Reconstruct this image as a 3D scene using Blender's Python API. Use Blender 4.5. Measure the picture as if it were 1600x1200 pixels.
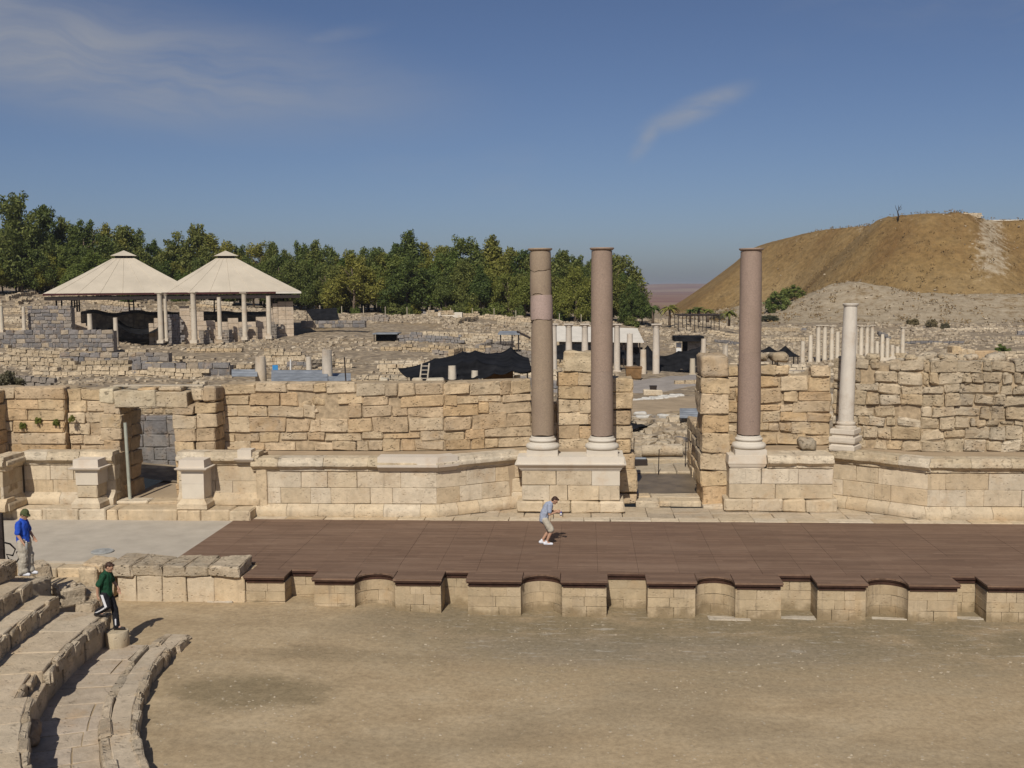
import bpy, bmesh, math, random
import numpy as np
from mathutils import Vector, Matrix, noise

# ------------------------------------------------------------------ reset
for o in list(bpy.data.objects):
    bpy.data.objects.remove(o, do_unlink=True)
scene = bpy.context.scene
COL = scene.collection
random.seed(11)
rng = np.random.default_rng(11)
R = math.radians

# ------------------------------------------------------------------ camera (stands high on the cavea, 9.6 m over the orchestra)
FPX = 1640.0
CAM_H = 9.6
yaw, pitch, roll = R(4.0), R(5.2), R(0.5)
FW = np.array([-math.sin(yaw)*math.cos(pitch), math.cos(yaw)*math.cos(pitch), -math.sin(pitch)])
_r0 = np.array([math.cos(yaw), math.sin(yaw), 0.0])
_u0 = np.cross(_r0, FW)
RT = _r0*math.cos(roll) - _u0*math.sin(roll)
UP = _u0*math.cos(roll) + _r0*math.sin(roll)
CAMP = np.array([0.0, 0.0, CAM_H])
cam_data = bpy.data.cameras.new('camera')
cam = bpy.data.objects.new('camera', cam_data)
COL.objects.link(cam)
scene.camera = cam
cam_data.sensor_width = 36.0
cam_data.lens = FPX/1600.0*36.0
cam_data.clip_start = 0.1
cam_data.clip_end = 20000.0
m = Matrix(((RT[0], UP[0], -FW[0], 0), (RT[1], UP[1], -FW[1], 0), (RT[2], UP[2], -FW[2], CAM_H), (0, 0, 0, 1)))
cam.matrix_world = m

def ray(px, py):
    return FW + RT*((px-800)/FPX) - UP*((py-600)/FPX)
def onz(px, py, z):
    d = ray(px, py); return CAMP + d*((z-CAM_H)/d[2])
def ony(px, py, Y):
    d = ray(px, py); return CAMP + d*(Y/d[1])

# ------------------------------------------------------------------ sun and sky
SUN_EL, SUN_AZ = R(43.0), R(187.0)          # azimuth clockwise from +Y
to_sun = Vector((math.sin(SUN_AZ)*math.cos(SUN_EL), math.cos(SUN_AZ)*math.cos(SUN_EL), math.sin(SUN_EL)))
sd = bpy.data.lights.new('sun', 'SUN')
sd.energy = 4.0
sd.angle = R(0.5)
sd.color = (1.0, 0.95, 0.87)
sun = bpy.data.objects.new('sun', sd)
COL.objects.link(sun)
sun.rotation_euler = to_sun.to_track_quat('Z', 'Y').to_euler()
sun.location = (-20, -60, 60)

world = bpy.data.worlds.new('World')
scene.world = world
world.use_nodes = True
wn = world.node_tree
for n in list(wn.nodes):
    wn.nodes.remove(n)

class NT:
    """small helper for wiring nodes"""
    def __init__(self, tree): self.t = tree
    def n(self, typ, **kw):
        nd = self.t.nodes.new(typ)
        for k, v in kw.items():
            if k.startswith('i_'):
                key = k[2:]
                key = int(key) if key.isdigit() else key.replace('_', ' ')
                nd.inputs[key].default_value = v
            else:
                setattr(nd, k, v)
        return nd
    def l(self, a, b): self.t.links.new(a, b)
    def put(self, sock, v):
        if isinstance(v, bpy.types.NodeSocket): self.l(v, sock)
        else: sock.default_value = v
    def math(self, op, a, b=None, c=None, clamp=False):
        nd = self.n('ShaderNodeMath', operation=op, use_clamp=clamp)
        for i, v in enumerate((a, b, c)):
            if v is not None: self.put(nd.inputs[i], v)
        return nd.outputs[0]
    def mix(self, f, a, b, mode='MIX'):
        nd = self.n('ShaderNodeMix', data_type='RGBA', blend_type=mode)
        self.put(nd.inputs[0], f)
        for s, v in ((nd.inputs[6], a), (nd.inputs[7], b)):
            if not isinstance(v, bpy.types.NodeSocket) and len(v) == 3: v = (*v, 1)
            self.put(s, v)
        return nd.outputs[2]
    def ramp(self, f, stops, interp='LINEAR'):
        nd = self.n('ShaderNodeValToRGB')
        cr = nd.color_ramp; cr.interpolation = interp
        while len(cr.elements) < len(stops): cr.elements.new(0.5)
        for e, (p, c) in zip(cr.elements, stops):
            e.position = p
            e.color = (c, c, c, 1) if isinstance(c, (int, float)) else (*c, 1)
        self.put(nd.inputs[0], f)
        return nd.outputs[0]
    def noise(self, vec, scale, detail=4, rough=0.55, dist=0.0):
        nd = self.n('ShaderNodeTexNoise')
        nd.inputs['Scale'].default_value = scale; nd.inputs['Detail'].default_value = detail
        nd.inputs['Roughness'].default_value = rough; nd.inputs['Distortion'].default_value = dist
        self.l(vec, nd.inputs['Vector'])
        return nd.outputs[0]
    def mapping(self, vec, loc=(0,0,0), rot=(0,0,0), scale=(1,1,1)):
        nd = self.n('ShaderNodeMapping')
        nd.inputs['Location'].default_value = loc; nd.inputs['Rotation'].default_value = rot; nd.inputs['Scale'].default_value = scale
        self.l(vec, nd.inputs['Vector'])
        return nd.outputs[0]
    def smooth(self, x, a, b):
        nd = self.n('ShaderNodeMapRange', interpolation_type='SMOOTHSTEP')
        self.put(nd.inputs[0], x)
        nd.inputs[1].default_value = a; nd.inputs[2].default_value = b
        return nd.outputs[0]

W = NT(wn)
sky = W.n('ShaderNodeTexSky', sky_type='NISHITA', sun_disc=False)
sky.sun_elevation = SUN_EL
sky.sun_rotation = SUN_AZ
sky.altitude = 0.0
sky.air_density = 0.75
sky.dust_density = 1.1
sky.ozone_density = 4.0
tc = W.n('ShaderNodeTexCoord')
sep = W.n('ShaderNodeSeparateXYZ'); W.l(tc.outputs['Generated'], sep.inputs[0])
az = W.math('ARCTAN2', sep.outputs[0], sep.outputs[1])
el = W.math('ARCSINE', sep.outputs[2])
cmb = W.n('ShaderNodeCombineXYZ'); W.l(az, cmb.inputs[0]); W.l(el, cmb.inputs[1])
ae = cmb.outputs[0]
# thin cirrus, streaks drawn out along the wind
warp = W.noise(W.mapping(ae, scale=(5, 5, 1)), 1.0, 3)
wv = W.n('ShaderNodeVectorMath', operation='MULTIPLY_ADD'); W.l(ae, wv.inputs[0]); wv.inputs[1].default_value = (1, 1, 1)
wsc = W.n('ShaderNodeVectorMath', operation='SCALE'); wsc.inputs['Scale'].default_value = 0.10
wc = W.n('ShaderNodeCombineXYZ'); W.l(warp, wc.inputs[0]); W.l(warp, wc.inputs[1])
W.l(wc.outputs[0], wsc.inputs[0]); W.l(wsc.outputs[0], wv.inputs[2])
st = W.noise(W.mapping(wv.outputs[0], rot=(0, 0, R(-6)), scale=(4, 34, 1)), 1.0, 9, 0.66)
st2 = W.noise(W.mapping(wv.outputs[0], rot=(0, 0, R(24)), scale=(9, 34, 1)), 1.0, 6, 0.62)
broad = W.noise(W.mapping(ae, loc=(1.3, 0.2, 0), scale=(2.2, 5.5, 1)), 1.0, 4, 0.55)
gen = W.math('MULTIPLY', W.smooth(broad, 0.50, 0.78), W.smooth(st, 0.30, 0.75))
def blob(cu, cv, su, sv, rot):
    """soft elongated patch of cirrus at an azimuth/elevation"""
    mp = W.mapping(ae, loc=(0, 0, 0))
    sub = W.n('ShaderNodeVectorMath', operation='SUBTRACT'); W.l(mp, sub.inputs[0]); sub.inputs[1].default_value = (cu, cv, 0)
    ro = W.n('ShaderNodeVectorRotate', rotation_type='Z_AXIS'); W.l(sub.outputs[0], ro.inputs['Vector']); ro.inputs['Angle'].default_value = rot
    dv = W.n('ShaderNodeVectorMath', operation='DIVIDE'); W.l(ro.outputs[0], dv.inputs[0]); dv.inputs[1].default_value = (su, sv, 1)
    ln = W.n('ShaderNodeVectorMath', operation='LENGTH'); W.l(dv.outputs[0], ln.inputs[0])
    return W.math('SUBTRACT', 1.0, W.smooth(ln.outputs['Value'], 0.0, 1.0))
def az_of(px): return math.atan((px-800)/FPX) - yaw
def el_of(py): return math.atan((449-py)/FPX)
b1 = blob(az_of(120), el_of(115), 0.44, 0.075, R(5))
b1b = blob(az_of(-60), el_of(70), 0.22, 0.085, R(18))
b2 = blob(az_of(1085), el_of(182), 0.068, 0.017, R(-20))
b3 = blob(az_of(1012), el_of(222), 0.036, 0.012, R(-52))
b4 = blob(az_of(520), el_of(72), 0.075, 0.013, R(-12))
left = W.math('MULTIPLY', W.math('MAXIMUM', b1, b1b), W.smooth(st, 0.05, 0.75))
left = W.math('MULTIPLY', left, 0.95)
wisp = W.math('MULTIPLY', W.math('MAXIMUM', W.math('MAXIMUM', b2, W.math('MULTIPLY', b3, 0.6)), W.math('MULTIPLY', b4, 0.35)), W.smooth(st2, 0.15, 0.7))
wisp = W.math('MULTIPLY', wisp, 1.0)
ca = W.math('MAXIMUM', W.math('MAXIMUM', left, wisp), W.math('MULTIPLY', gen, 0.35))
above = W.smooth(el, 0.0, 0.10)
ca = W.math('MULTIPLY', W.math('MULTIPLY', ca, above), 0.85, clamp=True)
SKY_STR = 0.062
cloudcol = (2.6/SKY_STR*0.13, 2.65/SKY_STR*0.13, 2.8/SKY_STR*0.13)
skymix = W.mix(ca, W.mix(1.0, sky.outputs[0], (1.0, 0.965, 1.03), 'MULTIPLY'), cloudcol)
bg = W.n('ShaderNodeBackground'); W.l(skymix, bg.inputs[0]); bg.inputs[1].default_value = SKY_STR
wo = W.n('ShaderNodeOutputWorld'); W.l(bg.outputs[0], wo.inputs[0])

scene.view_settings.view_transform = 'Standard'
scene.view_settings.look = 'None'
scene.view_settings.gamma = 1.0
scene.view_settings.use_curve_mapping = False
scene.view_settings.exposure = 0.0
scene.render.engine = 'CYCLES'
scene.cycles.max_bounces = 6

# ------------------------------------------------------------------ object helpers
WLOC = {}
def _w(o): return WLOC.get(o.name, Vector((0, 0, 0)))
def thing(name, loc, label, cat, group=None, kind=None):
    o = bpy.data.objects.new(name, None)
    o.empty_display_size = 0.3
    COL.objects.link(o)
    o.location = loc
    WLOC[o.name] = Vector(loc)
    o['label'] = label; o['category'] = cat
    if group: o['group'] = group
    if kind: o['kind'] = kind
    return o
def tag(o, label, cat, group=None):
    o['label'] = label; o['category'] = cat
    if group: o['group'] = group
    return o
def struct(o, label=None):
    o['kind'] = 'structure'
    return o
def link(name, mesh, mat, loc=(0, 0, 0), rz=0.0, parent=None, color=None, rot=None, scale=None):
    o = bpy.data.objects.new(name, mesh)
    COL.objects.link(o)
    if mat is not None and not mesh.materials:
        mesh.materials.append(mat)
    loc = Vector(loc)
    WLOC[o.name] = loc.copy()
    if parent is not None:
        o.parent = parent
        loc = loc - _w(parent)
    o.location = loc
    o.rotation_euler = rot if rot else (0, 0, rz)
    if scale: o.scale = scale
    if color is not None: o.color = (*color, 1)
    return o
def mesh(verts, faces, smooth=False, name='m'):
    me = bpy.data.meshes.new(name)
    me.from_pydata([tuple(v) for v in verts], [], faces)
    if smooth:
        me.polygons.foreach_set('use_smooth', [True]*len(me.polygons))
    me.update()
    return me
class MB:
    """collects several solids into one mesh"""
    def __init__(self): self.v = []; self.f = []
    def add(self, v, f):
        n = len(self.v); self.v += [tuple(p) for p in v]; self.f += [tuple(i+n for i in q) for q in f]; return self
    def box(self, x0, x1, y0, y1, z0, z1):
        v = [(x0,y0,z0),(x1,y0,z0),(x1,y1,z0),(x0,y1,z0),(x0,y0,z1),(x1,y0,z1),(x1,y1,z1),(x0,y1,z1)]
        return self.add(v, [(0,3,2,1),(4,5,6,7),(0,1,5,4),(1,2,6,5),(2,3,7,6),(3,0,4,7)])
    def tube(self, pts, r, n=8, cap=True):
        pts = [Vector(p) for p in pts]
        rs = r if isinstance(r, (list, tuple)) else [r]*len(pts)
        v = []; f = []
        for i, p in enumerate(pts):
            a = pts[max(i-1, 0)]; b = pts[min(i+1, len(pts)-1)]
            d = (b-a).normalized()
            u = d.cross(Vector((0, 0, 1)) if abs(d.z) < 0.95 else Vector((1, 0, 0))).normalized(); w = d.cross(u)
            for k in range(n):
                t = 2*math.pi*k/n
                v.append(p + (u*math.cos(t) + w*math.sin(t))*rs[i])
        for i in range(len(pts)-1):
            for k in range(n):
                f.append((i*n+k, i*n+(k+1) % n, (i+1)*n+(k+1) % n, (i+1)*n+k))
        if cap:
            f.append(tuple(range(n-1, -1, -1))); f.append(tuple((len(pts)-1)*n+k for k in range(n)))
        return self.add(v, [tuple(reversed(q)) for q in f])
    def prism(self, outline, z0, z1):
        n = len(outline)
        v = [(x, y, z0) for x, y in outline] + [(x, y, z1) for x, y in outline]
        f = [tuple(range(n-1, -1, -1)), tuple(range(n, 2*n))] + [(i, (i+1) % n, n+(i+1) % n, n+i) for i in range(n)]
        return self.add(v, f)
    def mesh(self, smooth=False): return mesh(self.v, self.f, smooth)
def lathe(profile, n=24, jag=None):
    """profile: list of (radius, z)"""
    v = []; f = []
    for r, z in profile:
        for k in range(n):
            t = 2*math.pi*k/n
            v.append((r*math.cos(t), r*math.sin(t), z))
    for i in range(len(profile)-1):
        for k in range(n):
            f.append((i*n+k, i*n+(k+1) % n, (i+1)*n+(k+1) % n, (i+1)*n+k))
    f.append(tuple(range(n-1, -1, -1))); f.append(tuple((len(profile)-1)*n+k for k in range(n)))
    return v, f
def lathe_mesh(profile, n=24):
    v, f = lathe(profile, n)
    me = mesh(v, f)
    me.polygons.foreach_set('use_smooth', [True]*(len(f)-2)+[False]*2)
    me.set_sharp_from_angle(angle=R(40))
    return me
def rect_stack(w, d, prof):
    """rectangular 'lathe': prof = list of (z, offset); centred on origin"""
    v = []; f = []
    for z, o in prof:
        v += [(-w/2-o, -d/2-o, z), (w/2+o, -d/2-o, z), (w/2+o, d/2+o, z), (-w/2-o, d/2+o, z)]
    for i in range(len(prof)-1):
        for k in range(4):
            f.append((i*4+k, i*4+(k+1) % 4, (i+1)*4+(k+1) % 4, (i+1)*4+k))
    f.append((3, 2, 1, 0)); f.append(tuple((len(prof)-1)*4+k for k in range(4)))
    return v, f

# ------------------------------------------------------------------ materials
def newmat(name):
    mt = bpy.data.materials.new(name); mt.use_nodes = True
    t = mt.node_tree
    for n in list(t.nodes): t.nodes.remove(n)
    T = NT(t)
    b = T.n('ShaderNodeBsdfPrincipled')
    o = T.n('ShaderNodeOutputMaterial'); T.l(b.outputs[0], o.inputs[0])
    b.inputs['Specular IOR Level'].default_value = 0.2
    return mt, T, b
def bump(T, b, h, strength=0.4, dist=0.02):
    bp = T.n('ShaderNodeBump'); bp.inputs['Strength'].default_value = strength; bp.inputs['Distance'].default_value = dist
    T.l(h, bp.inputs['Height']); T.l(bp.outputs[0], b.inputs['Normal'])
def plain(name, col, rough=0.7, var=0.12, scale=8.0, spec=0.2, metal=0.0):
    mt, T, b = newmat(name)
    g = T.n('ShaderNodeNewGeometry')
    n = T.noise(g.outputs['Position'], scale, 5)
    k = T.ramp(n, [(0.3, 1-var), (0.7, 1+var)])
    c = T.mix(1.0, (*col,), k, 'MULTIPLY')
    T.l(c, b.inputs['Base Color'])
    b.inputs['Roughness'].default_value = rough; b.inputs['Specular IOR Level'].default_value = spec; b.inputs['Metallic'].default_value = metal
    return mt
def stone_mat(name, pit=0.5, weather=0.5, bumps=0.5, mott=0.22, sc=1.0, wcol=(0.30, 0.265, 0.21), stain=0.0, damp=None):
    """colour comes from each object's own colour; grain, pits and grey weathering from noise"""
    mt, T, b = newmat(name)
    oi = T.n('ShaderNodeObjectInfo')
    g = T.n('ShaderNodeNewGeometry'); P = g.outputs['Position']
    n1 = T.noise(P, 2.3*sc, 6, 0.6)
    n2 = T.noise(P, 8*sc, 6, 0.72)
    n3 = T.noise(P, 0.55*sc, 4, 0.6)
    k = T.math('ADD', T.math('MULTIPLY', T.math('SUBTRACT', n1, 0.5), mott*3), T.math('MULTIPLY', T.math('SUBTRACT', n2, 0.5), mott*2.2))
    k = T.math('ADD', k, 1.0)
    kc = T.n('ShaderNodeCombineColor'); [T.l(k, kc.inputs[i]) for i in range(3)]
    c = T.mix(1.0, oi.outputs['Color'], kc.outputs[0], 'MULTIPLY')
    warm = T.smooth(T.noise(P, 1.1*sc, 5, 0.6), 0.52, 0.72)
    c = T.mix(T.math('MULTIPLY', warm, 0.30), c, (0.46, 0.27, 0.11))
    wmask = T.math('MULTIPLY', T.smooth(n3, 0.50, 0.66), T.smooth(n1, 0.35, 0.6))
    c = T.mix(T.math('MULTIPLY', wmask, weather), c, wcol)
    vor = T.n('ShaderNodeTexVoronoi'); vor.inputs['Scale'].default_value = 8*sc; T.l(T.mapping(P, scale=(1, 1, 1.25)), vor.inputs['Vector'])
    pits = T.math('MULTIPLY', T.math('SUBTRACT', 1.0, T.smooth(vor.outputs[0], 0.10, 0.32)), T.smooth(T.noise(P, 2.2*sc, 5), 0.46, 0.60))
    c = T.mix(T.math('MULTIPLY', pits, pit*0.5), c, (0.14, 0.10, 0.065))
    drk = T.math('MULTIPLY', T.smooth(T.noise(P, 0.9*sc, 7, 0.72), 0.50, 0.68), T.smooth(n2, 0.3, 0.6))
    c = T.mix(T.math('MULTIPLY', drk, weather*0.9), c, (0.275, 0.195, 0.115))
    crk = T.noise(T.mapping(P, scale=(1.0, 1.0, 2.2)), 3.6*sc, 7, 0.75, 0.6)
    crv = T.math('SUBTRACT', 1.0, T.smooth(crk, 0.30, 0.42))
    c = T.mix(T.math('MULTIPLY', crv, pit), c, (0.15, 0.105, 0.065))
    if stain:
        drip = T.noise(T.mapping(P, scale=(5, 5, 0.5)), 1.0, 5, 0.6)
        c = T.mix(T.math('MULTIPLY', T.smooth(drip, 0.55, 0.75), stain), c, (0.19, 0.15, 0.11))
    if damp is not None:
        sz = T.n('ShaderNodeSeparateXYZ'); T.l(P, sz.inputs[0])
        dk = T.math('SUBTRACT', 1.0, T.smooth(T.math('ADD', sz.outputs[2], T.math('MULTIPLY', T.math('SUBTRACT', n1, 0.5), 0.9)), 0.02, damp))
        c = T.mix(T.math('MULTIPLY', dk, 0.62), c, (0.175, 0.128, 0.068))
    T.l(c, b.inputs['Base Color'])
    b.inputs['Roughness'].default_value = 0.92
    b.inputs['Specular IOR Level'].default_value = 0.08
    h = T.math('SUBTRACT', T.math('ADD', T.math('MULTIPLY', n2, 0.6), T.math('MULTIPLY', T.noise(P, 34*sc, 4, 0.7), 0.3)), T.math('ADD', T.math('MULTIPLY', pits, 0.8), T.math('MULTIPLY', crv, 0.7)))
    bump(T, b, h, min(1.0, bumps), 0.09)
    return mt
M = {}
M['lime'] = stone_mat('limestone_old', 0.65, 0.50, 0.75, 0.34, stain=0.22)
M['lime_rough'] = stone_mat('limestone_rough', 0.8, 0.62, 1.0, 0.36, stain=0.15)
M['ashlar'] = stone_mat('limestone_ashlar', 0.45, 0.32, 0.45, 0.22, stain=0.40)
M['new'] = stone_mat('limestone_restored', 0.0, 0.08, 0.12, 0.06)
M['basalt'] = stone_mat('basalt', 0.5, 0.3, 0.7, 0.25, wcol=(0.33, 0.29, 0.25))
M['marble'] = stone_mat('marble_column', 0.10, 0.30, 0.2, 0.10, wcol=(0.45, 0.40, 0.33), stain=0.25)
# granite
mt, T, b = newmat('red_granite'); M['granite'] = mt
oi = T.n('ShaderNodeObjectInfo')
g = T.n('ShaderNodeNewGeometry'); P = g.outputs['Position']
vr = T.n('ShaderNodeTexVoronoi'); vr.inputs['Scale'].default_value = 26; T.l(P, vr.inputs['Vector'])
sp = T.ramp(vr.outputs['Color'], [(0.2, 0.92), (0.8, 1.08)])
c = T.mix(1.0, oi.outputs['Color'], sp, 'MULTIPLY')
c = T.mix(T.math('MULTIPLY', T.smooth(T.noise(T.mapping(P, scale=(1, 1, 0.5)), 1.3, 5), 0.45, 0.7), 0.45), c, (0.225, 0.165, 0.12))
c = T.mix(T.math('MULTIPLY', T.smooth(T.noise(P, 5.0, 4), 0.64, 0.72), 0.4), c, (0.13, 0.10, 0.085))
T.l(c, b.inputs['Base Color']); b.inputs['Roughness'].default_value = 0.65
bump(T, b, T.noise(P, 40, 4), 0.15, 0.01)
# deck boards (grain along X, plank joints every 12 cm)
mt, T, b = newmat('stage_boards'); M['deck'] = mt
oi = T.n('ShaderNodeObjectInfo')
g = T.n('ShaderNodeNewGeometry'); P = g.outputs['Position']
gr = T.noise(T.mapping(P, scale=(2.2, 26, 1)), 1.0, 7, 0.78)
sp = T.n('ShaderNodeSeparateXYZ'); T.l(P, sp.inputs[0])
pl = T.math('FLOOR', T.math('MULTIPLY', sp.outputs[1], 8.0))
pb = T.math('FLOOR', T.math('MULTIPLY', T.math('ADD', sp.outputs[0], T.math('MULTIPLY', pl, 0.73)), 0.45))
wn_ = T.n('ShaderNodeTexWhiteNoise', noise_dimensions='2D'); cc = T.n('ShaderNodeCombineXYZ'); T.l(pl, cc.inputs[0]); T.l(pb, cc.inputs[1]); T.l(cc.outputs[0], wn_.inputs['Vector'])
base = T.ramp(T.math('ADD', T.math('MULTIPLY', gr, 0.75), T.math('MULTIPLY', wn_.outputs[0], 0.20)), [(0.22, (0.108, 0.068, 0.046)), (0.5, (0.178, 0.110, 0.072)), (0.80, (0.285, 0.190, 0.125))])
rr = T.ramp(oi.outputs['Random'], [(0, 0.95), (1, 1.05)])
flk = T.smooth(T.noise(T.mapping(P, scale=(3.5, 24, 1)), 1.0, 5, 0.7), 0.60, 0.72)
base = T.mix(T.math('MULTIPLY', flk, 0.45), base, (0.27, 0.19, 0.135))
base = T.mix(1.0, base, rr, 'MULTIPLY')
dust = T.smooth(T.noise(T.mapping(P, scale=(0.25, 0.9, 1)), 1.0, 5), 0.45, 0.75)
base = T.mix(T.math('MULTIPLY', dust, 0.35), base, (0.30, 0.205, 0.14))
fr = T.math('FRACT', T.math('MULTIPLY', sp.outputs[1], 8.0))
jn = T.math('SUBTRACT', 1.0, T.smooth(T.math('ABSOLUTE', T.math('SUBTRACT', fr, 0.5)), 0.40, 0.46))
base = T.mix(T.math('MULTIPLY', T.math('SUBTRACT', 1.0, jn), 0.45), base, (0.05, 0.032, 0.022))
T.l(base, b.inputs['Base Color']); b.inputs['Roughness'].default_value = 0.75
bump(T, b, T.math('ADD', jn, T.math('MULTIPLY', gr, 0.5)), 0.3, 0.008)
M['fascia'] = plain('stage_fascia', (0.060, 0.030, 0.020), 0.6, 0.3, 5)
# orchestra dirt
mt, T, b = newmat('orchestra_earth'); M['orch'] = mt
g = T.n('ShaderNodeNewGeometry'); P = g.outputs['Position']
big = T.noise(T.mapping(P, loc=(3.1, 7.7, 0), scale=(0.13, 0.22, 1)), 1.0, 5, 0.6)
mid = T.noise(T.mapping(P, scale=(0.5, 0.9, 1)), 1.0, 6, 0.62)
fine = T.noise(P, 6.5, 8, 0.8)
base = T.ramp(mid, [(0.30, (0.330, 0.245, 0.145)), (0.52, (0.395, 0.300, 0.182)), (0.75, (0.440, 0.345, 0.220))])
spx = T.n('ShaderNodeSeparateXYZ'); T.l(P, spx.inputs[0])
# silt left by rain along the foot of the stage, and two dried puddles
sidef = T.smooth(T.math('ADD', spx.outputs[1], T.math('MULTIPLY', T.math('SUBTRACT', mid, 0.5), 5.0)), 23.5, 29.0)
rightf = T.smooth(T.math('ADD', spx.outputs[0], T.math('MULTIPLY', T.math('SUBTRACT', big, 0.5), 9.0)), -8.0, -1.5)
silt = T.math('MULTIPLY', T.math('MULTIPLY', sidef, rightf), T.smooth(mid, 0.25, 0.55))
base = T.mix(T.math('MULTIPLY', silt, 0.80), base, (0.185, 0.148, 0.088))
base = T.mix(T.math('MULTIPLY', T.smooth(big, 0.48, 0.68), 0.5), base, (0.245, 0.195, 0.125))
def puddle(cx, cy, rx, ry, a, col):
    global base
    d = T.n('ShaderNodeVectorMath', operation='SUBTRACT'); T.l(P, d.inputs[0]); d.inputs[1].default_value = (cx, cy, 0)
    dd = T.n('ShaderNodeVectorMath', operation='DIVIDE'); T.l(d.outputs[0], dd.inputs[0]); dd.inputs[1].default_value = (rx, ry, 1000)
    ln = T.n('ShaderNodeVectorMath', operation='LENGTH'); T.l(dd.outputs[0], ln.inputs[0])
    q = T.math('ADD', ln.outputs['Value'], T.math('MULTIPLY', T.math('SUBTRACT', mid, 0.5), 1.6))
    msk = T.math('SUBTRACT', 1.0, T.smooth(q, 0.35, 1.05))
    base = T.mix(T.math('MULTIPLY', msk, a), base, col)
puddle(-7.9, 23.4, 2.5, 1.7, 0.6, (0.165, 0.132, 0.076))
puddle(2.0, 27.2, 7.5, 1.5, 0.45, (0.235, 0.20, 0.145))
puddle(-6.0, 26.2, 2.6, 0.7, 0.35, (0.19, 0.15, 0.09))
salt = T.math('MULTIPLY', T.smooth(T.noise(T.mapping(P, scale=(1.2, 4.5, 1)), 1.0, 8, 0.78), 0.54, 0.66), T.math('MULTIPLY', T.smooth(spx.outputs[1], 24.6, 27.5), T.smooth(spx.outputs[0], -6.0, -2.0)))
base = T.mix(T.math('MULTIPLY', salt, 0.75), base, (0.44, 0.395, 0.32))
k = T.ramp(fine, [(0.33, 0.74), (0.5, 1.0), (0.68, 1.24)])
base = T.mix(1.0, base, k, 'MULTIPLY')
vo = T.n('ShaderNodeTexVoronoi'); vo.inputs['Scale'].default_value = 5.0; T.l(P, vo.inputs['Vector'])
gravel = T.math('MULTIPLY', T.math('SUBTRACT', 1.0, T.smooth(vo.outputs[0], 0.10, 0.20)), T.smooth(T.noise(P, 1.3, 5, 0.7), 0.44, 0.60))
base = T.mix(T.math('MULTIPLY', gravel, 0.6), base, (0.50, 0.43, 0.32))
T.l(base, b.inputs['Base Color']); b.inputs['Roughness'].default_value = 0.95; b.inputs['Specular IOR Level'].default_value = 0.05
bump(T, b, T.math('ADD', fine, T.math('MULTIPLY', gravel, 0.6)), 0.35, 0.03)
# field of ruins behind the stage
mt, T, b = newmat('site_earth'); M['earth'] = mt
g = T.n('ShaderNodeNewGeometry'); P = g.outputs['Position']
n1 = T.noise(T.mapping(P, scale=(0.06, 0.10, 0.3)), 1.0, 7, 0.62)
n2 = T.noise(P, 0.7, 7, 0.7)
base = T.ramp(n2, [(0.28, (0.16, 0.125, 0.085)), (0.5, (0.34, 0.265, 0.175)), (0.72, (0.47, 0.39, 0.285))])
base = T.mix(T.math('MULTIPLY', T.smooth(n1, 0.50, 0.66), 0.55), base, (0.36, 0.255, 0.135))
vo = T.n('ShaderNodeTexVoronoi'); vo.inputs['Scale'].default_value = 1.6; T.l(P, vo.inputs['Vector'])
base = T.mix(T.math('MULTIPLY', T.smooth(vo.outputs[0], 0.35, 0.62), 0.55), base, (0.13, 0.105, 0.08))
T.l(base, b.inputs['Base Color']); b.inputs['Roughness'].default_value = 0.95; b.inputs['Specular IOR Level'].default_value = 0.05
bump(T, b, T.math('SUBTRACT', n2, vo.outputs[0]), 0.6, 0.15)
# loose rubble, coloured by position
mt, T, b = newmat('rubble'); M['rubble'] = mt
g = T.n('ShaderNodeNewGeometry'); P = g.outputs['Position']
n1 = T.noise(P, 0.9, 4, 0.6); n2 = T.noise(P, 6.0, 5, 0.6)
base = T.ramp(n1, [(0.30, (0.15, 0.14, 0.135)), (0.42, (0.34, 0.27, 0.185)), (0.58, (0.45, 0.37, 0.26)), (0.75, (0.56, 0.48, 0.36))])
base = T.mix(1.0, base, T.ramp(n2, [(0.3, 0.75), (0.7, 1.2)]), 'MULTIPLY')
T.l(base, b.inputs['Base Color']); b.inputs['Roughness'].default_value = 0.95; b.inputs['Specular IOR Level'].default_value = 0.05
bump(T, b, n2, 0.5, 0.05)
# dry grass mound with pale scree
mt, T, b = newmat('dry_hillside'); M['hill'] = mt
g = T.n('ShaderNodeNewGeometry'); P = g.outputs['Position']
sp = T.n('ShaderNodeSeparateXYZ'); T.l(P, sp.inputs[0])
n1 = T.noise(T.mapping(P, scale=(0.04, 0.04, 0.02)), 1.0, 6, 0.62)
n2 = T.noise(P, 0.55, 7, 0.72)
base = T.ramp(n1, [(0.30, (0.185, 0.108, 0.042)), (0.50, (0.250, 0.162, 0.066)), (0.70, (0.300, 0.208, 0.098))])
base = T.mix(T.math('MULTIPLY', T.smooth(T.noise(T.mapping(P, scale=(0.3, 0.3, 0.05)), 1.0, 6, 0.7), 0.48, 0.7), 0.4), base, (0.175, 0.125, 0.062))
base = T.mix(1.0, base, T.ramp(n2, [(0.3, 0.68), (0.7, 1.28)]), 'MULTIPLY')
at = T.n('ShaderNodeAttribute', attribute_name='pale')
pal = T.math('ADD', at.outputs['Fac'], T.math('MULTIPLY', T.math('SUBTRACT', n2, 0.5), 1.5))
base = T.mix(T.smooth(pal, 0.35, 0.75), base, T.ramp(n2, [(0.35, (0.29, 0.225, 0.145)), (0.65, (0.42, 0.345, 0.24))]))
T.l(base, b.inputs['Base Color']); b.inputs['Roughness'].default_value = 0.95; b.inputs['Specular IOR Level'].default_value = 0.03
bump(T, b, n2, 0.8, 1.0)
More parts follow.
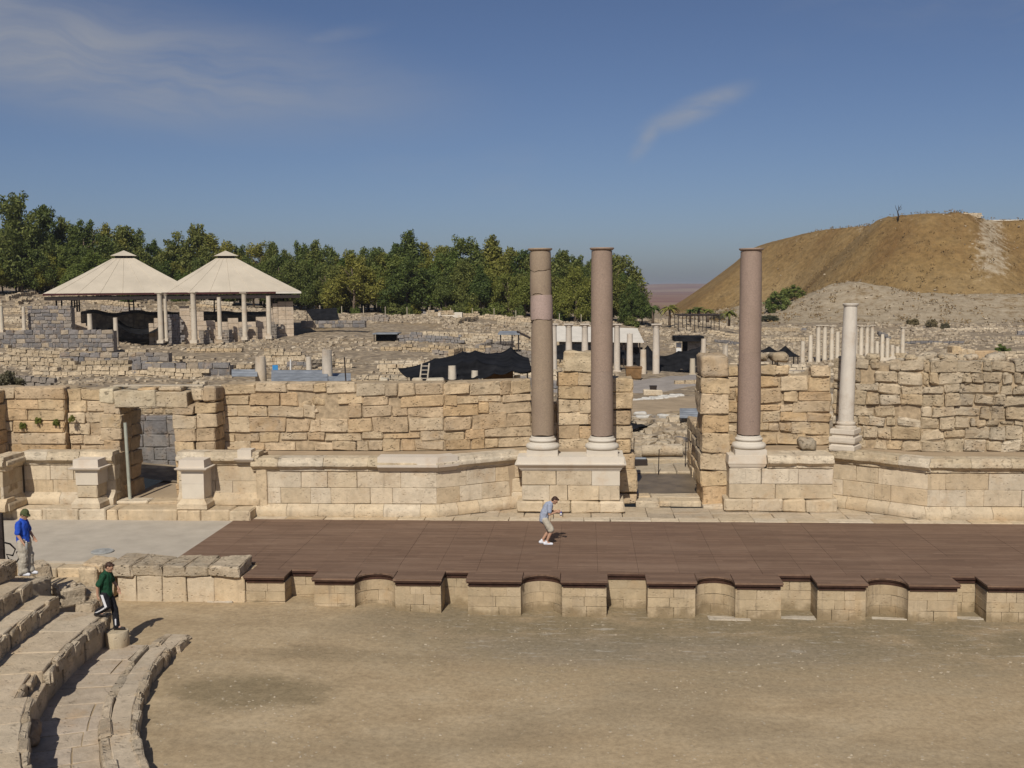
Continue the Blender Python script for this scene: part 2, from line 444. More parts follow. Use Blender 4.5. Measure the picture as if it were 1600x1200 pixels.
# far plain
mt, T, b = newmat('far_fields'); M['plainfar'] = mt
g = T.n('ShaderNodeNewGeometry'); P = g.outputs['Position']
n1 = T.noise(T.mapping(P, scale=(0.0011, 0.0022, 0.002)), 1.0, 5, 0.6)
base = T.ramp(n1, [(0.35, (0.16, 0.085, 0.085)), (0.5, (0.22, 0.135, 0.11)), (0.64, (0.30, 0.22, 0.15))])
T.l(base, b.inputs['Base Color']); b.inputs['Roughness'].default_value = 1.0; b.inputs['Specular IOR Level'].default_value = 0.0
M['concrete'] = plain('stage_side_floor', (0.425, 0.375, 0.30), 0.9, 0.10, 1.4, 0.05)
M['core'] = plain('mortar_core', (0.36, 0.275, 0.175), 0.95, 0.35, 5.0, 0.03)
M['core_dark'] = plain('basalt_core', (0.27, 0.235, 0.195), 0.95, 0.35, 5.0, 0.03)
M['road'] = plain('gravel_road', (0.30, 0.265, 0.23), 0.95, 0.14, 0.8, 0.04)
M['dirt'] = plain('beaten_dirt', (0.36, 0.275, 0.18), 0.95, 0.16, 0.9, 0.04)
M['roof'] = plain('beige_roof', (0.50, 0.435, 0.335), 0.7, 0.10, 0.35, 0.1)
M['red_trim'] = plain('dark_red_trim', (0.065, 0.020, 0.018), 0.6, 0.2, 2)
M['dark_metal'] = plain('dark_metal', (0.035, 0.026, 0.022), 0.6, 0.2, 4)
M['tarp_and_shade'] = plain('black_cloth_and_shade', (0.013, 0.013, 0.014), 0.9, 0.6, 1.2, 0.08)  # real cloth, and panels that stand in for shade in openings
M['sheet'] = plain('grey_roof_sheet', (0.21, 0.225, 0.24), 0.6, 0.3, 1.5, 0.1)
M['rust'] = plain('rusty_container', (0.20, 0.115, 0.05), 0.8, 0.45, 1.5)
M['bag'] = plain('white_sandbag', (0.50, 0.475, 0.42), 0.9, 0.12, 3)
M['white'] = plain('white_paint', (0.68, 0.66, 0.62), 0.6, 0.08, 3)
M['blue'] = plain('blue_sign', (0.045, 0.22, 0.46), 0.5, 0.08, 3)
M['shed'] = plain('pale_shed_roof', (0.62, 0.57, 0.48), 0.6, 0.08, 1)
M['wood'] = plain('weathered_wood', (0.42, 0.36, 0.27), 0.8, 0.2, 4)
M['pipe'] = plain('pale_green_board', (0.33, 0.335, 0.27), 0.7, 0.15, 3)
M['bark'] = plain('tree_bark', (0.16, 0.12, 0.085), 0.95, 0.3, 2)
M['iron'] = plain('iron_cover', (0.30, 0.30, 0.28), 0.7, 0.2, 6, 0.15)
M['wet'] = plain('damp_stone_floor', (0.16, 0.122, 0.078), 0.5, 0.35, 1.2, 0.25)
def leaf_mat(name, c1, c2, c3):
    mt, T, b = newmat(name)
    oi = T.n('ShaderNodeObjectInfo'); g = T.n('ShaderNodeNewGeometry')
    r = g.outputs['Random Per Island']
    n = T.noise(g.outputs['Position'], 0.35, 3)
    f = T.math('ADD', T.math('MULTIPLY', r, 0.45), T.math('ADD', T.math('MULTIPLY', n, 0.5), T.math('MULTIPLY', oi.outputs['Random'], 0.25)))
    c = T.ramp(f, [(0.25, c1), (0.55, c2), (0.95, c3)])
    hue = T.ramp(oi.outputs['Random'], [(0.0, (0.78, 0.92, 0.85)), (0.5, (1.0, 1.0, 1.0)), (1.0, (1.28, 1.10, 0.85))])
    c = T.mix(1.0, c, hue, 'MULTIPLY')
    T.l(c, b.inputs['Base Color']); b.inputs['Roughness'].default_value = 0.6; b.inputs['Specular IOR Level'].default_value = 0.25
    tr = T.n('ShaderNodeBsdfTranslucent'); T.l(c, tr.inputs[0])
    mx = T.n('ShaderNodeMixShader'); mx.inputs[0].default_value = 0.36
    T.l(b.outputs[0], mx.inputs[1]); T.l(tr.outputs[0], mx.inputs[2])
    out = [n for n in T.t.nodes if n.type == 'OUTPUT_MATERIAL'][0]
    T.l(mx.outputs[0], out.inputs[0])
    return mt
M['leaf'] = leaf_mat('eucalyptus_leaves', (0.050, 0.068, 0.018), (0.125, 0.148, 0.036), (0.255, 0.265, 0.075))
M['leaf_b'] = leaf_mat('bright_leaves', (0.070, 0.095, 0.020), (0.145, 0.175, 0.036), (0.245, 0.265, 0.07))
M['dry_leaf'] = leaf_mat('grey_dry_leaves', (0.10, 0.085, 0.05), (0.16, 0.14, 0.08), (0.22, 0.20, 0.12))
# ------------------------------------------------------------------ stones
_LAT = {}
def lattice(nx, ny, nz):
    key = (nx, ny, nz)
    if key in _LAT: return _LAT[key]
    idx = {}; pts = []; faces = []
    def vid(i, j, k):
        q = (i, j, k)
        if q not in idx: idx[q] = len(pts); pts.append(q)
        return idx[q]
    for i in range(nx):
        for k in range(nz):
            faces.append((vid(i,0,k), vid(i+1,0,k), vid(i+1,0,k+1), vid(i,0,k+1)))
            faces.append((vid(i,ny,k), vid(i,ny,k+1), vid(i+1,ny,k+1), vid(i+1,ny,k)))
        for j in range(ny):
            faces.append((vid(i,j+1,0), vid(i+1,j+1,0), vid(i+1,j,0), vid(i,j,0)))
            faces.append((vid(i,j,nz), vid(i+1,j,nz), vid(i+1,j+1,nz), vid(i,j+1,nz)))
    for j in range(ny):
        for k in range(nz):
            faces.append((vid(0,j+1,k), vid(0,j,k), vid(0,j,k+1), vid(0,j+1,k+1)))
            faces.append((vid(nx,j,k), vid(nx,j+1,k), vid(nx,j+1,k+1), vid(nx,j,k+1)))
    _LAT[key] = (np.array(pts, float), faces)
    return _LAT[key]
def _axis(t, n, L, r):
    if n == 1: return t*L
    if n == 2: return t/2*L
    c = np.array([0.0] + list(np.linspace(r, L-r, n-1)) + [L])
    return c[t.astype(int)]
def stone_mesh(w, d, h, r=0.03, amp=0.012, seed=0, nx=4, ny=3, nz=4, fr=2.5, warp=0.0, cj=None):
    """worn block: x in [-w/2, w/2], y in [0, d] (front at 0), z in [0, h]"""
    pts, faces = lattice(nx, ny, nz)
    r = min(r, w*0.3, h*0.3, d*0.3)
    p = np.stack([_axis(pts[:,0], nx, w, r), _axis(pts[:,1], ny, d, r), _axis(pts[:,2], nz, h, r)], 1)
    lo = np.array([r, r, r]); hi = np.array([w-r, d-r, h-r])
    q = np.clip(p, lo, hi)
    v = p - q
    ln = np.linalg.norm(v, axis=1); ln[ln == 0] = 1
    nrm = v/ln[:, None]
    p = q + nrm*r
    cnt = (np.abs(v) > 1e-6).sum(1)
    so = Vector((seed*7.13 % 91, seed*3.71 % 57, seed*1.37 % 33))
    out = []
    for a, n, c in zip(p, nrm, cnt):
        e = noise.noise(Vector(a)*fr + so)*amp
        if c >= 2: e -= abs(noise.noise(Vector(a)*fr*1.7 + so))*amp*1.8
        out.append((a[0]-w/2 + n[0]*e, a[1] + n[1]*e, a[2] + n[2]*e))
    if cj is None: cj = min(amp*1.1, .05)
    if cj:
        rs = random.Random(seed*13+5)
        cn = {(i, j, k): (rs.uniform(-cj, cj), rs.uniform(-cj, cj)*.8, rs.uniform(-cj, cj)) for i in (0, 1) for j in (0, 1) for k in (0, 1)}
        o2 = []
        for x, y, z in out:
            u, v_, t = min(1, max(0, x/w+.5)), min(1, max(0, y/d)), min(1, max(0, z/h))
            dx = dy = dz = 0
            for (i, j, k), c in cn.items():
                wt = (u if i else 1-u)*(v_ if j else 1-v_)*(t if k else 1-t)
                dx += c[0]*wt; dy += c[1]*wt; dz += c[2]*wt
            o2.append((x+dx, y+dy, z+dz))
        out = o2
    if warp:
        rs = random.Random(seed)
        sh = rs.uniform(-warp, warp); ti = rs.uniform(-warp, warp)
        out = [(x + sh*(z-h/2), y, z + ti*x) for x, y, z in out]
    return mesh(out, faces, r > .085)
_sid = [0]
def nid():
    _sid[0] += 1; return _sid[0]
LIME = [(0.535, 0.405, 0.248), (0.51, 0.380, 0.225), (0.485, 0.345, 0.200), (0.525, 0.405, 0.262), (0.45, 0.335, 0.208), (0.545, 0.428, 0.280), (0.50, 0.352, 0.195)]
ASH = [(0.540, 0.442, 0.308), (0.52, 0.420, 0.285), (0.505, 0.405, 0.27), (0.55, 0.462, 0.335), (0.52, 0.405, 0.26)]
RUGGED = [(0.49, 0.392, 0.262), (0.465, 0.37, 0.242), (0.51, 0.415, 0.285), (0.45, 0.355, 0.232), (0.49, 0.375, 0.232), (0.54, 0.452, 0.325)]
NEWS = [(0.60, 0.525, 0.425), (0.585, 0.51, 0.405)]
BAS = [(0.19, 0.178, 0.168), (0.225, 0.205, 0.19), (0.165, 0.155, 0.15), (0.27, 0.235, 0.195), (0.34, 0.28, 0.205)]
def tint(pal, rs=random, var=0.10):
    c = rs.choice(pal); k = 1 + rs.uniform(-var, var)
    return tuple(min(x*k, 0.75) for x in c)
def put_stone(parent, name, pos, rz, w, d, h, mat, col, r=0.03, amp=0.012, warp=0.0, fine=False, seg=None):
    nx, ny, nz = seg if seg else ((5, 3, 4) if fine else (4, 3, 3))
    me = stone_mesh(w, d, h, r, amp, nid(), nx, ny, nz, warp=warp)
    return link(name, me, mat, pos, rz, parent, col)

def strip_core(parent, path, z0, topf, inset, thick, mat, step=0.35):
    """solid masonry core behind the facing stones"""
    for (ax, ay), (bx, by) in zip(path[:-1], path[1:]):
        L = math.hypot(bx-ax, by-ay); dx, dy = (bx-ax)/L, (by-ay)/L
        nxi, nyi = -dy, dx          # inward
        n = max(1, int(L/step))
        v = []; f = []
        s_base = strip_core.s
        for i in range(n+1):
            s = L*i/n
            zt = topf(s_base+s)
            x, y = ax+dx*s, ay+dy*s
            x0, y0 = x+nxi*inset, y+nyi*inset; x1, y1 = x+nxi*thick, y+nyi*thick
            v += [(x0, y0, z0), (x0, y0, zt), (x1, y1, zt), (x1, y1, z0)]
        for i in range(n):
            a = i*4; c = a+4
            f += [(a, c, c+1, a+1), (a+1, c+1, c+2, a+2), (a+2, c+2, c+3, a+3), (a+3, c+3, c, a)]
        f += [(0, 1, 2, 3), (n*4+3, n*4+2, n*4+1, n*4)]
        strip_core.s += L
        cx, cy = (ax+bx)/2, (ay+by)/2
        v = [(x-cx, y-cy, z-z0) for x, y, z in v]
        link('core', mesh(v, f), mat, (cx, cy, z0), 0, parent)
strip_core.s = 0.0
def wall(parent, path, z0, courses, mw, depth=0.45, topf=None, mat=None, pal=LIME, r=0.03, amp=0.014, gap=0.014,
         outj=0.02, seed=1, name='block', core=True, core_mat=None, thick=None, skip=None, warp=0.0, offs=None, fine=False, wr=(0.55, 1.55), seg=None, colf=None, und=0.0, jv=0.0):
    rs = random.Random(seed)
    ztop = z0 + sum(courses)
    tf = topf or (lambda s: ztop)
    if core:
        strip_core.s = 0.0
        strip_core(parent, path, z0, lambda s: min(tf(s), ztop)-0.05, 0.05+outj*1.3, thick or depth+0.1, core_mat or M['core'])
    s0 = 0.0
    for (ax, ay), (bx, by) in zip(path[:-1], path[1:]):
        L = math.hypot(bx-ax, by-ay); dx, dy = (bx-ax)/L, (by-ay)/L
        rz = math.atan2(dy, dx)
        z = z0
        for ci, ch in enumerate(courses):
            s = 0.0
            edges = [0.0]
            while edges[-1] < L - mw*0.4:
                edges.append(edges[-1] + mw*rs.uniform(*wr)*(1.15 if ch > 0.4 else 1.0))
            if len(edges) > 2 and L - edges[-2] < mw*1.0: edges = edges[:-1]
            edges[-1] = L
            if len(edges) < 2: edges = [0.0, L]
            off = offs[ci] if offs else 0.0
            for e0, e1 in zip(edges[:-1], edges[1:]):
                w = e1-e0-gap-rs.choice([0, 0, 0, .012, .03])*jv; sm = (e0+e1)/2
                hh = ch-gap
                jj = rs.uniform(-outj, outj) + off
                colr = tint(pal, rs)
                q = rs.random(); q2 = rs.random()
                if w < 0.05: continue
                zt = tf(s0+sm)
                if z + ch*0.55 > zt: continue
                wv0 = 0 if ci == 0 else und*noise.noise(Vector(((s0+sm)*.33, ci*3.7, seed)))
                wv1 = und*noise.noise(Vector(((s0+sm)*.33, (ci+1)*3.7, seed))) if ci < len(courses)-1 else 0
                hh = ch-gap+wv1-wv0-rs.choice([0, 0, 0, .015, .035])*jv
                if skip and skip(s0+sm, z+ch/2, q): continue
                if colf: colr = colf(s0+sm, z+ch/2, colr)
                px_, py_ = ax+dx*sm + dy*jj, ay+dy*sm - dx*jj
                put_stone(parent, name, (px_, py_, z+gap/2+wv0), rz, w, depth+jj*0.5, hh, mat or M['lime'], colr, r*(0.5+1.0*q2), amp, warp*(1 if q2 > .5 else .4), fine, seg)
            z += ch
        s0 += L
def profile_run(parent, name, a, b, prof, mat, pal, piece=1.1, amp=0.012, gap=0.012, seed=3, ext=(0, 0), rough=1.0, depth_back=0.5):
    """moulded course from a to b split into blocks; prof = [(out, z)...] from bottom to top, out = metres proud of the line"""
    rs = random.Random(seed)
    ax, ay, z0 = a; bx, by, _ = b
    L = math.hypot(bx-ax, by-ay); dx, dy = (bx-ax)/L, (by-ay)/L; rz = math.atan2(dy, dx)
    e = [-ext[0]]
    while e[-1] < L+ext[1]-piece*0.6: e.append(e[-1]+piece*rs.uniform(0.7, 1.35))
    e[-1] = L+ext[1]
    if len(e) < 2: e = [-ext[0], L+ext[1]]
    for e0, e1 in zip(e[:-1], e[1:]):
        w = e1-e0-gap; sm = (e0+e1)/2
        n = max(4, int(w/0.18)); sd = nid()
        so = Vector((sd*5.1 % 77, sd*2.3 % 41, 0))
        v = []; f = []
        np_ = len(prof)
        for i in range(n+1):
            x = -w/2 + w*i/n
            endk = 0.012*rough if i in (0, n) else 0
            for j, (o, z) in enumerate(prof):
                d = noise.noise(Vector((x*3, o*9, z*5))+so)*amp
                brk = max(0, noise.noise(Vector((x*1.3, 3.3, sd*1.7)))-0.15)*0.14*rough if o > 0.08 and rough > 0 else 0
                v.append((x, -(o-brk-endk)+d, z+d*0.6))
            v.append((x, depth_back, prof[-1][1])); v.append((x, depth_back, prof[0][1]))
        st_ = np_+2
        for i in range(n):
            for j in range(st_):
                j2 = (j+1) % st_
                f.append((i*st_+j, (i+1)*st_+j, (i+1)*st_+j2, i*st_+j2))
        f.append(tuple(range(st_))); f.append(tuple(n*st_+j for j in range(st_-1, -1, -1)))
        me = mesh(v, f)
        me.polygons.foreach_set('use_smooth', [True]*len(f)); me.set_sharp_from_angle(angle=R(35))
        link(name, me, mat, (ax+dx*sm, ay+dy*sm, z0), rz, parent, tint(pal, rs))
BASE_PROF = [(0.20, 0.0), (0.215, 0.03), (0.215, 0.20), (0.20, 0.25), (0.13, 0.33), (0.06, 0.40), (0.02, 0.455)]
CORN_PROF = [(0.0, 0.0), (0.05, 0.03), (0.05, 0.07), (0.09, 0.11), (0.20, 0.20), (0.24, 0.23), (0.245, 0.32), (0.23, 0.36), (0.16, 0.40), (0.13, 0.54)]

# ------------------------------------------------------------------ orchestra floor
SCX, SCY = 3.4, 26.3           # centre of the seating arcs
def gz(x, y):
    """orchestra floor height: climbs a little toward the left-hand entrance"""
    t = min(1, max(0, (-2.0-x)/8.0)); t = t*t*(3-2*t)
    return 0.27*t
nx, ny = 150, 90
v = []; f = []
for j in range(ny+1):
    for i in range(nx+1):
        x = -34+ 70*i/nx; y = -4 + 47*j/ny
        v.append((x, y, gz(x, y) + 0.025*noise.noise(Vector((x*0.5, y*0.5, 0)))))
for j in range(ny):
    for i in range(nx):
        a = j*(nx+1)+i; f.append((a, a+1, a+nx+2, a+nx+1))
struct(link('orchestra_ground', mesh(v, f, True), M['orch']))
# loose stones and litter on the orchestra floor
pm = MB(); rs = random.Random(5)
def pebble(mb, x, y, z, s, rs):
    vs = [(-1,-1,0),(1,-1,0),(1,1,0),(-1,1,0),(-.6,-.6,.8),(.6,-.6,.8),(.6,.6,.8),(-.6,.6,.8)]
    a = rs.uniform(0, 6.28); sx = s*rs.uniform(.7, 1.3); sy = s*rs.uniform(.7, 1.3); sz = s*rs.uniform(.5, .9)
    ca, sa = math.cos(a), math.sin(a)
    q = [((vx*sx*ca-vy*sy*sa)*(1+rs.uniform(-.2,.2))+x, (vx*sx*sa+vy*sy*ca)*(1+rs.uniform(-.2,.2))+y, vz*sz+z-0.01) for vx, vy, vz in vs]
    mb.add(q, [(4,5,6,7),(0,1,5,4),(1,2,6,5),(2,3,7,6),(3,0,4,7)])
for i in range(4200):
    x = rs.uniform(-12, 16); y = rs.uniform(16, 29.7)
    if noise.noise(Vector((x*.35, y*.5, 3))) < rs.uniform(-.5, .3): continue
    if math.hypot(x-SCX, y-SCY) > 13.6: continue
    pebble(pm, x, y, gz(x, y), rs.choice([.010, .012, .014, .018, .022, .034]), rs)
for i in range(26):
    x = -8.0+rs.gauss(0, .5); y = 22.6+rs.gauss(0, .35); pebble(pm, x, y, gz(x, y), rs.uniform(.015, .035), rs)
M['pebble'] = plain('pale_pebbles', (0.38, 0.315, 0.225), 0.95, 0.25, 3, 0.03)
o = link('gravel', pm.mesh(), M['pebble']); o['kind'] = 'stuff'

# ------------------------------------------------------------------ stage: deck panels, fascia and front wall
ZS = 1.10
YF, YR, YB = 30.02, 30.92, 37.85
XL, XR = -13.05, 19.0
deck = thing('stage_deck', (2, 34, ZS), 'wide dark brown boarded wooden stage deck below the columned ruin', 'stage')
xs = [XL]
while xs[-1] < XR-1.0: xs.append(xs[-1]+1.22)
ysr = [YR, 33.2, 35.55, YB]
def panel(x0, x1, y0, y1, z0=ZS-0.05, z1=ZS, name='deck_panel'):
    g_ = 0.003
    cx, cy = (x0+x1)/2, (y0+y1)/2
    dz = random.uniform(-0.003, 0.003)
    mb = MB().box(x0+g_-cx, x1-g_-cx, y0+g_-cy, y1-g_-cy, 0, z1-z0+dz)
    link(name, mb.mesh(), M['deck'], (cx, cy, z0), 0, deck)
for i in range(len(xs)-1):
    for j in range(3):
        if xs[i] < -10.2 and j == 0:
            panel(xs[i], min(xs[i+1], -10.19), 31.62, ysr[1])
            if xs[i+1] > -10.19: panel(-10.19, xs[i+1], ysr[0], ysr[1])
            continue
        panel(xs[i], xs[i+1], ysr[j], ysr[j+1])
# front bays: P = projection, R = square recess, N = round niche
BAYS = [('P', -10.19, -9.0), ('R', -9.0, -8.07), ('P', -8.07, -6.84), ('N', -6.84, -5.63), ('P', -5.63, -4.26), ('R', -4.26, -3.47),
        ('P', -3.47, -1.90), ('N', -1.90, -0.69), ('P', -0.69, 0.61), ('R', 0.61, 1.80), ('P', 1.80, 3.18), ('N', 3.18, 4.33),
        ('P', 4.33, 5.64), ('R', 5.64, 6.66), ('P', 6.66, 8.03), ('N', 8.03, 9.22), ('P', 9.22, 10.60), ('R', 10.60, 11.40),
        ('P', 11.40, 12.90), ('N', 12.90, 14.10), ('P', 14.10, 15.6), ('R', 15.6, 16.5), ('P', 16.5, 19.0)]
front = thing('stage_front_wall', (2, 30.4, 0), 'low pale stone stage front wall with alternating square and round niches', 'wall')
ZT = 0.885
rs = random.Random(21)
def stone_prism(outline, z0, z1, parent, col, mat, name='block'):
    cx = sum(p[0] for p in outline)/len(outline); cy = sum(p[1] for p in outline)/len(outline)
    mb = MB().prism([(x-cx, y-cy) for x, y in outline], 0, z1-z0)
    return link(name, mb.mesh(), mat, (cx, cy, z0), 0, parent, col)
PULP = [(0.435, 0.34, 0.215), (0.42, 0.325, 0.205), (0.445, 0.35, 0.228)]
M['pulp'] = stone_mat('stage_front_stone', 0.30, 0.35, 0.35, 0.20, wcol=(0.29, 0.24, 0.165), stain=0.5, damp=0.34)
def course_set():
    a = rs.uniform(0.27, 0.33); b_ = rs.uniform(0.27, 0.33)
    return [-0.12, ZT-a-b_, ZT-a, ZT]
for bi, (k, x0, x1) in enumerate(BAYS):
    cs = course_set()
    y0 = YF + (0.15 if bi == 0 else 0)
    if k == 'P':
        # fascia boards and deck strip
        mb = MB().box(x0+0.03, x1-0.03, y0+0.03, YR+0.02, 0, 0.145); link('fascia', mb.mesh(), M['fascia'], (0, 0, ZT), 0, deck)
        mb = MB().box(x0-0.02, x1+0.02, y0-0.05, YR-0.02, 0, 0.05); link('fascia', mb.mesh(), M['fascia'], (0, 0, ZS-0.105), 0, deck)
        panel(x0-0.04, x1+0.04, y0-0.075, YR)
        for c0, c1 in zip(cs[:-1], cs[1:]):
            n = 2 if x1-x0 < 1.3 else rs.choice([2, 2, 3])
            cut = [x0] + sorted(x0+(x1-x0)*((i+1)/n + rs.uniform(-.12, .12)) for i in range(n-1)) + [x1]
            for a, bb in zip(cut[:-1], cut[1:]):
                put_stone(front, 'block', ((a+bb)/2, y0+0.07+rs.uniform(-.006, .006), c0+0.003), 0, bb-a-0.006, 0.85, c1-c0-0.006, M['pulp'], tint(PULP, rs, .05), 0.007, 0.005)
    elif k == 'R':
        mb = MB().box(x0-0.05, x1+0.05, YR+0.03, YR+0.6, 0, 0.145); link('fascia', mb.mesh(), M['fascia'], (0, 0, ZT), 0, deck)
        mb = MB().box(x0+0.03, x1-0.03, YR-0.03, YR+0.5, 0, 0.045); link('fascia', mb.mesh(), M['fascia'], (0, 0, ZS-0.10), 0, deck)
        for c0, c1 in zip(cs[:-1], cs[1:]):
            n = rs.choice([1, 2])
            cut = [x0-0.1] + sorted(x0+(x1-x0)*((i+1)/n + rs.uniform(-.12, .12)) for i in range(n-1)) + [x1+0.1]
            for a, bb in zip(cut[:-1], cut[1:]):
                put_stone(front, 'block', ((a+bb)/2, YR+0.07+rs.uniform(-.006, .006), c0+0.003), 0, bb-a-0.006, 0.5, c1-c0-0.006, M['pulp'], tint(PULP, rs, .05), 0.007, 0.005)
    else:
        xc = (x0+x1)/2; rad = (x1-x0)/2
        def arc(rr, a0, a1, n, cyy=YF+0.07):
            return [(xc + rr*math.cos(a0+(a1-a0)*i/n), cyy + rr*math.sin(a0+(a1-a0)*i/n)) for i in range(n+1)]
        # deck with the round bite taken out
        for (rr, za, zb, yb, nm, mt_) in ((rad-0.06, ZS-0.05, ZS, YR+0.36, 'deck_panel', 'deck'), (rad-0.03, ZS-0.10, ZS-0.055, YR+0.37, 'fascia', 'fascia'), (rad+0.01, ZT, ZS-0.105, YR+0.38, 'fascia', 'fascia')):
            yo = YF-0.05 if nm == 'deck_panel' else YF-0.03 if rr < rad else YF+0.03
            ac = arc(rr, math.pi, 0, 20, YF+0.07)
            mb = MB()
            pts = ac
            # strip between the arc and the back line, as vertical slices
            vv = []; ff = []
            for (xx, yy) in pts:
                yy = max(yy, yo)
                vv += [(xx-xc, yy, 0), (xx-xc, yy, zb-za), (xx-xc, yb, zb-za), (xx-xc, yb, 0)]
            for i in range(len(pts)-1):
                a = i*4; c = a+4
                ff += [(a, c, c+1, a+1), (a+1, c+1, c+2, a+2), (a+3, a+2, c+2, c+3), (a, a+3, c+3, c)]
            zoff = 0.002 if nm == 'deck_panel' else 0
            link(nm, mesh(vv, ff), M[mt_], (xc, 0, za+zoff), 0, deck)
        for ci, (c0, c1) in enumerate(zip(cs[:-1], cs[1:])):
            n = rs.choice([3, 4])
            cut = [math.pi*(1-i/n) + (rs.uniform(-.12, .12) if 0 < i < n else 0) for i in range(n+1)]
            for a0, a1 in zip(cut[:-1], cut[1:]):
                m_ = 8
                inn = arc(rad, a0-0.006, a1+0.006, m_); outr = arc(rad+0.3, a1, a0, m_)
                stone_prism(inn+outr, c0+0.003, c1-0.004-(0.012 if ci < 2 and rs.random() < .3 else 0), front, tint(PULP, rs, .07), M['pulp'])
# body of the stage behind the facing
mb = MB().box(XL+0.05, XR, 31.35, YB-0.05, -0.2, ZS-0.06).box(-10.1, XR, 31.55, 31.3501, -0.2, ZT-0.02)
link('core', mb.mesh(), M['core'], (0, 0, 0), 0, front)
# pale paving slabs lying along the foot of the front wall
for (px_, py_, w, d_) in [(1140, 968, 1.2, .35), (1240, 966, 1.3, .3), (1395, 967, 1.2, .2), (1520, 967, .9, .3), (230, 934, .6, .2), (345, 940, .8, .25)]:
    p = onz(px_, py_, gz(onz(px_, py_, 0)[0], 0))
    put_stone(front, 'footing_slab', (p[0], p[1]-0.1, p[2]-0.05), random.uniform(-.03, .03), w, d_, 0.07, M['ashlar'], (0.45, 0.39, 0.30), 0.03, 0.03)

# ------------------------------------------------------------------ floor left of the stage, low wall with capstones
mb = MB().box(-27, XL-0.01, 31.65, 37.6, 0.6, ZS-0.012)
struct(link('stage_side_floor', mb.mesh(), M['concrete']))
lw = thing('low_stone_wall', (-12.2, 30.8, 0.25), 'low stone wall with rounded worn capstones beside the stage corner', 'wall')
rs = random.Random(31)
cut = [-14.15, -13.55, -12.75, -12.0, -11.15, -10.2]
for a, bb in zip(cut[:-1], cut[1:]):
    put_stone(lw, 'block', ((a+bb)/2, 30.22+rs.uniform(-.02, .02), 0.2), 0, bb-a-0.012, 1.3, 0.84, M['ashlar'], tint(ASH, rs), 0.025, 0.014, fine=True)
cut = [-14.5, -13.65, -12.75, -12.0, -11.3, -10.32]
for i, (a, bb) in enumerate(zip(cut[:-1], cut[1:])):
    put_stone(lw, 'capstone', ((a+bb)/2, 30.12+rs.uniform(-.04, .05), 1.045), rs.uniform(-.05, .05), bb-a-0.02, 1.4, 0.33+rs.uniform(-.03, .03), M['lime_rough'], tint([(0.51, 0.415, 0.29), (0.48, 0.39, 0.27)], rs), 0.04, 0.045, 0.04, seg=(8, 6, 5))
# broken corner stones at the left end of the low wall
for (px_, py_, z, w, d_, h, nm) in [(128, 942, .28, .55, .8, .95, 'corner_block'), (150, 893, 1.0, .75, .9, .35, 'broken_block'), (186, 925, .28, .35, .5, .7, 'corner_block')]:
    p = onz(px_, py_, z)
    put_stone(lw, nm, (p[0], 30.3 if nm != 'broken_block' else 30.5, z), rs.uniform(-.1, .1), w, d_, h, M['lime'], tint(LIME, rs), 0.06, 0.04, 0.03, fine=True)
lpost = thing('entrance_step', (-16.5, 31.0, 0.5), 'worn stone step along the left edge of the stage side floor', 'step')
for i in range(7):
    put_stone(lpost, 'step_block', (-21.2+i*1.05, 31.05, 0.72), rs.uniform(-.01, .01), 1.03, 0.62, 0.30, M['ashlar'], tint(ASH, rs), 0.035, 0.02)
    put_stone(lpost, 'step_block', (-21.3+i*1.05, 30.35, 0.42), rs.uniform(-.02, .02), 1.02, 0.75, 0.33, M['ashlar'], tint([(0.44, 0.35, 0.23)], rs), 0.035, 0.03)
# iron lid on the side floor
d0 = onz(160, 862, ZS)
v, f = lathe([(0.36, 0), (0.36, 0.03), (0.33, 0.045), (0.30, 0.04), (0.12, 0.05), (0.10, 0.07)], 24)
tag(link('drain_lid', mesh(v, f), M['iron'], (d0[0], d0[1], ZS-0.005)), 'round grey metal lid lying on the pale stage side floor', 'lid')

# ------------------------------------------------------------------ stylobate strip and podium
ST_Z = 1.115
sty = thing('stylobate', (2, 38.6, 1.1), 'strip of worn pale paving slabs between stage deck and podium', 'paving')
rs = random.Random(41)
x = -12.4
while x < 18.5:
    w = rs.uniform(0.9, 1.7)
    put_stone(sty, 'paving_slab', (x+w/2, YB+0.02+rs.uniform(-.01, .01), 0.95), 0, w-0.012, 0.62, 0.16+rs.uniform(-.012, .012), M['ashlar'], tint(ASH, rs), 0.02, 0.012)
    x += w
x = -5.6
while x < 12.6:
    w = rs.uniform(0.8, 1.5)
    for (yy, dd) in ((38.49, 0.9), (39.41, 1.05)):
        put_stone(sty, 'paving_slab', (x+w/2+rs.uniform(-.2, .2)*0, yy, 0.94), 0, w-0.015, dd-0.01, 0.15+rs.uniform(-.015, .012), M['ashlar'], tint([(0.47, 0.38, 0.26), (0.44, 0.36, 0.255)], rs), 0.02, 0.014)
    x += w
steps = thing('podium_step', (-17, 37.9, 1.1), 'long low stone step in front of the left doorway', 'step')
cut = [-24, -22.9, -21.6, -20.4, -19.0, -17.95, -17.5, -15.2, -14.3, -13.2, -12.42]
for a, bb in zip(cut[:-1], cut[1:]):
    put_stone(steps, 'step_block', ((a+bb)/2, 37.56+rs.uniform(-.025, .025), 1.0), 0, bb-a-0.012, 1.45, 0.49+rs.uniform(-.02, .01), M['ashlar'], tint(ASH, rs), 0.045, 0.025, fine=True)

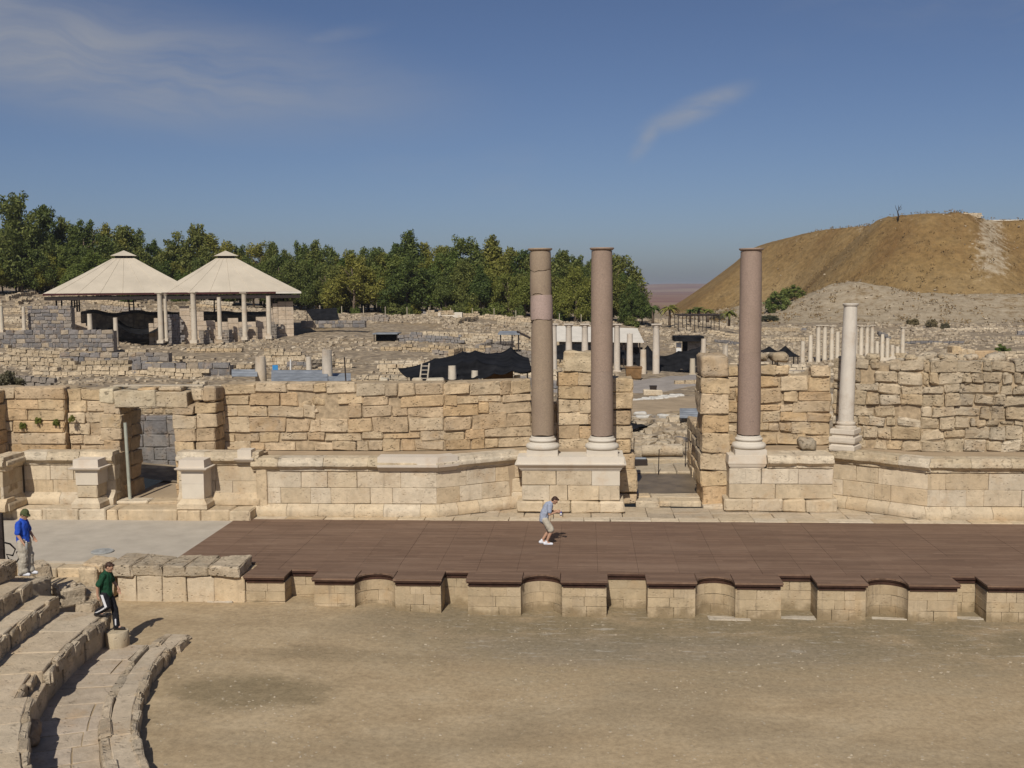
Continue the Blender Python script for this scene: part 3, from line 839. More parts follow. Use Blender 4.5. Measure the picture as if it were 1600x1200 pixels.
def podium(parent, pts, z0, seed, exts=None, newcorn=None, heights=(0.455, 0.61, 0.62), corn=True, mw=0.95, corner_rough=1.0):
    """moulded base, two ashlar courses and a cornice along a polyline"""
    hb, h1, h2 = heights
    strip_core.s = 0.0
    strip_core(parent, pts, z0-0.1, lambda s: z0+hb+h1+h2+0.4, 0.1, 1.0, M['core'])
    for i, (a, bb) in enumerate(zip(pts[:-1], pts[1:])):
        ex = exts[i] if exts else (0, 0)
        profile_run(parent, 'base_block', (*a, z0), (*bb, z0), BASE_PROF, M['ashlar'], ASH, 1.15, 0.016, seed=seed*10+i, ext=ex, rough=0.5)
        if corn:
            profile_run(parent, 'cornice_block', (*a, z0+hb+h1+h2+0.003), (*bb, 0), CORN_PROF, M['lime'], [(0.55, 0.45, 0.31), (0.50, 0.405, 0.27), (0.54, 0.46, 0.34)], 1.3, 0.02, seed=seed*10+5+i, ext=ex, rough=1.3)
    wall(parent, pts, z0+hb+0.003, [h1, h2], mw, 0.5, None, M['ashlar'], ASH, 0.016, 0.008, 0.009, 0.006, seed, core=False)
# left projecting section (F) with its slanting return
pf = thing('podium', (-9, 38.6, 1.1), 'pale moulded stone podium left of the paired columns, slanted return and restored corner cap', 'podium')
FY = 38.52
podium(pf, [(-12.38, FY), (-5.55, FY), (-2.6, 40.35)], ZS, 51, [(0.2, 0.1), (0.1, 0)])
# restored white cornice piece at the corner
def white_cap(parent, x0, x1, yf, yb, z0, prof=None, name='restored_cornice'):
    w, d_ = x1-x0, yb-yf
    v, f = rect_stack(w, d_, prof or [(0, 0.05), (0.05, 0.06), (0.05, 0.09), (0.18, 0.22), (0.21, 0.26), (0.29, 0.265), (0.30, 0.20), (0.57, 0.18)])
    return link(name, mesh(v, f), M['new'], ((x0+x1)/2, (yf+yb)/2, z0), 0, parent, tint(NEWS, rs, .02))
zc = ZS+0.455+1.23
NPROF = [(0.03, 0), (0.06, .04), (0.09, .05), (.20, .17), (.265, .20), (.272, .285), (.20, .29), (.19, .575)]
profile_run(pf, 'restored_cornice', (-7.75, FY, zc+.012), (-5.55, FY, 0), NPROF, M['new'], NEWS, 9, 0.0, seed=58, ext=(0, .09), rough=0, depth_back=.55)
profile_run(pf, 'restored_cornice', (-5.55, FY, zc+.010), (-4.87, FY+.4216, 0), NPROF, M['new'], NEWS, 9, 0.0, seed=59, ext=(.02, 0), rough=0, depth_back=.5)
# left return wall of this section
put = put_stone(pf, 'side_block', (-12.42, 38.75, ZS+0.2), -math.pi/2, 0.6, 0.4, 1.6, M['ashlar'], tint(ASH), 0.03, 0.02)
# far left recess (behind pedestals)
pl = thing('podium', (-17, 38.7, 1.5), 'pale stone podium wall behind the two white capped pedestals', 'podium')
Z15 = 1.49
podium(pl, [(-21.6, 38.62), (-18.0, 38.62)], Z15, 53, heights=(0.36, 0.55, 0.58), mw=0.85)
podium(pl, [(-15.5, 38.62), (-12.3, 38.62)], Z15, 54, heights=(0.36, 0.55, 0.58), mw=0.85)
white_cap(pl, -13.05, -12.62, 38.45, 38.9, Z15+1.65, [(0, 0.03), (0.03, 0.08), (0.12, 0.16), (0.16, 0.17), (0.17, 0.05), (0.48, 0.05)])
pa = thing('podium', (-23, 38, 1.5), 'stone podium block ending in a shaded side, beyond the left pedestal', 'podium')
podium(pa, [(-26.0, 37.15), (-21.62, 37.15), (-21.62, 38.55)], Z15, 55, [(0, 0.15), (0, 0)], heights=(0.36, 0.55, 0.58))
# pedestals
def pedestal(x, yf, w, d_, label):
    t = thing('pedestal', (x, yf+d_/2, Z15), label, 'pedestal', 'pedestals beside the left doorway')
    v, f = rect_stack(w, d_, [(0, .13), (.02, .15), (.20, .15), (.26, .10), (.34, .05), (.38, .02)])
    link('base', mesh(v, f), M['ashlar'], (x, yf+d_/2, Z15), 0, t, tint(ASH))
    return t
p1 = pedestal(-18.72, 37.78, 0.80, 1.1, 'pedestal left of the doorway, old stone below a white restored upper block')
put_stone(p1, 'die_block', (-18.72, 37.80, Z15+0.385), 0, 0.80, 1.05, 0.50, M['ashlar'], tint(ASH), 0.03, 0.015, fine=True)
v, f = rect_stack(0.86, 1.1, [(0, 0), (0.52, 0)]); link('restored_die', mesh(v, f), M['new'], (-18.70, 38.32, Z15+0.89), 0, p1, (0.56, 0.49, 0.385))
white_cap(p1, -19.13, -18.27, 37.77, 38.87, Z15+1.415, [(0, 0.01), (0.04, 0.05), (0.09, 0.17), (0.14, 0.19), (0.15, 0.06), (0.44, 0.05)], 'cap')
p2 = pedestal(-14.62, 37.75, 0.84, 1.1, 'pedestal right of the doorway with tall white restored die and cap')
v, f = rect_stack(0.84, 1.08, [(0, 0), (0.56, 0)]); link('restored_die', mesh(v, f), M['new'], (-14.62, 38.30, Z15+0.385), 0, p2, (0.60, 0.53, 0.42))
v, f = rect_stack(0.85, 1.09, [(0, 0), (0.46, 0)]); link('restored_die', mesh(v, f), M['new'], (-14.62, 38.30, Z15+0.95), 0, p2, (0.585, 0.515, 0.41))
white_cap(p2, -15.05, -14.19, 37.74, 38.84, Z15+1.415, [(0, 0.01), (0.04, 0.05), (0.09, 0.17), (0.14, 0.19), (0.15, 0.06), (0.44, 0.05)], 'cap')
# pedestal of the two left granite columns (G)
pg = thing('column_pedestal', (-0.57, 39.9, ZS), 'broad pale pedestal carrying the pair of granite columns', 'pedestal')
GX0, GX1, GY0, GY1 = -2.42, 1.30, 39.36, 40.75
gx, gy = (GX0+GX1)/2, (GY0+GY1)/2
def ring_blocks(parent, x0, x1, y0, y1, z0, h, mw, mat, pal, seed, r=0.02, amp=0.01, nm='block', front_new=None):
    rs = random.Random(seed)
    n = max(1, round((x1-x0)/mw)); cut = [x0] + [x0+(x1-x0)*(i/n)+rs.uniform(-.15, .15)*mw for i in range(1, n)] + [x1]
    for i, (a, bb) in enumerate(zip(cut[:-1], cut[1:])):
        put_stone(parent, nm, ((a+bb)/2, y0+rs.uniform(0, .012), z0+.004), 0, bb-a-0.01, y1-y0, h-0.008, mat, tint(pal, rs), r, amp, fine=True)
ring_blocks(pg, GX0-.17, GX1+.17, GY0-.18, GY1, ZS, 0.46, 0.95, M['ashlar'], ASH, 61, 0.05, 0.03, 'base_block')
ring_blocks(pg, GX0, GX1, GY0, GY1, ZS+.46, 0.58, 1.05, M['ashlar'], ASH, 62)
ring_blocks(pg, GX0, GX1-1.05, GY0, GY1, ZS+1.04, 0.58, 1.35, M['ashlar'], ASH, 63)
v, f = rect_stack(1.05, GY1-GY0, [(0, 0), (0.572, 0)]); link('restored_block', mesh(v, f), M['new'], (GX1-.525, gy, ZS+1.044), 0, pg, (0.57, 0.505, 0.40))
v, f = rect_stack(GX1-GX0, GY1-GY0, [(0, 0.03), (0.05, 0.04), (0.055, 0.07), (0.10, 0.09), (0.20, 0.20), (0.23, 0.235), (0.27, 0.24), (0.285, 0.16), (0.53, 0.145)])
link('restored_cornice', mesh(v, f), M['new'], (gx, gy, ZS+1.624), 0, pg, (0.60, 0.535, 0.435))
# right pedestal run (I) and slanting return (J), right front (K)
pi_ = thing('podium', (7.4, 39.9, ZS), 'pale stone podium under the single granite column right of the central doorway', 'podium')
IX0, IX1, IY0, IY1 = 5.45, 9.32, 39.82, 41.2
ring_blocks(pi_, IX0-.16, IX1+.18, IY0-.19, IY1, ZS, 0.47, 1.1, M['ashlar'], ASH, 71, 0.05, 0.035, 'base_block')
ring_blocks(pi_, IX0, IX1, IY0, IY1, ZS+.47, 0.56, 1.6, M['ashlar'], ASH, 72)
ring_blocks(pi_, IX0, IX1, IY0, IY1, ZS+1.03, 0.60, 1.3, M['ashlar'], [(0.57, 0.48, 0.36), (0.58, 0.495, 0.37)], 73)
v, f = rect_stack(1.2, 1.0, [(0, 0.03), (0.05, 0.04), (0.06, 0.07), (0.16, 0.10), (0.19, 0.12), (0.50, 0.10)])
link('restored_cornice', mesh(v, f), M['new'], (6.12, 40.38, ZS+1.634), 0, pi_, (0.575, 0.50, 0.395))
profile_run(pi_, 'cornice_block', (6.85, IY0, ZS+1.634), (IX1, IY0, 0), CORN_PROF[:-1]+[(0.05, 0.50)], M['lime'], [(0.55, 0.46, 0.33)], 1.1, 0.025, seed=75, rough=1.8, depth_back=1.3)
pj = thing('podium', (13, 39.3, ZS), 'pale stone podium with slanting left face and chipped rust stained cornice', 'podium')
podium(pj, [(9.36, 41.0), (12.42, FY+0.1), (19.5, FY+0.1)], ZS, 57, [(0, 0.1), (0.1, 0)])

# ------------------------------------------------------------------ ledges of packed earth on top of the podium
lz = ZS+1.685+.50
mb = MB()
for out in ([(-12.4, FY+.3), (-5.6, FY+.3), (-5.3, 41.2), (-14.4, 41.2), (-14.4, 39.3)], [(-5.6, FY+.3), (-2.3, 40.45), (-1.2, 42.5), (-5.3, 41.2)], [(-2.3, 40.45), (1.2, 40.5), (1.2, 42.5), (-1.2, 42.5)],
            [(5.5, 40.9), (9.5, 41.2), (10.0, 42.6), (5.5, 42.6)], [(9.5, 41.2), (12.5, FY+.4), (13.2, 41.2), (10.0, 42.6)], [(12.5, FY+.4), (20.5, FY+.4), (20.5, 41.2), (13.2, 41.2)]):
    dz = 0.004*len(mb.f)
    mb.prism(out, 1.2+dz, lz-.03+dz*.1)
mb.prism([(-24, 38.8), (-18.2, 38.8), (-18.2, 40.5), (-24, 40.5)], 1.2, 3.18); mb.prism([(-15.4, 38.8), (-12.4, 38.8), (-12.4, 40.6), (-15.4, 40.6)], 1.2, 3.19)
struct(link('podium_ledge', mb.mesh(), M['dirt']))
# packing between the slanted return and the pedestal
for x_, y_, z_, h_ in ((-2.62, 40.2, ZS, .6), (-2.6, 40.22, ZS+.61, .55), (-2.62, 40.25, ZS+1.17, .6), (-2.55, 40.2, ZS+1.78, .42)):
    put_stone(pf, 'packing_block', (x_, y_, z_), .1, .6, .6, h_, M['ashlar'], tint(ASH), .03, .02)
# ------------------------------------------------------------------ upper walls of the stage building
def wob(base, amp, f=0.9, seed=0.0, steps=None):
    def fn(s):
        z = base + amp*noise.noise(Vector((s*f, seed, 0.3)))
        if steps:
            for s0, s1, dz in steps:
                if s0 <= s <= s1: z += dz
        return z
    return fn
def greytop(z_lo, z_hi):
    def fn(s, z, c):
        n = noise.noise(Vector((s*0.45, z*0.8, 5.5)))
        t = max(0, min(1, (z-z_lo)/(z_hi-z_lo)))*0.45 + n*0.55
        t = max(0, min(0.85, t))
        g_ = (0.355, 0.295, 0.210)
        return tuple(a*(1-t)+b*t for a, b in zip(c, g_))
    return fn
dw = thing('doorway_wall', (-17, 40, 1.5), 'honey stone wall with a square doorway and broken lintel at left of the ruin', 'wall')
# left of the doorway
wall(dw, [(-24.5, 39.5), (-20.35, 39.5)], 3.25, [.44, .46, .43, .45, .42, .46], 0.85, 0.6, wob(5.9, .15, 1.3, 2), M['lime'], LIME, .03, .035, .012, .04, 101, fine=True, warp=.03, thick=1.6, und=.08, jv=1.0)
wall(dw, [(-20.3, 39.75), (-18.7, 39.75)], 3.2, [.40, .44, .40, .44, .46, .46], 0.6, 0.5, wob(5.86, .1, 1.1, 4), M['lime'], LIME, .03, .035, .012, .04, 102, fine=True, warp=.03, thick=1.4, und=.08, jv=1.0)
rs = random.Random(103)
def jamb(parent, x0, x1, yf, depth, z0, hs, mat, pal, seed, split=False, r=.03, amp=.035, ragged=(0, 0)):
    rs = random.Random(seed); z = z0
    for h in hs:
        a = x0 + rs.uniform(-ragged[0], ragged[0]); b_ = x1 + rs.uniform(-ragged[1], ragged[1])
        n = 2 if split else 1
        for k in range(n):
            put_stone(parent, 'block', ((a+b_)/2, yf+k*depth/n+rs.uniform(-.03, .03)*(k == 0), z+.007), rs.uniform(-.012, .012), b_-a, depth/n-.012, h-.014, mat, tint(pal, rs), r, amp, .02, seg=(5, 5, 5))
        z += h
jamb(dw, -18.75, -18.02, 39.35, 1.9, 1.5, [.62, .55, .60, .56, .48, .55, .42], M['lime'], LIME, 104, True, ragged=(.14, .05))
jamb(dw, -15.92, -15.08, 39.35, 1.9, 1.5, [.60, .58, .56, .55, .50, .52, .42], M['lime'], LIME, 105, True, ragged=(.05, .08))
jamb(dw, -15.06, -14.28, 39.42, 1.7, 1.5, [.60, .62, .52, .55, .53, .55, .42], M['lime'], LIME, 106, True, ragged=(.02, .06))
# end of a cross wall at far left, its flank in shade
jamb(dw, -24.2, -22.72, 38.25, 1.3, 3.2, [.55, .5, .52, .55, .5], M['lime'], LIME, 107)
# lintel, broken in two, and the courses over it
put_stone(dw, 'lintel', (-17.42, 39.33, 5.15), 0.0, 1.62, 1.5, 0.62, M['lime'], (0.52, 0.43, 0.29), .025, .03, seg=(10, 4, 6))
put_stone(dw, 'lintel', (-15.98, 39.35, 5.14), 0.01, 1.22, 1.5, 0.60, M['lime'], (0.49, 0.39, 0.255), .025, .03, seg=(10, 4, 6))
put_stone(dw, 'block', (-18.55, 39.36, 5.28), 0, .55, 1.4, .58, M['lime'], (0.55, .46, .31), .05, .03, fine=True)
for x_, w_, h_ in ((-17.0, .7, .16), (-16.1, .9, .17), (-14.98, .45, .5), (-14.5, .5, .55)):
    put_stone(dw, 'block', (x_, 39.5, 5.75 if h_ < .3 else 5.36), 0, w_, 1.0, h_, M['lime'], tint(LIME), .06, .04, fine=True)
mb = MB().box(-18.5, -14.9, 39.9, 40.15, 0, .05); link('cover_board', mb.mesh(), M['wood'], (0, 0, 5.90), 0, dw)
mb = MB().box(-24.4, -18.7, 40.3, 40.9, 0, 4.2).box(-15.0, -14.35, 40.3, 41.1, 0, 4.3); link('core', mb.mesh(), M['core'], (0, 0, 1.5), 0, dw)
# threshold and floor of the left doorway, leaning board
mb = MB().box(-18.1, -15.8, 38.75, 44.4, 0, .5)
struct(link('doorway_floor', mb.mesh(), M['dirt'], (0, 0, 1.0)))
for a, b_ in ((-18.0, -16.75), (-16.74, -15.55)):
    put_stone(dw, 'threshold_block', ((a+b_)/2, 38.62, 1.47), 0, b_-a-.01, .7, .12, M['ashlar'], tint(ASH), .03, .02)
mb = MB().tube([(0, 0, 0), (-.18, .25, 3.05)], .065, 8)
tag(link('leaning_board', mb.mesh(), M['pipe'], (-17.62, 39.02, 1.5)), 'pale green pole leaning inside the left doorway', 'pole')

# centre left wall
cw = thing('ruined_wall', (-9, 41, 3.2), 'long honey coloured block wall above the podium with a broken hollow and grey weathered top', 'wall')
wl = [(-14.4, 40.5), (-5.5, 40.5), (-2.15, 41.75)]
def hollow(s, z, q):
    # broken hollow around 3.4 m along, and the odd lost stone
    if 3.2 < s < 4.5 and 4.85 < z < 5.4: return True
    return q < 0.03
wall(cw, wl, 3.28, [.40, .44, .47, .45, .46, .46], 0.80, 0.5, wob(6.02, .10, 1.6, 6), M['lime'], LIME, .028, .04, .010, .035, 111, fine=True, warp=.05, und=.20, jv=1.2, skip=hollow, thick=1.5, wr=(.45, 1.6), colf=greytop(5.2, 6.1))
for x_, z_, w_, h_ in ((-11.0, 4.98, .4, .28), (-10.45, 5.08, .55, .3), (-10.75, 4.72, .5, .22)):
    put_stone(cw, 'broken_block', (x_, 40.52, z_), random.uniform(-.2, .2), w_, .4, h_, M['lime_rough'], tint(LIME), .09, .06, .1, fine=True)
# low link behind the left granite column with a black panel painting the shade of a gap
lk = thing('ruined_wall', (-1.7, 42, 3.2), 'short low block wall with painted gap shade, half hidden behind the left granite column', 'wall')
wall(lk, [(-2.25, 41.95), (-1.1, 41.95)], 3.2, [.5, .48, .45, .4], 0.7, .5, None, M['lime'], LIME, .05, .03, seed=112, fine=True)
mb = MB().box(-.55, .55, 0, .04, 0, .42); link('gap_shade_panel', mb.mesh(), M['tarp_and_shade'], (-2.0, 41.9, 4.62), 0, lk)
# wall of large blocks behind the pair of columns
bw = thing('block_pier', (0.2, 42, 1.1), 'tall pier of large pitted blocks standing behind the pair of granite columns', 'wall')
rs = random.Random(113)
z = 3.1
for i, h in enumerate([.52, .56, .50, .55, .50, .52, .02]):
    if h < .1: break
    for a, b_ in (((-1.12, -.25), (-.24, .62)) if i % 2 else ((-1.1, .15), (.16, .62))):
        put_stone(bw, 'block', ((a+b_)/2, 41.32+rs.uniform(-.03, .03), z+.006), rs.uniform(-.01, .01), b_-a-.012, 1.2, h-.012, M['lime'], tint(LIME, rs), .025, .035, .015, seg=(7, 4, 6))
    z += h
put_stone(bw, 'block', (-.12, 41.3, z+.005), .01, 1.42, 1.2, .82, M['lime'], (0.49, .395, .26), .05, .06, .04, seg=(10, 5, 8))
z = 1.1
for i, h in enumerate([.46, .85, .62, .58, .55, .62, .70, .55]):
    x1 = 1.86 + rs.uniform(-.06, .08) + (.14 if i < 2 else 0)
    put_stone(bw, 'block', ((.66+x1)/2, (41.3 if i > 1 else 40.8)+rs.uniform(-.04, .03), z+.006), rs.uniform(-.02, .02), x1-.66, 1.5 if i > 1 else 2.0, h-.012, M['lime'], tint(LIME, rs), .04, .05, .03, seg=(7, 5, 7))
    z += h
# right jamb pier
rp = thing('block_pier', (5, 41.3, 1.1), 'tall pier of single large blocks at right side of the central doorway', 'wall')
z = 1.1
for i, h in enumerate([.80, .62, .66, .78, .72, .80, .62, .90]):
    x0 = 4.47 + rs.uniform(-.05, .08); x1 = 5.55 + rs.uniform(-.04, .02)
    put_stone(rp, 'block', ((x0+x1)/2, 40.62+rs.uniform(-.05, .04), z+.006), rs.uniform(-.02, .02), x1-x0, 2.0, h-.012, M['lime'], tint(LIME, rs), .035 if i < 7 else .09, .05, .03, seg=(8, 6, 8))
    z += h
# right hand walls
rw = thing('ruined_wall', (7.6, 42.4, 3.2), 'rough block wall between the right granite column and the white column', 'wall')
wall(rw, [(5.55, 42.1), (9.7, 42.1)], 3.3, [.42, .44, .46, .45, .47, .44, .48], 0.72, .5, wob(6.45, .12, 1.5, 9, [(0, 1.9, .3), (2.6, 3.6, -.35)]), M['lime'], LIME, .04, .05, .014, .05, 121, fine=True, warp=.08, und=.20, jv=1.3, thick=1.6, wr=(.45, 1.5), colf=greytop(5.6, 7.0))
for x_, w_ in ((6.9, .75), (7.75, .7)):
    put_stone(rw, 'capstone', (x_, 42.0, 6.62), .05, w_, 1.0, .34, M['lime_rough'], (0.40, .32, .215), .13, .07, .06, seg=(6, 5, 5))
put_stone(rw, 'fallen_block', (8.62, 40.85, 3.25), .1, .62, .5, .46, M['lime_rough'], (0.38, .32, .235), .09, .06, .05, fine=True)
rr_ = thing('ruined_wall', (14, 41, 3.2), 'long rugged wall of eroded grey brown blocks right of the white column', 'wall')
def rugcol(s, z, c):
    g_ = greytop(4.9, 6.6)(s, z, c)
    return g_
wall(rr_, [(9.75, 42.0), (12.75, 40.55), (20.5, 40.55)], 3.27, [.42, .44, .40, .46, .44, .42, .45, .46], 0.54, .55, wob(6.72, .16, 1.1, 13, [(0, 2.5, -.1)]), M['lime_rough'], RUGGED, .045, .07, .012, .055, 131, fine=True, warp=.12, und=.2, jv=1.1, thick=1.9, wr=(.4, 1.6), colf=rugcol, skip=lambda s, z, q: q < .02)
# loose stones along the ragged tops (kept as parts of the rugged wall)
rs = random.Random(133)
for i in range(26):
    x_ = rs.uniform(10.2, 20); y_ = 41.2 + rs.uniform(0, .9) + (max(0, 12.7-x_)*.5)
    put_stone(rr_, 'loose_block', (x_, y_, 6.60+rs.uniform(-.1, .05)), rs.uniform(-.6, .6), rs.uniform(.3, .8), rs.uniform(.3, .6), rs.uniform(.18, .36), M['lime_rough'], tint(RUGGED, rs), .1, .07, .1)

# ------------------------------------------------------------------ columns
M['crack'] = plain('dark_crack', (0.05, 0.038, 0.028), .95, .2, 5, .02)
def jag(seed, n, amp):
    return [amp*(noise.noise(Vector((math.cos(2*math.pi*k/n)*1.6, math.sin(2*math.pi*k/n)*1.6, seed*3.3))) + .4*noise.noise(Vector((math.cos(2*math.pi*k/n)*6, math.sin(2*math.pi*k/n)*6, seed*1.3)))) for k in range(n)]
def shaft_piece(r0, r1, z0, z1, j0, j1, n=32, rows=5):
    v = []; f = []
    for i in range(rows+1):
        t = i/rows; r = r0+(r1-r0)*t
        for k in range(n):
            a = 2*math.pi*k/n
            zz = z0+(z1-z0)*t + (j0[k]*(1-t) if j0 else 0)*(1 if i == 0 else .0) + (j1[k]*t if j1 else 0)*(1 if i == rows else .0)
            rr = r - (.012 if i in (0, rows) else 0) + .004*noise.noise(Vector((math.cos(a)*2, math.sin(a)*2, zz*2)))
            v.append((rr*math.cos(a), rr*math.sin(a), zz))
    for i in range(rows):
        for k in range(n):
            f.append((i*n+k, i*n+(k+1) % n, (i+1)*n+(k+1) % n, (i+1)*n+k))
    f.append(tuple(range(n-1, -1, -1))); f.append(tuple(rows*n+k for k in range(n)))
    me = mesh(v, f); me.polygons.foreach_set('use_smooth', [True]*(len(f)-2)+[False]*2)
    me.set_sharp_from_angle(angle=R(50))
    return me
def attic_base(r):
    P_ = []
    def tor(zc, rc, rad, a0, a1, n=7):
        for i in range(n+1):
            a = a0+(a1-a0)*i/n; P_.append((rc+rad*math.cos(a), zc+rad*math.sin(a)))
    tor(.11, r+.10, .11, -math.pi/2, math.pi/2)
    P_.append((r+.09, .235)); P_.append((r+.05, .275)); P_.append((r+.06, .30))
    tor(.36, r+.03, .055, -math.pi/2, math.pi/2)
    P_.append((r+.02, .43)); P_.append((r+.02, .47)); P_.append((r+.0, .50))
    return P_
GRC = (0.35, 0.265, 0.215)
def granite(px_b, px_t, Y, zb, ytop, cuts, cols, label, lean=0):
    b_ = ony(px_b, 690, Y); t_ = ony(px_t, ytop, Y)
    x = b_[0]; ztop = t_[2]
    th = thing('granite_column', (x, Y, zb), label, 'column', 'tall granite columns of the stage building')
    v, f = rect_stack(1.18, 1.18, [(0, 0), (.20, 0)]); link('plinth', mesh(v, f), M['new'], (x, Y, zb), 0, th, (0.56, .495, .40))
    link('base', lathe_mesh([(a, z) for a, z in attic_base(.44)], 36), M['new'], (x, Y, zb+.2), 0, th, (0.555, .50, .41))
    z0 = zb+.70
    zs = [z0] + [ony(px_b, yy, Y)[2] for yy in cuts] + [ztop-.10]
    H_ = ztop-z0
    n = 32
    js = [None] + [jag(i*7+px_b, n, .09) for i in range(len(cuts))] + [None]
    js[0] = jag(px_b+3, n, .05)
    dx = (t_[0]-x)
    for i in range(len(zs)-1):
        def rad(z): return .435 - .035*((z-z0)/H_)
        a, c = zs[i], zs[i+1]
        gp = .034
        me = shaft_piece(rad(a), rad(c), 0, c-a-gp, js[i] if i else js[0], js[i+1])
        link('shaft', me, M['granite'], (x + dx*((a-z0)/H_), Y, a+gp/2 + (.03 if i == 0 else 0)), random.uniform(0, .03), th, cols[i])
        if i+1 < len(zs)-1:
            mb, ff = lathe([(rad(c)-.035, -.12), (rad(c)-.035, .12)], 24)
            link('joint', mesh(mb, ff), M['crack'], (x + dx*((c-z0)/H_), Y, c), 0, th)
    link('top_ring', lathe_mesh([(.40, 0), (.415, .02), (.455, .05), (.46, .085), (.45, .10)], 32), M['granite'], (x+dx, Y, ztop-.10), 0, th, tuple(k*1.12 for k in cols[-1]))
    return th
tan_ = (0.285, 0.215, 0.148)
ZCAP = ZS+1.624+.53
g1 = granite(848, 844, 39.98, ZCAP, 388, [500, 461, 423], [tan_, (0.30, .225, .155), (0.29, .22, .152), (0.285, .215, .148)], 'cracked tan granite column broken into four drums, left of the pair')
# pale pink repair set into the second drum
link('repair_patch', shaft_piece(.425, .422, 0, .92, jag(3, 32, .05), jag(5, 32, .04)), M['granite'], (ony(848, 690, 39.98)[0]-.014, 39.965, ony(846, 499, 39.98)[2]), 0, g1, (0.37, .275, .23))
granite(940.5, 940.5, 39.98, ZCAP, 387, [580], [(0.275, .205, .155), (0.29, .212, .158)], 'pinkish granite column with one low crack, right of the pair')
granite(1170, 1174, 40.4, ZS+1.634+.50, 388, [552], [(0.275, .20, .155), (0.295, .215, .165)], 'lone reddish granite column right of the central doorway')
# white marble column
wx = ony(1321, 690, 40.9)[0]; wz = ony(1321, 703, 40.9)[2]; wt = ony(1326, 474, 40.9)
wc_ = thing('marble_column', (wx, 40.9, wz), 'slim white marble column on a stepped pedestal before the rugged wall', 'column')
v, f = rect_stack(.92, .92, [(0, 0), (.06, .02), (.20, .02), (.25, -.05), (.29, -.05), (.33, .02), (.40, .035), (.53, .035), (.55, .01), (.56, -.06), (.63, -.06), (.67, .0), (.83, .0), (.85, -.02)])
me = mesh(v, f); link('pedestal', me, M['marble'], (wx, 40.9, wz), R(-30), wc_, (0.56, .49, .39))
link('base', lathe_mesh([(.40, 0), (.40, .08), (.33, .11), (.33, .15), (.36, .17), (.36, .22), (.31, .25), (.30, .30)], 32), M['marble'], (wx, 40.9, wz+.853), 0, wc_, (0.56, .49, .39))
H_ = wt[2]-wz-1.15
me = shaft_piece(.295, .255, 0, H_-.10, None, None, 32, 8)
o = link('shaft', me, M['marble'], (wx, 40.9, wz+1.15), 0, wc_, (0.58, .525, .44)); o.rotation_euler = (0, R(1.2), 0)
link('top_ring', lathe_mesh([(.26, 0), (.29, .03), (.295, .08), (.27, .10)], 32), M['marble'], (wx+(H_-.1)*math.sin(R(1.2)), 40.9, wz+1.148+(H_-.1)), 0, wc_, (0.58, .525, .44))

# ------------------------------------------------------------------ seating at lower left
def arc_block(parent, name, r0, r1, a0, a1, z0, z1, mat, col, r=.04, amp=.025, seg=(6, 4, 4), gap=.012):
    """block of a curved row; r0 = inner face (towards the orchestra), angles measured from the left end round to the front"""
    rm = (r0+r1)/2; am = (a0+a1)/2
    w = (a1-a0)*r0-gap
    me = stone_mesh(w, r1-r0, z1-z0, r, amp, nid(), *seg)
    cx, cy = SCX-rm*math.cos(am), SCY-rm*math.sin(am)
    n = len(me.vertices); co = np.empty(n*3); me.vertices.foreach_get('co', co); co = co.reshape(-1, 3)
    ang = am - co[:, 0]/r0; rad = r0 + co[:, 1]
    out = np.stack([SCX-rad*np.cos(ang)-cx, SCY-rad*np.sin(ang)-cy, co[:, 2]], 1)
    me.vertices.foreach_set('co', out.ravel()); me.update()
    # x increasing must run the same way round as before so that faces stay outward
    return link(name, me, mat, (cx, cy, z0), 0, parent, col)
SEAT = [(0.49, 0.395, 0.275), (0.50, 0.405, 0.285), (0.47, 0.378, 0.26), (0.51, 0.42, 0.30)]
rs = random.Random(141)
cavea = [(16.0, 17.45, 1.10), (17.3, 18.15, 1.56), (18.0, 18.9, 2.0), (18.75, 19.65, 2.44), (19.5, 20.4, 2.88), (20.25, 21.15, 3.32), (21.0, 21.9, 3.76)]
names_ = ['first tall row of curved stone seating beside the paved orchestra walkway', 'second row of curved stone seats, stepping up from the tall first row', 'third curved stone seat row, where the person in blue stands',
          'fourth curved stone seat row behind the person in blue', 'fifth curved stone seat row', 'sixth curved stone seat row', 'seventh curved stone seat row']
A_END = [R(-.6), R(-0.2), R(0.2), R(-1.5), R(-1.5), R(-1.5), R(-1.5)]
def crumble(t, ra, rb, a0, a1, z0, z1, lo=.35, hi=.8, nm='edge_stone'):
    """broken front edge of a row, in short worn pieces"""
    a = a0
    while a < a1-.001:
        d_ = min(rs.uniform(lo, hi)/ra, a1-a)
        if a1-a-d_ < .2/ra: d_ = a1-a
        arc_block(t, nm, ra+rs.uniform(-.03, .06), rb, a, a+d_, z0, z1-max(0, rs.uniform(-.05, .07)), M['lime_rough'], tint(SEAT, rs, .05), .03, .042, (5, 3, 4), .006)
        a += d_
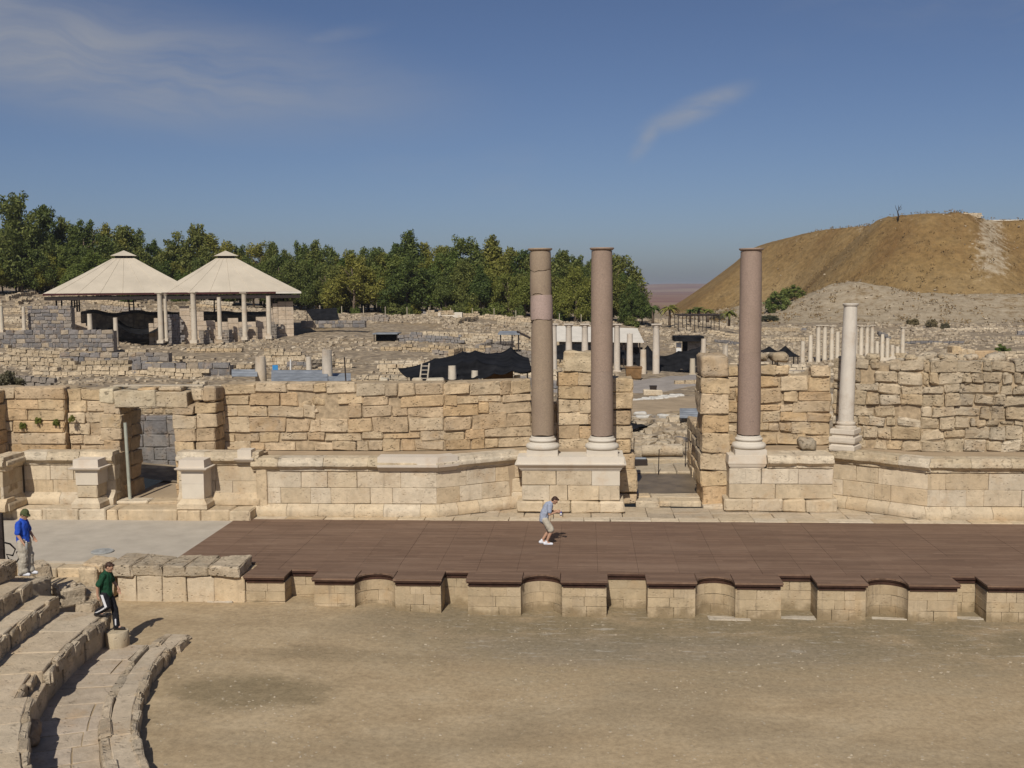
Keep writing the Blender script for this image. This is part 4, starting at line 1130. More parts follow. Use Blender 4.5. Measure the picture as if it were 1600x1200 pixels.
for i, (r0, r1, zt) in enumerate(cavea):
    t = thing('seat_row', (SCX-r0, SCY, .25), names_[i], 'seating', 'curved rows of stone seats')
    a = A_END[i]
    zb = .2 if i == 0 else cavea[i-1][2]-.04
    k = 0
    while a < R(62):
        da = rs.uniform(1.1, 1.9)/r0
        dr = rs.uniform(-.02, .05)
        far = a > R(30)
        zz = zt+rs.uniform(-.008, .008)
        if i == 0:
            # upright slabs below, worn seat slab above
            arc_block(t, 'riser_slab', r0+.05+dr, r0+.45, a, a+da, zb, zt-.26, M['lime'], tint(SEAT, rs), .02, .015, (4, 2, 3))
            brk = .34 if R(2.6) < a < R(4.4) else (.28 if R(14.5) < a < R(18.5) else 0)
            arc_block(t, 'seat_slab', r0+.13+brk, r1, a, a+da, zt-.27, zz, M['ashlar'], tint(SEAT, rs, .04), .02, .014, (8, 5, 3), .006)
            crumble(t, r0-.04+dr+brk, r0+.135+brk, a, a+da, zt-.29, zz)
        else:
            arc_block(t, 'seat_slab', r0+.12, r1, a, a+da, zb, zz, M['ashlar'], tint(SEAT, rs, .04), .02, .014, (7, 4, 4), .006)
            crumble(t, r0-.02+dr, r0+.125, a, a+da, zb, zz)
        a += da; k += 1
    # packing under the slabs
    mbv = []; mbf = []
    n_ = 40
    for q in range(n_+1):
        aa = A_END[i]+R(1.0)+(R(61)-A_END[i])*q/n_
        for rr, z in ((r0+.3, .1), (r0+.3, zt-.28), (r1+.1, zt-.28), (r1+.1, .1)):
            mbv.append((SCX-rr*math.cos(aa), SCY-rr*math.sin(aa), z))
    for q in range(n_):
        b0 = q*4; c0 = b0+4
        mbf += [(b0, b0+1, c0+1, c0), (b0+1, b0+2, c0+2, c0+1), (b0+2, b0+3, c0+3, c0+2)]
    mbf += [(3, 2, 1, 0)]
    link('core', mesh(mbv, mbf), M['core'], (0, 0, 0), 0, t)
# ground mass under the seating, beyond the built rows
mb = MB().prism([(-40, 4), (-16.5, 8), (-18.8, 20), (-18.9, 26.4), (-40, 26.6)], 0, 3.4)
struct(link('seating_bank', mb.mesh(), M['dirt'], (0, 0, .05)))
# blocks at the ragged ends of the rows
en = thing('broken_steps', (-13.6, 26.9, .3), 'broken stone step blocks at the ends of the seat rows', 'step')
for (px_, py_, z, w, d_, h, rz) in [(112, 950, .75, .75, .55, .55, .75), (136, 968, .28, .7, .7, .75, .5), (104, 935, 1.0, .6, .5, .35, .8), (128, 975, .28, .5, .5, .55, .2), (60, 912, 1.5, .7, .6, .5, .9)]:
    p = onz(px_, py_, z); put_stone(en, 'block', (p[0], p[1]+.15, z), rz, w, d_, h, M['lime_rough'], tint(SEAT, rs), .06, .05, .05, fine=True)
for k_ in range(4):
    put_stone(en, 'block', (-15.6-k_*.9, 27.0+rs.uniform(-.1, .1), .5), rs.uniform(-.2, .2), .95, 1.0, 1.2+k_*.3, M['lime_rough'], tint(SEAT, rs), .07, .06, .05, fine=True)
# boulder fallen from the broken row onto the walkway
p = onz(30, 1172, .28)
tag(put_stone(None, 'fallen_boulder', (p[0]+.1, p[1]-.1, .25), .5, .75, .7, .52, M['lime_rough'], (0.36, .265, .175), .2, .1, .1, seg=(7, 6, 6)), 'rounded brown boulder lying on the walkway under the broken first row', 'boulder')
# column drum used as a step
p = onz(177, 1016, .26)
dr_ = thing('column_drum', (p[0], p[1]+.27, .25), 'short round column drum used as a step under the green shirted walker', 'drum')
v, f = lathe([(.29, 0), (.30, .03), (.30, .42), (.285, .46), (.25, .465)], 28)
link('drum_body', lathe_mesh([(.29, 0), (.30, .03), (.30, .42), (.285, .46), (.25, .465)], 28), M['ashlar'], (p[0], p[1]+.27, .24), 0, dr_, (0.50, .41, .275))
DRUM = (p[0], p[1]+.27, .705)
# paved walkway
pw = thing('walkway_paving', (-11.6, 24, .25), 'flagstone walkway between the first seat row and the curved parapet', 'paving')
a = R(0.0)
while a < R(62):
    da = rs.uniform(.7, 1.25)/15
    cutr = [14.7, 15.1+rs.uniform(-.1, .2), 16.12] if rs.random() < .7 else [14.7, 16.12]
    for r0, r1 in zip(cutr[:-1], cutr[1:]):
        z = gz(SCX-r0*math.cos(a), 0)
        arc_block(pw, 'flagstone', r0, r1-.012, a, a+da, z-.12, z+.028+rs.uniform(-.004, .004), M['ashlar'], tint([(0.455, .375, .28), (0.445, .365, .27), (0.465, .385, .295)], rs, .04), .018, .012, (4, 4, 1), .012)
    a += da
# curved parapet with a channel along its top
pp = thing('parapet', (-10.7, 26, .2), 'low curved stone parapet with a worn channel along its top', 'parapet')
a = R(-2.2)
while a < R(62):
    da = rs.uniform(1.1, 2.2)/14
    z = gz(SCX-14*math.cos(a), 0)-.05
    low = .16*max(0, 1-(a-R(-2.2))/R(2.5))
    arc_block(pp, 'channel_block', 14.08, 14.50, a, a+da, z, z+.36-low, M['ashlar'], tint([(0.49, .40, .285), (0.475, .39, .28)], rs, .04), .02, .012, (7, 3, 3), .006)
    crumble(pp, 13.93, 14.10, a, a+da, z, z+.40-low, .3, .75)
    crumble(pp, 14.49, 14.72, a, a+da, z, z+.405-low, .8, 1.6, 'rim_block')
    a += da

# ------------------------------------------------------------------ passage behind the central doorway
th_ = thing('threshold', (3.1, 41.4, 1.1), 'worn stone threshold slabs of the central doorway', 'step')
for (a, b_, y0, y1, z1) in [(1.95, 2.9, 40.75, 41.55, 1.26), (2.91, 4.5, 40.78, 41.55, 1.25), (1.9, 2.6, 41.56, 42.3, 1.30), (2.61, 4.55, 41.56, 42.3, 1.29), (4.55, 5.4, 40.3, 41.2, 1.2)]:
    put_stone(th_, 'threshold_slab', ((a+b_)/2, y0, 1.0), 0, b_-a-.012, y1-y0-.01, z1-1.0, M['ashlar'], tint(ASH, rs), .03, .03, fine=True)
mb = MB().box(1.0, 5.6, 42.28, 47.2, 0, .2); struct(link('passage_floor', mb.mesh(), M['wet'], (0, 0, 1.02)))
pv = thing('passage_paving', (3.2, 48, 1.2), 'row of pale paving slabs across the far end of the central passage', 'paving')
for k_ in range(6):
    put_stone(pv, 'paving_slab', (.9+k_*.92, 47.2, 1.1), 0, .9, 2.2, .2+rs.uniform(-.01, .02), M['ashlar'], tint([(0.45, .37, .26)], rs), .04, .03)
put_stone(pv, 'kerb_block', (3.0, 49.8, 1.15), 0, 4.4, .5, .3, M['ashlar'], tint(ASH, rs), .05, .04, seg=(10, 3, 3))
p0, p1_ = ony(1003, 704, 51.8), ony(1066, 704, 51.8)
me, ff = lathe([(.27, 0), (.29, .04), (.28, p1_[0]-p0[0]-.04), (.26, p1_[0]-p0[0])], 20)
o = link('fallen_column', lathe_mesh([(.27, 0), (.29, .04), (.28, p1_[0]-p0[0]-.04), (.26, p1_[0]-p0[0])], 20), M['lime'], (p0[0], 51.8, p0[2]), color=(0.50, .41, .29)); o.rotation_euler = (0, R(90), R(-2))
tag(o, 'fallen column shaft lying across the ground beyond the central doorway', 'column')
for i, (px_, yt, yb, Y) in enumerate([(991, 684, 722, 48.6), (1072, 684, 728, 48.3), (1030, 702, 742, 46.9)]):
    a = ony(px_-1.5, yb, Y); b_ = ony(px_, yt, Y)
    mb = MB().tube([(0, 0, 0), (b_[0]-a[0], 0, b_[2]-a[2])], .022, 6)
    tag(link('iron_stake', mb.mesh(), M['dark_metal'], tuple(a)), ['thin iron stake at the left edge of the central passage', 'thin iron stake at the right edge of the central passage', 'thin iron stake in the middle of the passage paving'][i], 'stake', 'iron stakes in the passage')
p = ony(1001, 716, 48.9)
b_ = thing('cable_box', (p[0], 48.9, 1.3), 'small dark grey box on the ground at left of the central passage', 'box')
v, f = rect_stack(.62, .35, [(0, 0), (.26, 0), (.30, -.04)]); link('box_body', mesh(v, f), M['dark_metal'], (p[0], 48.9, 1.31), 0, b_)
v, f = rect_stack(.5, .25, [(0, 0), (.03, 0), (.05, -.02)]); link('box_lid', mesh(v, f), M['sheet'], (p[0], 48.9, 1.612), 0, b_)
# walls that bound the passage (their shaded inner faces show)
sw = thing('passage_wall', (5.2, 45, 1.1), 'rough block side wall of the central passage, in shade at right', 'wall')
wall(sw, [(4.75, 49.0), (4.75, 42.7)], 1.1, [.5, .5, .5, .5, .5], .9, .5, wob(3.6, .3, .6, 3), M['lime'], LIME, .06, .04, seed=151, thick=.9)
wall(sw, [(4.75, 42.68), (5.7, 42.68)], 1.1, [.5, .5, .5, .5, .5], .9, .4, None, M['lime'], LIME, .06, .04, seed=152, thick=.6)
sw2 = thing('passage_wall', (1.3, 45, 1.1), 'rough block side wall of the central passage, at left behind the pier', 'wall')
wall(sw2, [(1.45, 42.9), (1.45, 48.0)], 1.1, [.5, .5, .5, .5], .9, .5, wob(3.0, .3, .6, 4), M['lime'], LIME, .06, .04, seed=153, thick=.9)
# masonry seen through the left doorway
bb_ = thing('basalt_wall', (-20, 45.8, 1.4), 'dark basalt block wall seen through the left doorway', 'wall')
wall(bb_, [(-23.5, 45.6), (-14.5, 45.6)], 1.4, [.62, .60, .58, .62, .2], .75, .5, wob(4.1, .1, 1, 1), M['basalt'], [(0.205, .19, .175), (0.235, .215, .195), (0.18, .168, .16)], .03, .02, seed=154, core_mat=M['core_dark'], thick=1.0)
wall(bb_, [(-23.5, 46.5), (-13.5, 46.5)], 4.0, [.25, .24, .26, .22], .5, .4, wob(5.0, .2, 1, 2), M['lime_rough'], RUGGED, .06, .05, seed=155, thick=1.2)
# ------------------------------------------------------------------ ground behind the stage building, out to the horizon
PROF = [
 (-0.75, [(43, 2.5), (60, 3.0), (115, 3.6), (140, 6.0), (165, 9.6), (200, 11), (300, 12)]),
 (-0.55, [(43, 2.3), (60, 3.0), (90, 3.2), (115, 3.4), (138, 4.6), (165, 8.9), (200, 10), (300, 12)]),
 (-0.38, [(43, 1.5), (50, 2.2), (60, 2.8), (90, 2.8), (125, 2.7), (139, 2.9), (152, 5.4), (168, 7.0), (200, 7.2), (300, 8)]),
 (-0.23, [(43, 2.6), (80, 2.8), (119, 3.2), (160, 4.6), (190, 5.6), (300, 6.5)]),
 (-0.10, [(43, 2.6), (80, 2.6), (110, 2.8), (160, 4.2), (195, 5.1), (300, 5.5)]),
 (0.00, [(43, 1.6), (60, 2.0), (80, 1.5), (100, 1.2), (116, 1.0), (150, 2.4), (190, 3.9), (300, 4)]),
 (0.055, [(43, .9), (50, 1.0), (54, 1.35), (60, 2.1), (80, 1.4), (92, 1.2), (116, .8), (160, 2.0), (200, 3.0), (300, 2)]),
 (0.085, [(43, .9), (50, 1.0), (54, 1.35), (60, 2.2), (80, 1.4), (92, 1.2), (116, .8), (160, 2.0), (200, 3.0), (300, 1)]),
 (0.16, [(43, 2.3), (80, 1.5), (124, .6), (180, .8), (240, 1.2), (300, 2)]),
 (0.25, [(43, 2.5), (80, 1.2), (124, .4), (180, .5), (240, 1.5), (300, 2)]),
 (0.75, [(43, 2.5), (80, 1.2), (124, .4), (180, .5), (240, 1.5), (300, 2)])]
def _prof(pr, Y):
    if Y <= pr[0][0]: return pr[0][1]
    for (y0, z0), (y1, z1) in zip(pr[:-1], pr[1:]):
        if Y <= y1:
            t = (Y-y0)/(y1-y0); return z0+(z1-z0)*t
    z = pr[-1][1]
    t = min(1, (Y-300)/700); return z + (-4-z)*t
def tz0(x, Y):
    a = x/Y
    if a <= PROF[0][0]: return _prof(PROF[0][1], Y)
    for (a0, p0), (a1, p1) in zip(PROF[:-1], PROF[1:]):
        if a <= a1:
            t = (a-a0)/(a1-a0); t = t*t*(3-2*t)
            return _prof(p0, Y)*(1-t) + _prof(p1, Y)*t
    return _prof(PROF[-1][1], Y)
def tz(x, Y):
    z = tz0(x, Y)
    k = min(1, max(0, (Y-48)/14))*min(1, max(0.15, (260-Y)/80)) if Y < 260 else .15
    return z + k*(.32*noise.noise(Vector((x*.13, Y*.10, 2))) + .16*noise.noise(Vector((x*.5, Y*.45, 7))))
ys = [42.9]
while ys[-1] < 300: ys.append(ys[-1] + .45 + .0075*(ys[-1]-43))
while ys[-1] < 9000: ys.append(ys[-1]*1.12)
nc = 250
v = []; f = []
for Y in ys:
    Wd = 55+.8*Y
    for i in range(nc+1):
        x = (-1+2*i/nc)*Wd
        v.append((x, Y, tz(x, Y)))
for j in range(len(ys)-1):
    for i in range(nc):
        a = j*(nc+1)+i; f.append((a, a+1, a+nc+2, a+nc+1))
me = mesh(v, f, True)
me.materials.append(M['earth']); me.materials.append(M['plainfar'])
mi = [1 if ys[k//nc] > 420 else 0 for k in range(len(f))]
me.polygons.foreach_set('material_index', mi)
struct(link('ground', me, None))

# far rise on the horizon
v = []; f = []; n_ = 120
for i in range(n_+1):
    x = -3500+8000*i/n_
    hgt = 22 + 14*noise.noise(Vector((x*.0009, 1, 0))) + 5*noise.noise(Vector((x*.004, 2, 0)))
    for k, (dy, hz) in enumerate(((0, 0), (350, .45), (800, .8), (1300, 1.0), (2200, .9))):
        v.append((x, 3600+dy, -5+hgt*hz))
for i in range(n_):
    for k in range(4):
        a = i*5+k; f.append((a, a+5, a+6, a+1))
struct(link('far_hills', mesh(v, [tuple(reversed(q)) for q in f], True), M['plainfar']))

# ------------------------------------------------------------------ the mound
POLY = [(72, 470), (66, 420), (67, 396), (76, 380), (87, 366), (94, 346), (88, 322), (86, 306), (93, 297), (103, 297), (110, 301), (117, 304), (124, 300), (136, 290), (160, 280), (200, 280), (260, 300), (260, 470)]
PA = np.array(POLY, float)
def sdist(X, Y):
    """signed distance to the plateau edge (positive outside), vectorised"""
    P = np.stack([X, Y], -1); d2 = np.full(X.shape, 1e12); inside = np.zeros(X.shape, bool)
    for a, b_ in zip(PA, np.roll(PA, -1, 0)):
        e = b_-a; w = P-a
        t = np.clip((w@e)/(e@e), 0, 1)
        q = w - t[..., None]*e
        d2 = np.minimum(d2, (q**2).sum(-1))
        c = ((a[1] <= Y) & (b_[1] > Y)) | ((b_[1] <= Y) & (a[1] > Y))
        xi = a[0] + (Y-a[1])/(b_[1]-a[1]+1e-12)*e[0]
        inside ^= c & (X < xi)
    return np.where(inside, -1, 1)*np.sqrt(d2)
gx_ = np.arange(10, 255, 1.3); gy_ = np.concatenate([np.arange(205, 400, 1.3), np.arange(400, 470, 4.0)])
GX, GY = np.meshgrid(gx_, gy_)
D = sdist(GX, GY)
_ss = lambda t: np.clip(t, 0, 1)**2*(3-2*np.clip(t, 0, 1))
ztopv = 24.3 + 5.0*_ss((GX-62)/24) - 1.9*_ss((GX-103)/12)
base_ = np.array([[tz0(float(x), float(y)) for x in gx_] for y in gy_])
nz1 = np.array([[noise.noise(Vector((x*.045, y*.045, 4))) for x in gx_] for y in gy_])
nz2 = np.array([[noise.noise(Vector((x*.22, y*.22, 9))) + .5*noise.noise(Vector((x*.6, y*.6, 3))) for x in gx_] for y in gy_])
Dw = D + 2.2*nz1 + .25*nz2
H1 = ztopv - np.where(Dw > 0, .80*Dw*(1-.0025*np.minimum(Dw, 60)), .05*Dw*0)
H1 = np.where(Dw > 0, H1, ztopv - .6*np.exp(Dw/2.0))
H1 = H1 + .22*nz2
# pale excavated apron at the foot
def bump_(cx, cy, sx, sy, h): return h*np.exp(-((GX-cx)/sx)**2-((GY-cy)/sy)**2)
apron = base_ + bump_(66, 268, 13, 18, 7.2) + bump_(92, 258, 26, 16, 4.2) + bump_(130, 262, 40, 16, 4.0) + bump_(52, 300, 12, 30, 3.0) + .5*nz2 + .8*nz1
HZ = np.maximum(H1, apron)
HZ = np.maximum(HZ, base_-1.5)
sub = (H1 < apron + .6)
edge_fade = np.clip((GY-215)/25, 0, 1)*np.clip((GX-14)/14, 0, 1)
HZ = (base_-2.0)*(1-edge_fade) + HZ*edge_fade
pale = np.clip((apron-H1)/3.0, 0, 1)*.78 + .2*nz1*(apron > H1)
streak = np.exp(-(((GX-(112+ (HZ-29)*.55+2*nz1))/(7.0))**2))*np.clip((HZ-6)/8, 0, 1)*np.clip((330-GY)/20, 0, 1)
rim = np.exp(-((D-.5)/1.6)**2)*.42*(nz2 > -.1)
pale = np.maximum(np.maximum(pale, streak*.66), rim)
ridge2 = np.exp(-(((GX-(90+(HZ-29)*.2))/1.5)**2))*np.clip((HZ-22)/5, 0, 1)*.4
pale = np.maximum(pale, ridge2)
nr, ncx = GX.shape
v = np.stack([GX.ravel(), GY.ravel(), HZ.ravel()], 1)
f = [(j*ncx+i, j*ncx+i+1, (j+1)*ncx+i+1, (j+1)*ncx+i) for j in range(nr-1) for i in range(ncx-1)]
me = mesh(v.tolist(), f, True)
at = me.attributes.new('pale', 'FLOAT', 'POINT'); at.data.foreach_set('value', pale.ravel().astype(np.float32))
struct(link('hill', me, M['hill']))
def hill_z(x, y):
    i = int(np.clip(np.searchsorted(gx_, x), 0, ncx-1)); j = int(np.clip(np.searchsorted(gy_, y), 0, nr-1))
    return float(HZ[j, i])
def ground_hit(px_, py_, y0=44, y1=460):
    """where a ray through the pixel meets the ground or mound"""
    d = ray(px_, py_); Y = y0
    while Y < y1:
        p = CAMP + d*(Y/d[1])
        z = tz(p[0], Y)
        if p[0] > 12 and Y > 216: z = max(z, hill_z(p[0], Y))
        if p[2] <= z: return p
        Y += .5
    return p

# stones strewn over the scree, the rim and the pale bank of the mound
V = []; F_ = []; nv = 0; cnt = 0; r9 = random.Random(909)
HROCKS = []
for k in range(6):
    bm = bmesh.new(); bmesh.ops.create_icosphere(bm, subdivisions=1, radius=1)
    HROCKS.append((np.array([tuple(vt.co*(1+r9.uniform(-.25, .2))) for vt in bm.verts]), [tuple(q.index for q in ff.verts) for ff in bm.faces])); bm.free()
while cnt < 1500:
    i = r9.randrange(8, ncx-60); j = r9.randrange(8, 130)
    if pale[j, i] < r9.uniform(.12, .9): 
        if r9.random() > .06: continue
    vv, ff = HROCKS[cnt % 6]; s_ = r9.choice([.12, .16, .22, .32])
    x, y, z = gx_[i]+r9.uniform(-.6, .6), gy_[j]+r9.uniform(-.6, .6), HZ[j, i]+s_*.2
    p = vv*np.array([s_*r9.uniform(.8, 1.6), s_, s_*.7])+np.array([x, y, z])
    V.append(p); F_ += [tuple(q+nv for q in t) for t in ff]; nv += len(p); cnt += 1
o = link('scree', mesh(np.concatenate(V).tolist(), F_), M['rubble']); o['kind'] = 'stuff'
# dry scrub on the slopes
V = []; cnt = 0; nr9 = np.random.default_rng(4)
while cnt < 2200:
    i = r9.randrange(8, ncx-60); j = r9.randrange(10, 135)
    if nz1[j, i] < r9.uniform(-.5, .5): continue
    n_ = 7; c = np.array([gx_[i]+r9.uniform(-.6, .6), gy_[j]+r9.uniform(-.6, .6), HZ[j, i]])
    d = nr9.normal(size=(n_, 3))*np.array([.45, .45, .25])+np.array([0, 0, .35]); u = nr9.normal(size=(n_, 3)); u /= np.linalg.norm(u, axis=1)[:, None]
    w = nr9.normal(size=(n_, 3)); w /= np.linalg.norm(w, axis=1)[:, None]; s_ = .28
    q = c+d; V.append(np.stack([q-u*s_, q+w*s_*.6, q+u*s_, q-w*s_*.6], 1).reshape(-1, 3)); cnt += 1
V = np.concatenate(V)
M['scrub'] = plain('dry_scrub', (0.20, 0.135, 0.062), .95, .4, .5, .02)
o = link('dry_scrub', mesh(V.tolist(), np.arange(len(V)).reshape(-1, 4).tolist()), M['scrub']); o['kind'] = 'stuff'

# ------------------------------------------------------------------ road and dirt track beyond the passage
def ribbon(pts, halfw, dz, mat, name):
    v = []; f = []
    dense = []
    for (a, b_) in zip(pts[:-1], pts[1:]):
        for k in range(14): dense.append((a[0]+(b_[0]-a[0])*k/14, a[1]+(b_[1]-a[1])*k/14))
    dense.append(pts[-1])
    NW = 8
    for i, (x, y) in enumerate(dense):
        a = dense[max(0, i-1)]; b_ = dense[min(len(dense)-1, i+1)]
        L = math.hypot(b_[0]-a[0], b_[1]-a[1]); nx_, ny_ = -(b_[1]-a[1])/L, (b_[0]-a[0])/L
        for k in range(NW+1):
            s = (-1+2*k/NW)*halfw*(1+.12*noise.noise(Vector((x*.2, y*.2, k > 4))))
            X, Y = x+nx_*s, y+ny_*s
            v.append((X, Y, tz(X, Y)+dz+ (.0 if 0 < k < NW else -.25)))
    for i in range(len(dense)-1):
        for k in range(NW):
            a = i*(NW+1)+k; f.append((a, a+NW+1, a+NW+2, a+1))
    return struct(link(name, mesh(v, [tuple(reversed(q)) for q in f], True), mat))
ribbon([(-6, 82), (2, 88), (8, 93), (14, 100), (22, 112)], 5.0, .12, M['road'], 'road')
ribbon([(-2, 66), (3, 68), (8, 70), (14, 72)], 6.5, .10, M['dirt'], 'path')

# ------------------------------------------------------------------ rubble over the field
rocks = []
for k in range(10):
    rs_ = random.Random(900+k)
    bm = bmesh.new(); bmesh.ops.create_icosphere(bm, subdivisions=1, radius=1)
    vv = []
    for vt in bm.verts:
        s = 1+rs_.uniform(-.22, .22); vv.append((max(-.75, min(.75, vt.co.x*1.1))*s, max(-.7, min(.7, vt.co.y))*s, max(-.5, min(.5, vt.co.z*.9))*s))
    rocks.append((np.array(vv), [tuple(q.index for q in ff.verts) for ff in bm.faces])); bm.free()
rs = random.Random(55)
def rubble(n, areaf, sizef, seed, name, mat=None):
    rs = random.Random(seed); V = []; F_ = []; cnt = 0; nv = 0
    while cnt < n:
        q = areaf(rs)
        if q is None: continue
        x, y = q; s = sizef(rs)*(.6+y/160)
        vv, ff = rocks[rs.randrange(10)]
        a = rs.uniform(0, 6.28); ca, sa = math.cos(a), math.sin(a)
        sx, sy, sz = s*rs.uniform(.8, 1.5), s*rs.uniform(.7, 1.1), s*rs.uniform(.6, 1.0)
        p = vv*np.array([sx, sy, sz])
        p = np.stack([p[:, 0]*ca-p[:, 1]*sa+x, p[:, 0]*sa+p[:, 1]*ca+y, p[:, 2]+tz(x, y)+sz*.18], 1)
        V.append(p); F_ += [tuple(i+nv for i in t) for t in ff]; nv += len(p); cnt += 1
    V = np.concatenate(V)
    o = link(name, mesh(V.tolist(), F_), mat or M['rubble']); o['kind'] = 'stuff'
    return o
def area_left(rs):
    a = rs.uniform(-.62, .03); y = 50+rs.random()**.8*135
    x = a*y
    if abs(x+43) < 22 and 132 < y < 160: return None
    n = noise.noise(Vector((x*.07, y*.05, 1)))
    return (x, y) if n > rs.uniform(-.5, .4) else None
def area_right(rs):
    a = rs.uniform(.02, .5); y = 52+rs.random()**.7*175; x = a*y
    if a < .13 and 62 < y < 108: return None
    n = noise.noise(Vector((x*.07, y*.05, 6)))
    return (x, y) if n > rs.uniform(-.5, .4) else None
rubble(9000, area_left, lambda r: r.choice([.10, .14, .18, .22, .30]), 1, 'rubble')
rubble(6000, area_right, lambda r: r.choice([.10, .14, .18, .24, .32]), 2, 'rubble')
rubble(260, lambda r: (r.uniform(.03, .11)*57+r.uniform(-1, 1), r.uniform(52.3, 60)), lambda r: r.choice([.15, .25, .4]), 3, 'rubble')

# low broken walls in the field
def field_wall(cx, cy, L, h, ang, pal, seed, name, label, group, th=.6, mat='lime_rough', sw=.55, sh=.33):
    """dry stone wall as one mesh of separate blocks"""
    rs = random.Random(seed); mb = MB()
    n = max(1, int(L/sw)); ca, sa = math.cos(ang), math.sin(ang)
    nh = max(1, int(round(h/sh)))
    zb = min(tz(cx+ca*t, cy+sa*t) for t in (-L/2, 0, L/2))-.25
    for j in range(nh+1):
        s = -L/2 + (rs.uniform(0, .3))
        while s < L/2:
            w = sw*rs.uniform(.6, 1.5)
            prof = h*(.75+.5*noise.noise(Vector((s*.35+seed, 1, 0))))
            z = tz(cx+ca*s, cy+sa*s)-.2 + j*sh if j else zb
            if j*sh < prof+.25:
                hh = sh*rs.uniform(.85, 1.0) if j else (tz(cx+ca*s, cy+sa*s)+.1-zb)
                o_ = rs.uniform(-.05, .05); c0 = s+w/2
                px_, py_ = cx+ca*c0+sa*o_, cy+sa*c0-ca*o_
                hw, hd = w/2-.015, th/2
                k = [rs.uniform(-.03, .03) for _ in range(8)]
                vs = []
                for q, (ux, uy, uz) in enumerate([(-1,-1,0),(1,-1,0),(1,1,0),(-1,1,0),(-.94,-.9,1),(.94,-.9,1),(.94,.9,1),(-.94,.9,1)]):
                    lx, ly = ux*hw+k[q], uy*hd+k[(q+3) % 8]
                    vs.append((px_+ca*lx-sa*ly-cx, py_+sa*lx+ca*ly-cy, z+uz*hh-zb))
                mb.add(vs, [(4,5,6,7),(0,1,5,4),(1,2,6,5),(2,3,7,6),(3,0,4,7)])
            s += w
    if not mb.f: return None
    o = link(name, mb.mesh(), M[mat], (cx, cy, zb), color=tint(pal, rs, .12))
    return tag(o, label, 'wall', group)
rs = random.Random(77)
LB = 'low broken limestone wall among the rubble beyond the stage building'
LBB = 'low broken dark basalt wall among the rubble beyond the stage building'
cnt = 0
while cnt < 84:
    a = rs.uniform(-.60, .02) if cnt < 52 else rs.uniform(.13, .48)
    y = rs.uniform(66, 185) if cnt < 52 else rs.uniform(62, 215)
    x = a*y
    if abs(x+43) < 24 and 118 < y < 162: continue
    if -.12 < a < .02 and y < 78: continue
    if .13 < a < .30 and 118 < y < 132: continue
    bas = rs.random() < .28
    field_wall(x, y, rs.uniform(3, 11), rs.uniform(.25, 1.0)*(1 if cnt < 52 else .8), rs.gauss(0, .12) if rs.random() < .75 else rs.gauss(1.4, .2), BAS[:4] if bas else RUGGED, 300+cnt, 'low_ruin_wall', LBB if bas else LB, 'low broken basalt walls in the field' if bas else 'low broken limestone walls in the field', mat='basalt' if bas else 'lime_rough')
    cnt += 1

# longer terrace walls that still read as lines across the field
for i in range(26):
    a = rs.uniform(-.58, -.02) if i < 17 else rs.uniform(.16, .44); y = rs.uniform(72, 175); x = a*y
    if abs(x+43) < 26 and 116 < y < 165: continue
    if -.12 < a < .02 and y < 84: continue
    if .13 < a < .30 and 116 < y < 134: continue
    field_wall(x, y, rs.uniform(12, 24), rs.uniform(.45, .9), rs.gauss(0, .07), RUGGED, 700+i, 'terrace_wall', 'long low limestone terrace wall running across the rubble field', 'long terrace walls in the field', .7, 'lime_rough', .6, .32)
# basalt terrace walls behind the left part of the stage building (each block a part)
def basalt_wall(px0, px1, ytop, ybot, Y, label, seed, hb=.42, mw=.62, topj=.04):
    a = ony(px0, ytop, Y); b_ = ony(px1, ytop, Y); zb = ony(px0, ybot, Y)[2]-.3
    t = thing('basalt_terrace_wall', ((a[0]+b_[0])/2, Y, zb), label, 'wall', 'basalt terrace walls')
    n = max(2, int((a[2]-zb)/hb)); 
    wall(t, [(a[0], Y), (b_[0], Y)], zb, [(a[2]-zb)/n]*n, mw, .4, wob(a[2]-.1, .25, .25, seed), M['basalt'], BAS, .03, .04, .03, .05, seed, seg=(2, 1, 2), core_mat=M['core_dark'], thick=1.0, warp=.08, und=.12, wr=(.4, 1.7))
basalt_wall(-30, 176, 516, 546, 112, 'grey basalt terrace wall below the left shelter posts', 201)
basalt_wall(92, 262, 551, 582, 92, 'long grey basalt terrace wall in the middle of the left rubble slope', 202)
basalt_wall(205, 358, 567, 602, 80, 'grey basalt terrace wall just behind the doorway wall', 203)
basalt_wall(42, 110, 478, 514, 122, 'grey basalt wall stub under the left corner of the shelter roof', 204)
basalt_wall(470, 570, 501, 509, 140, 'thin basalt retaining wall below the black sloping sheet', 205)

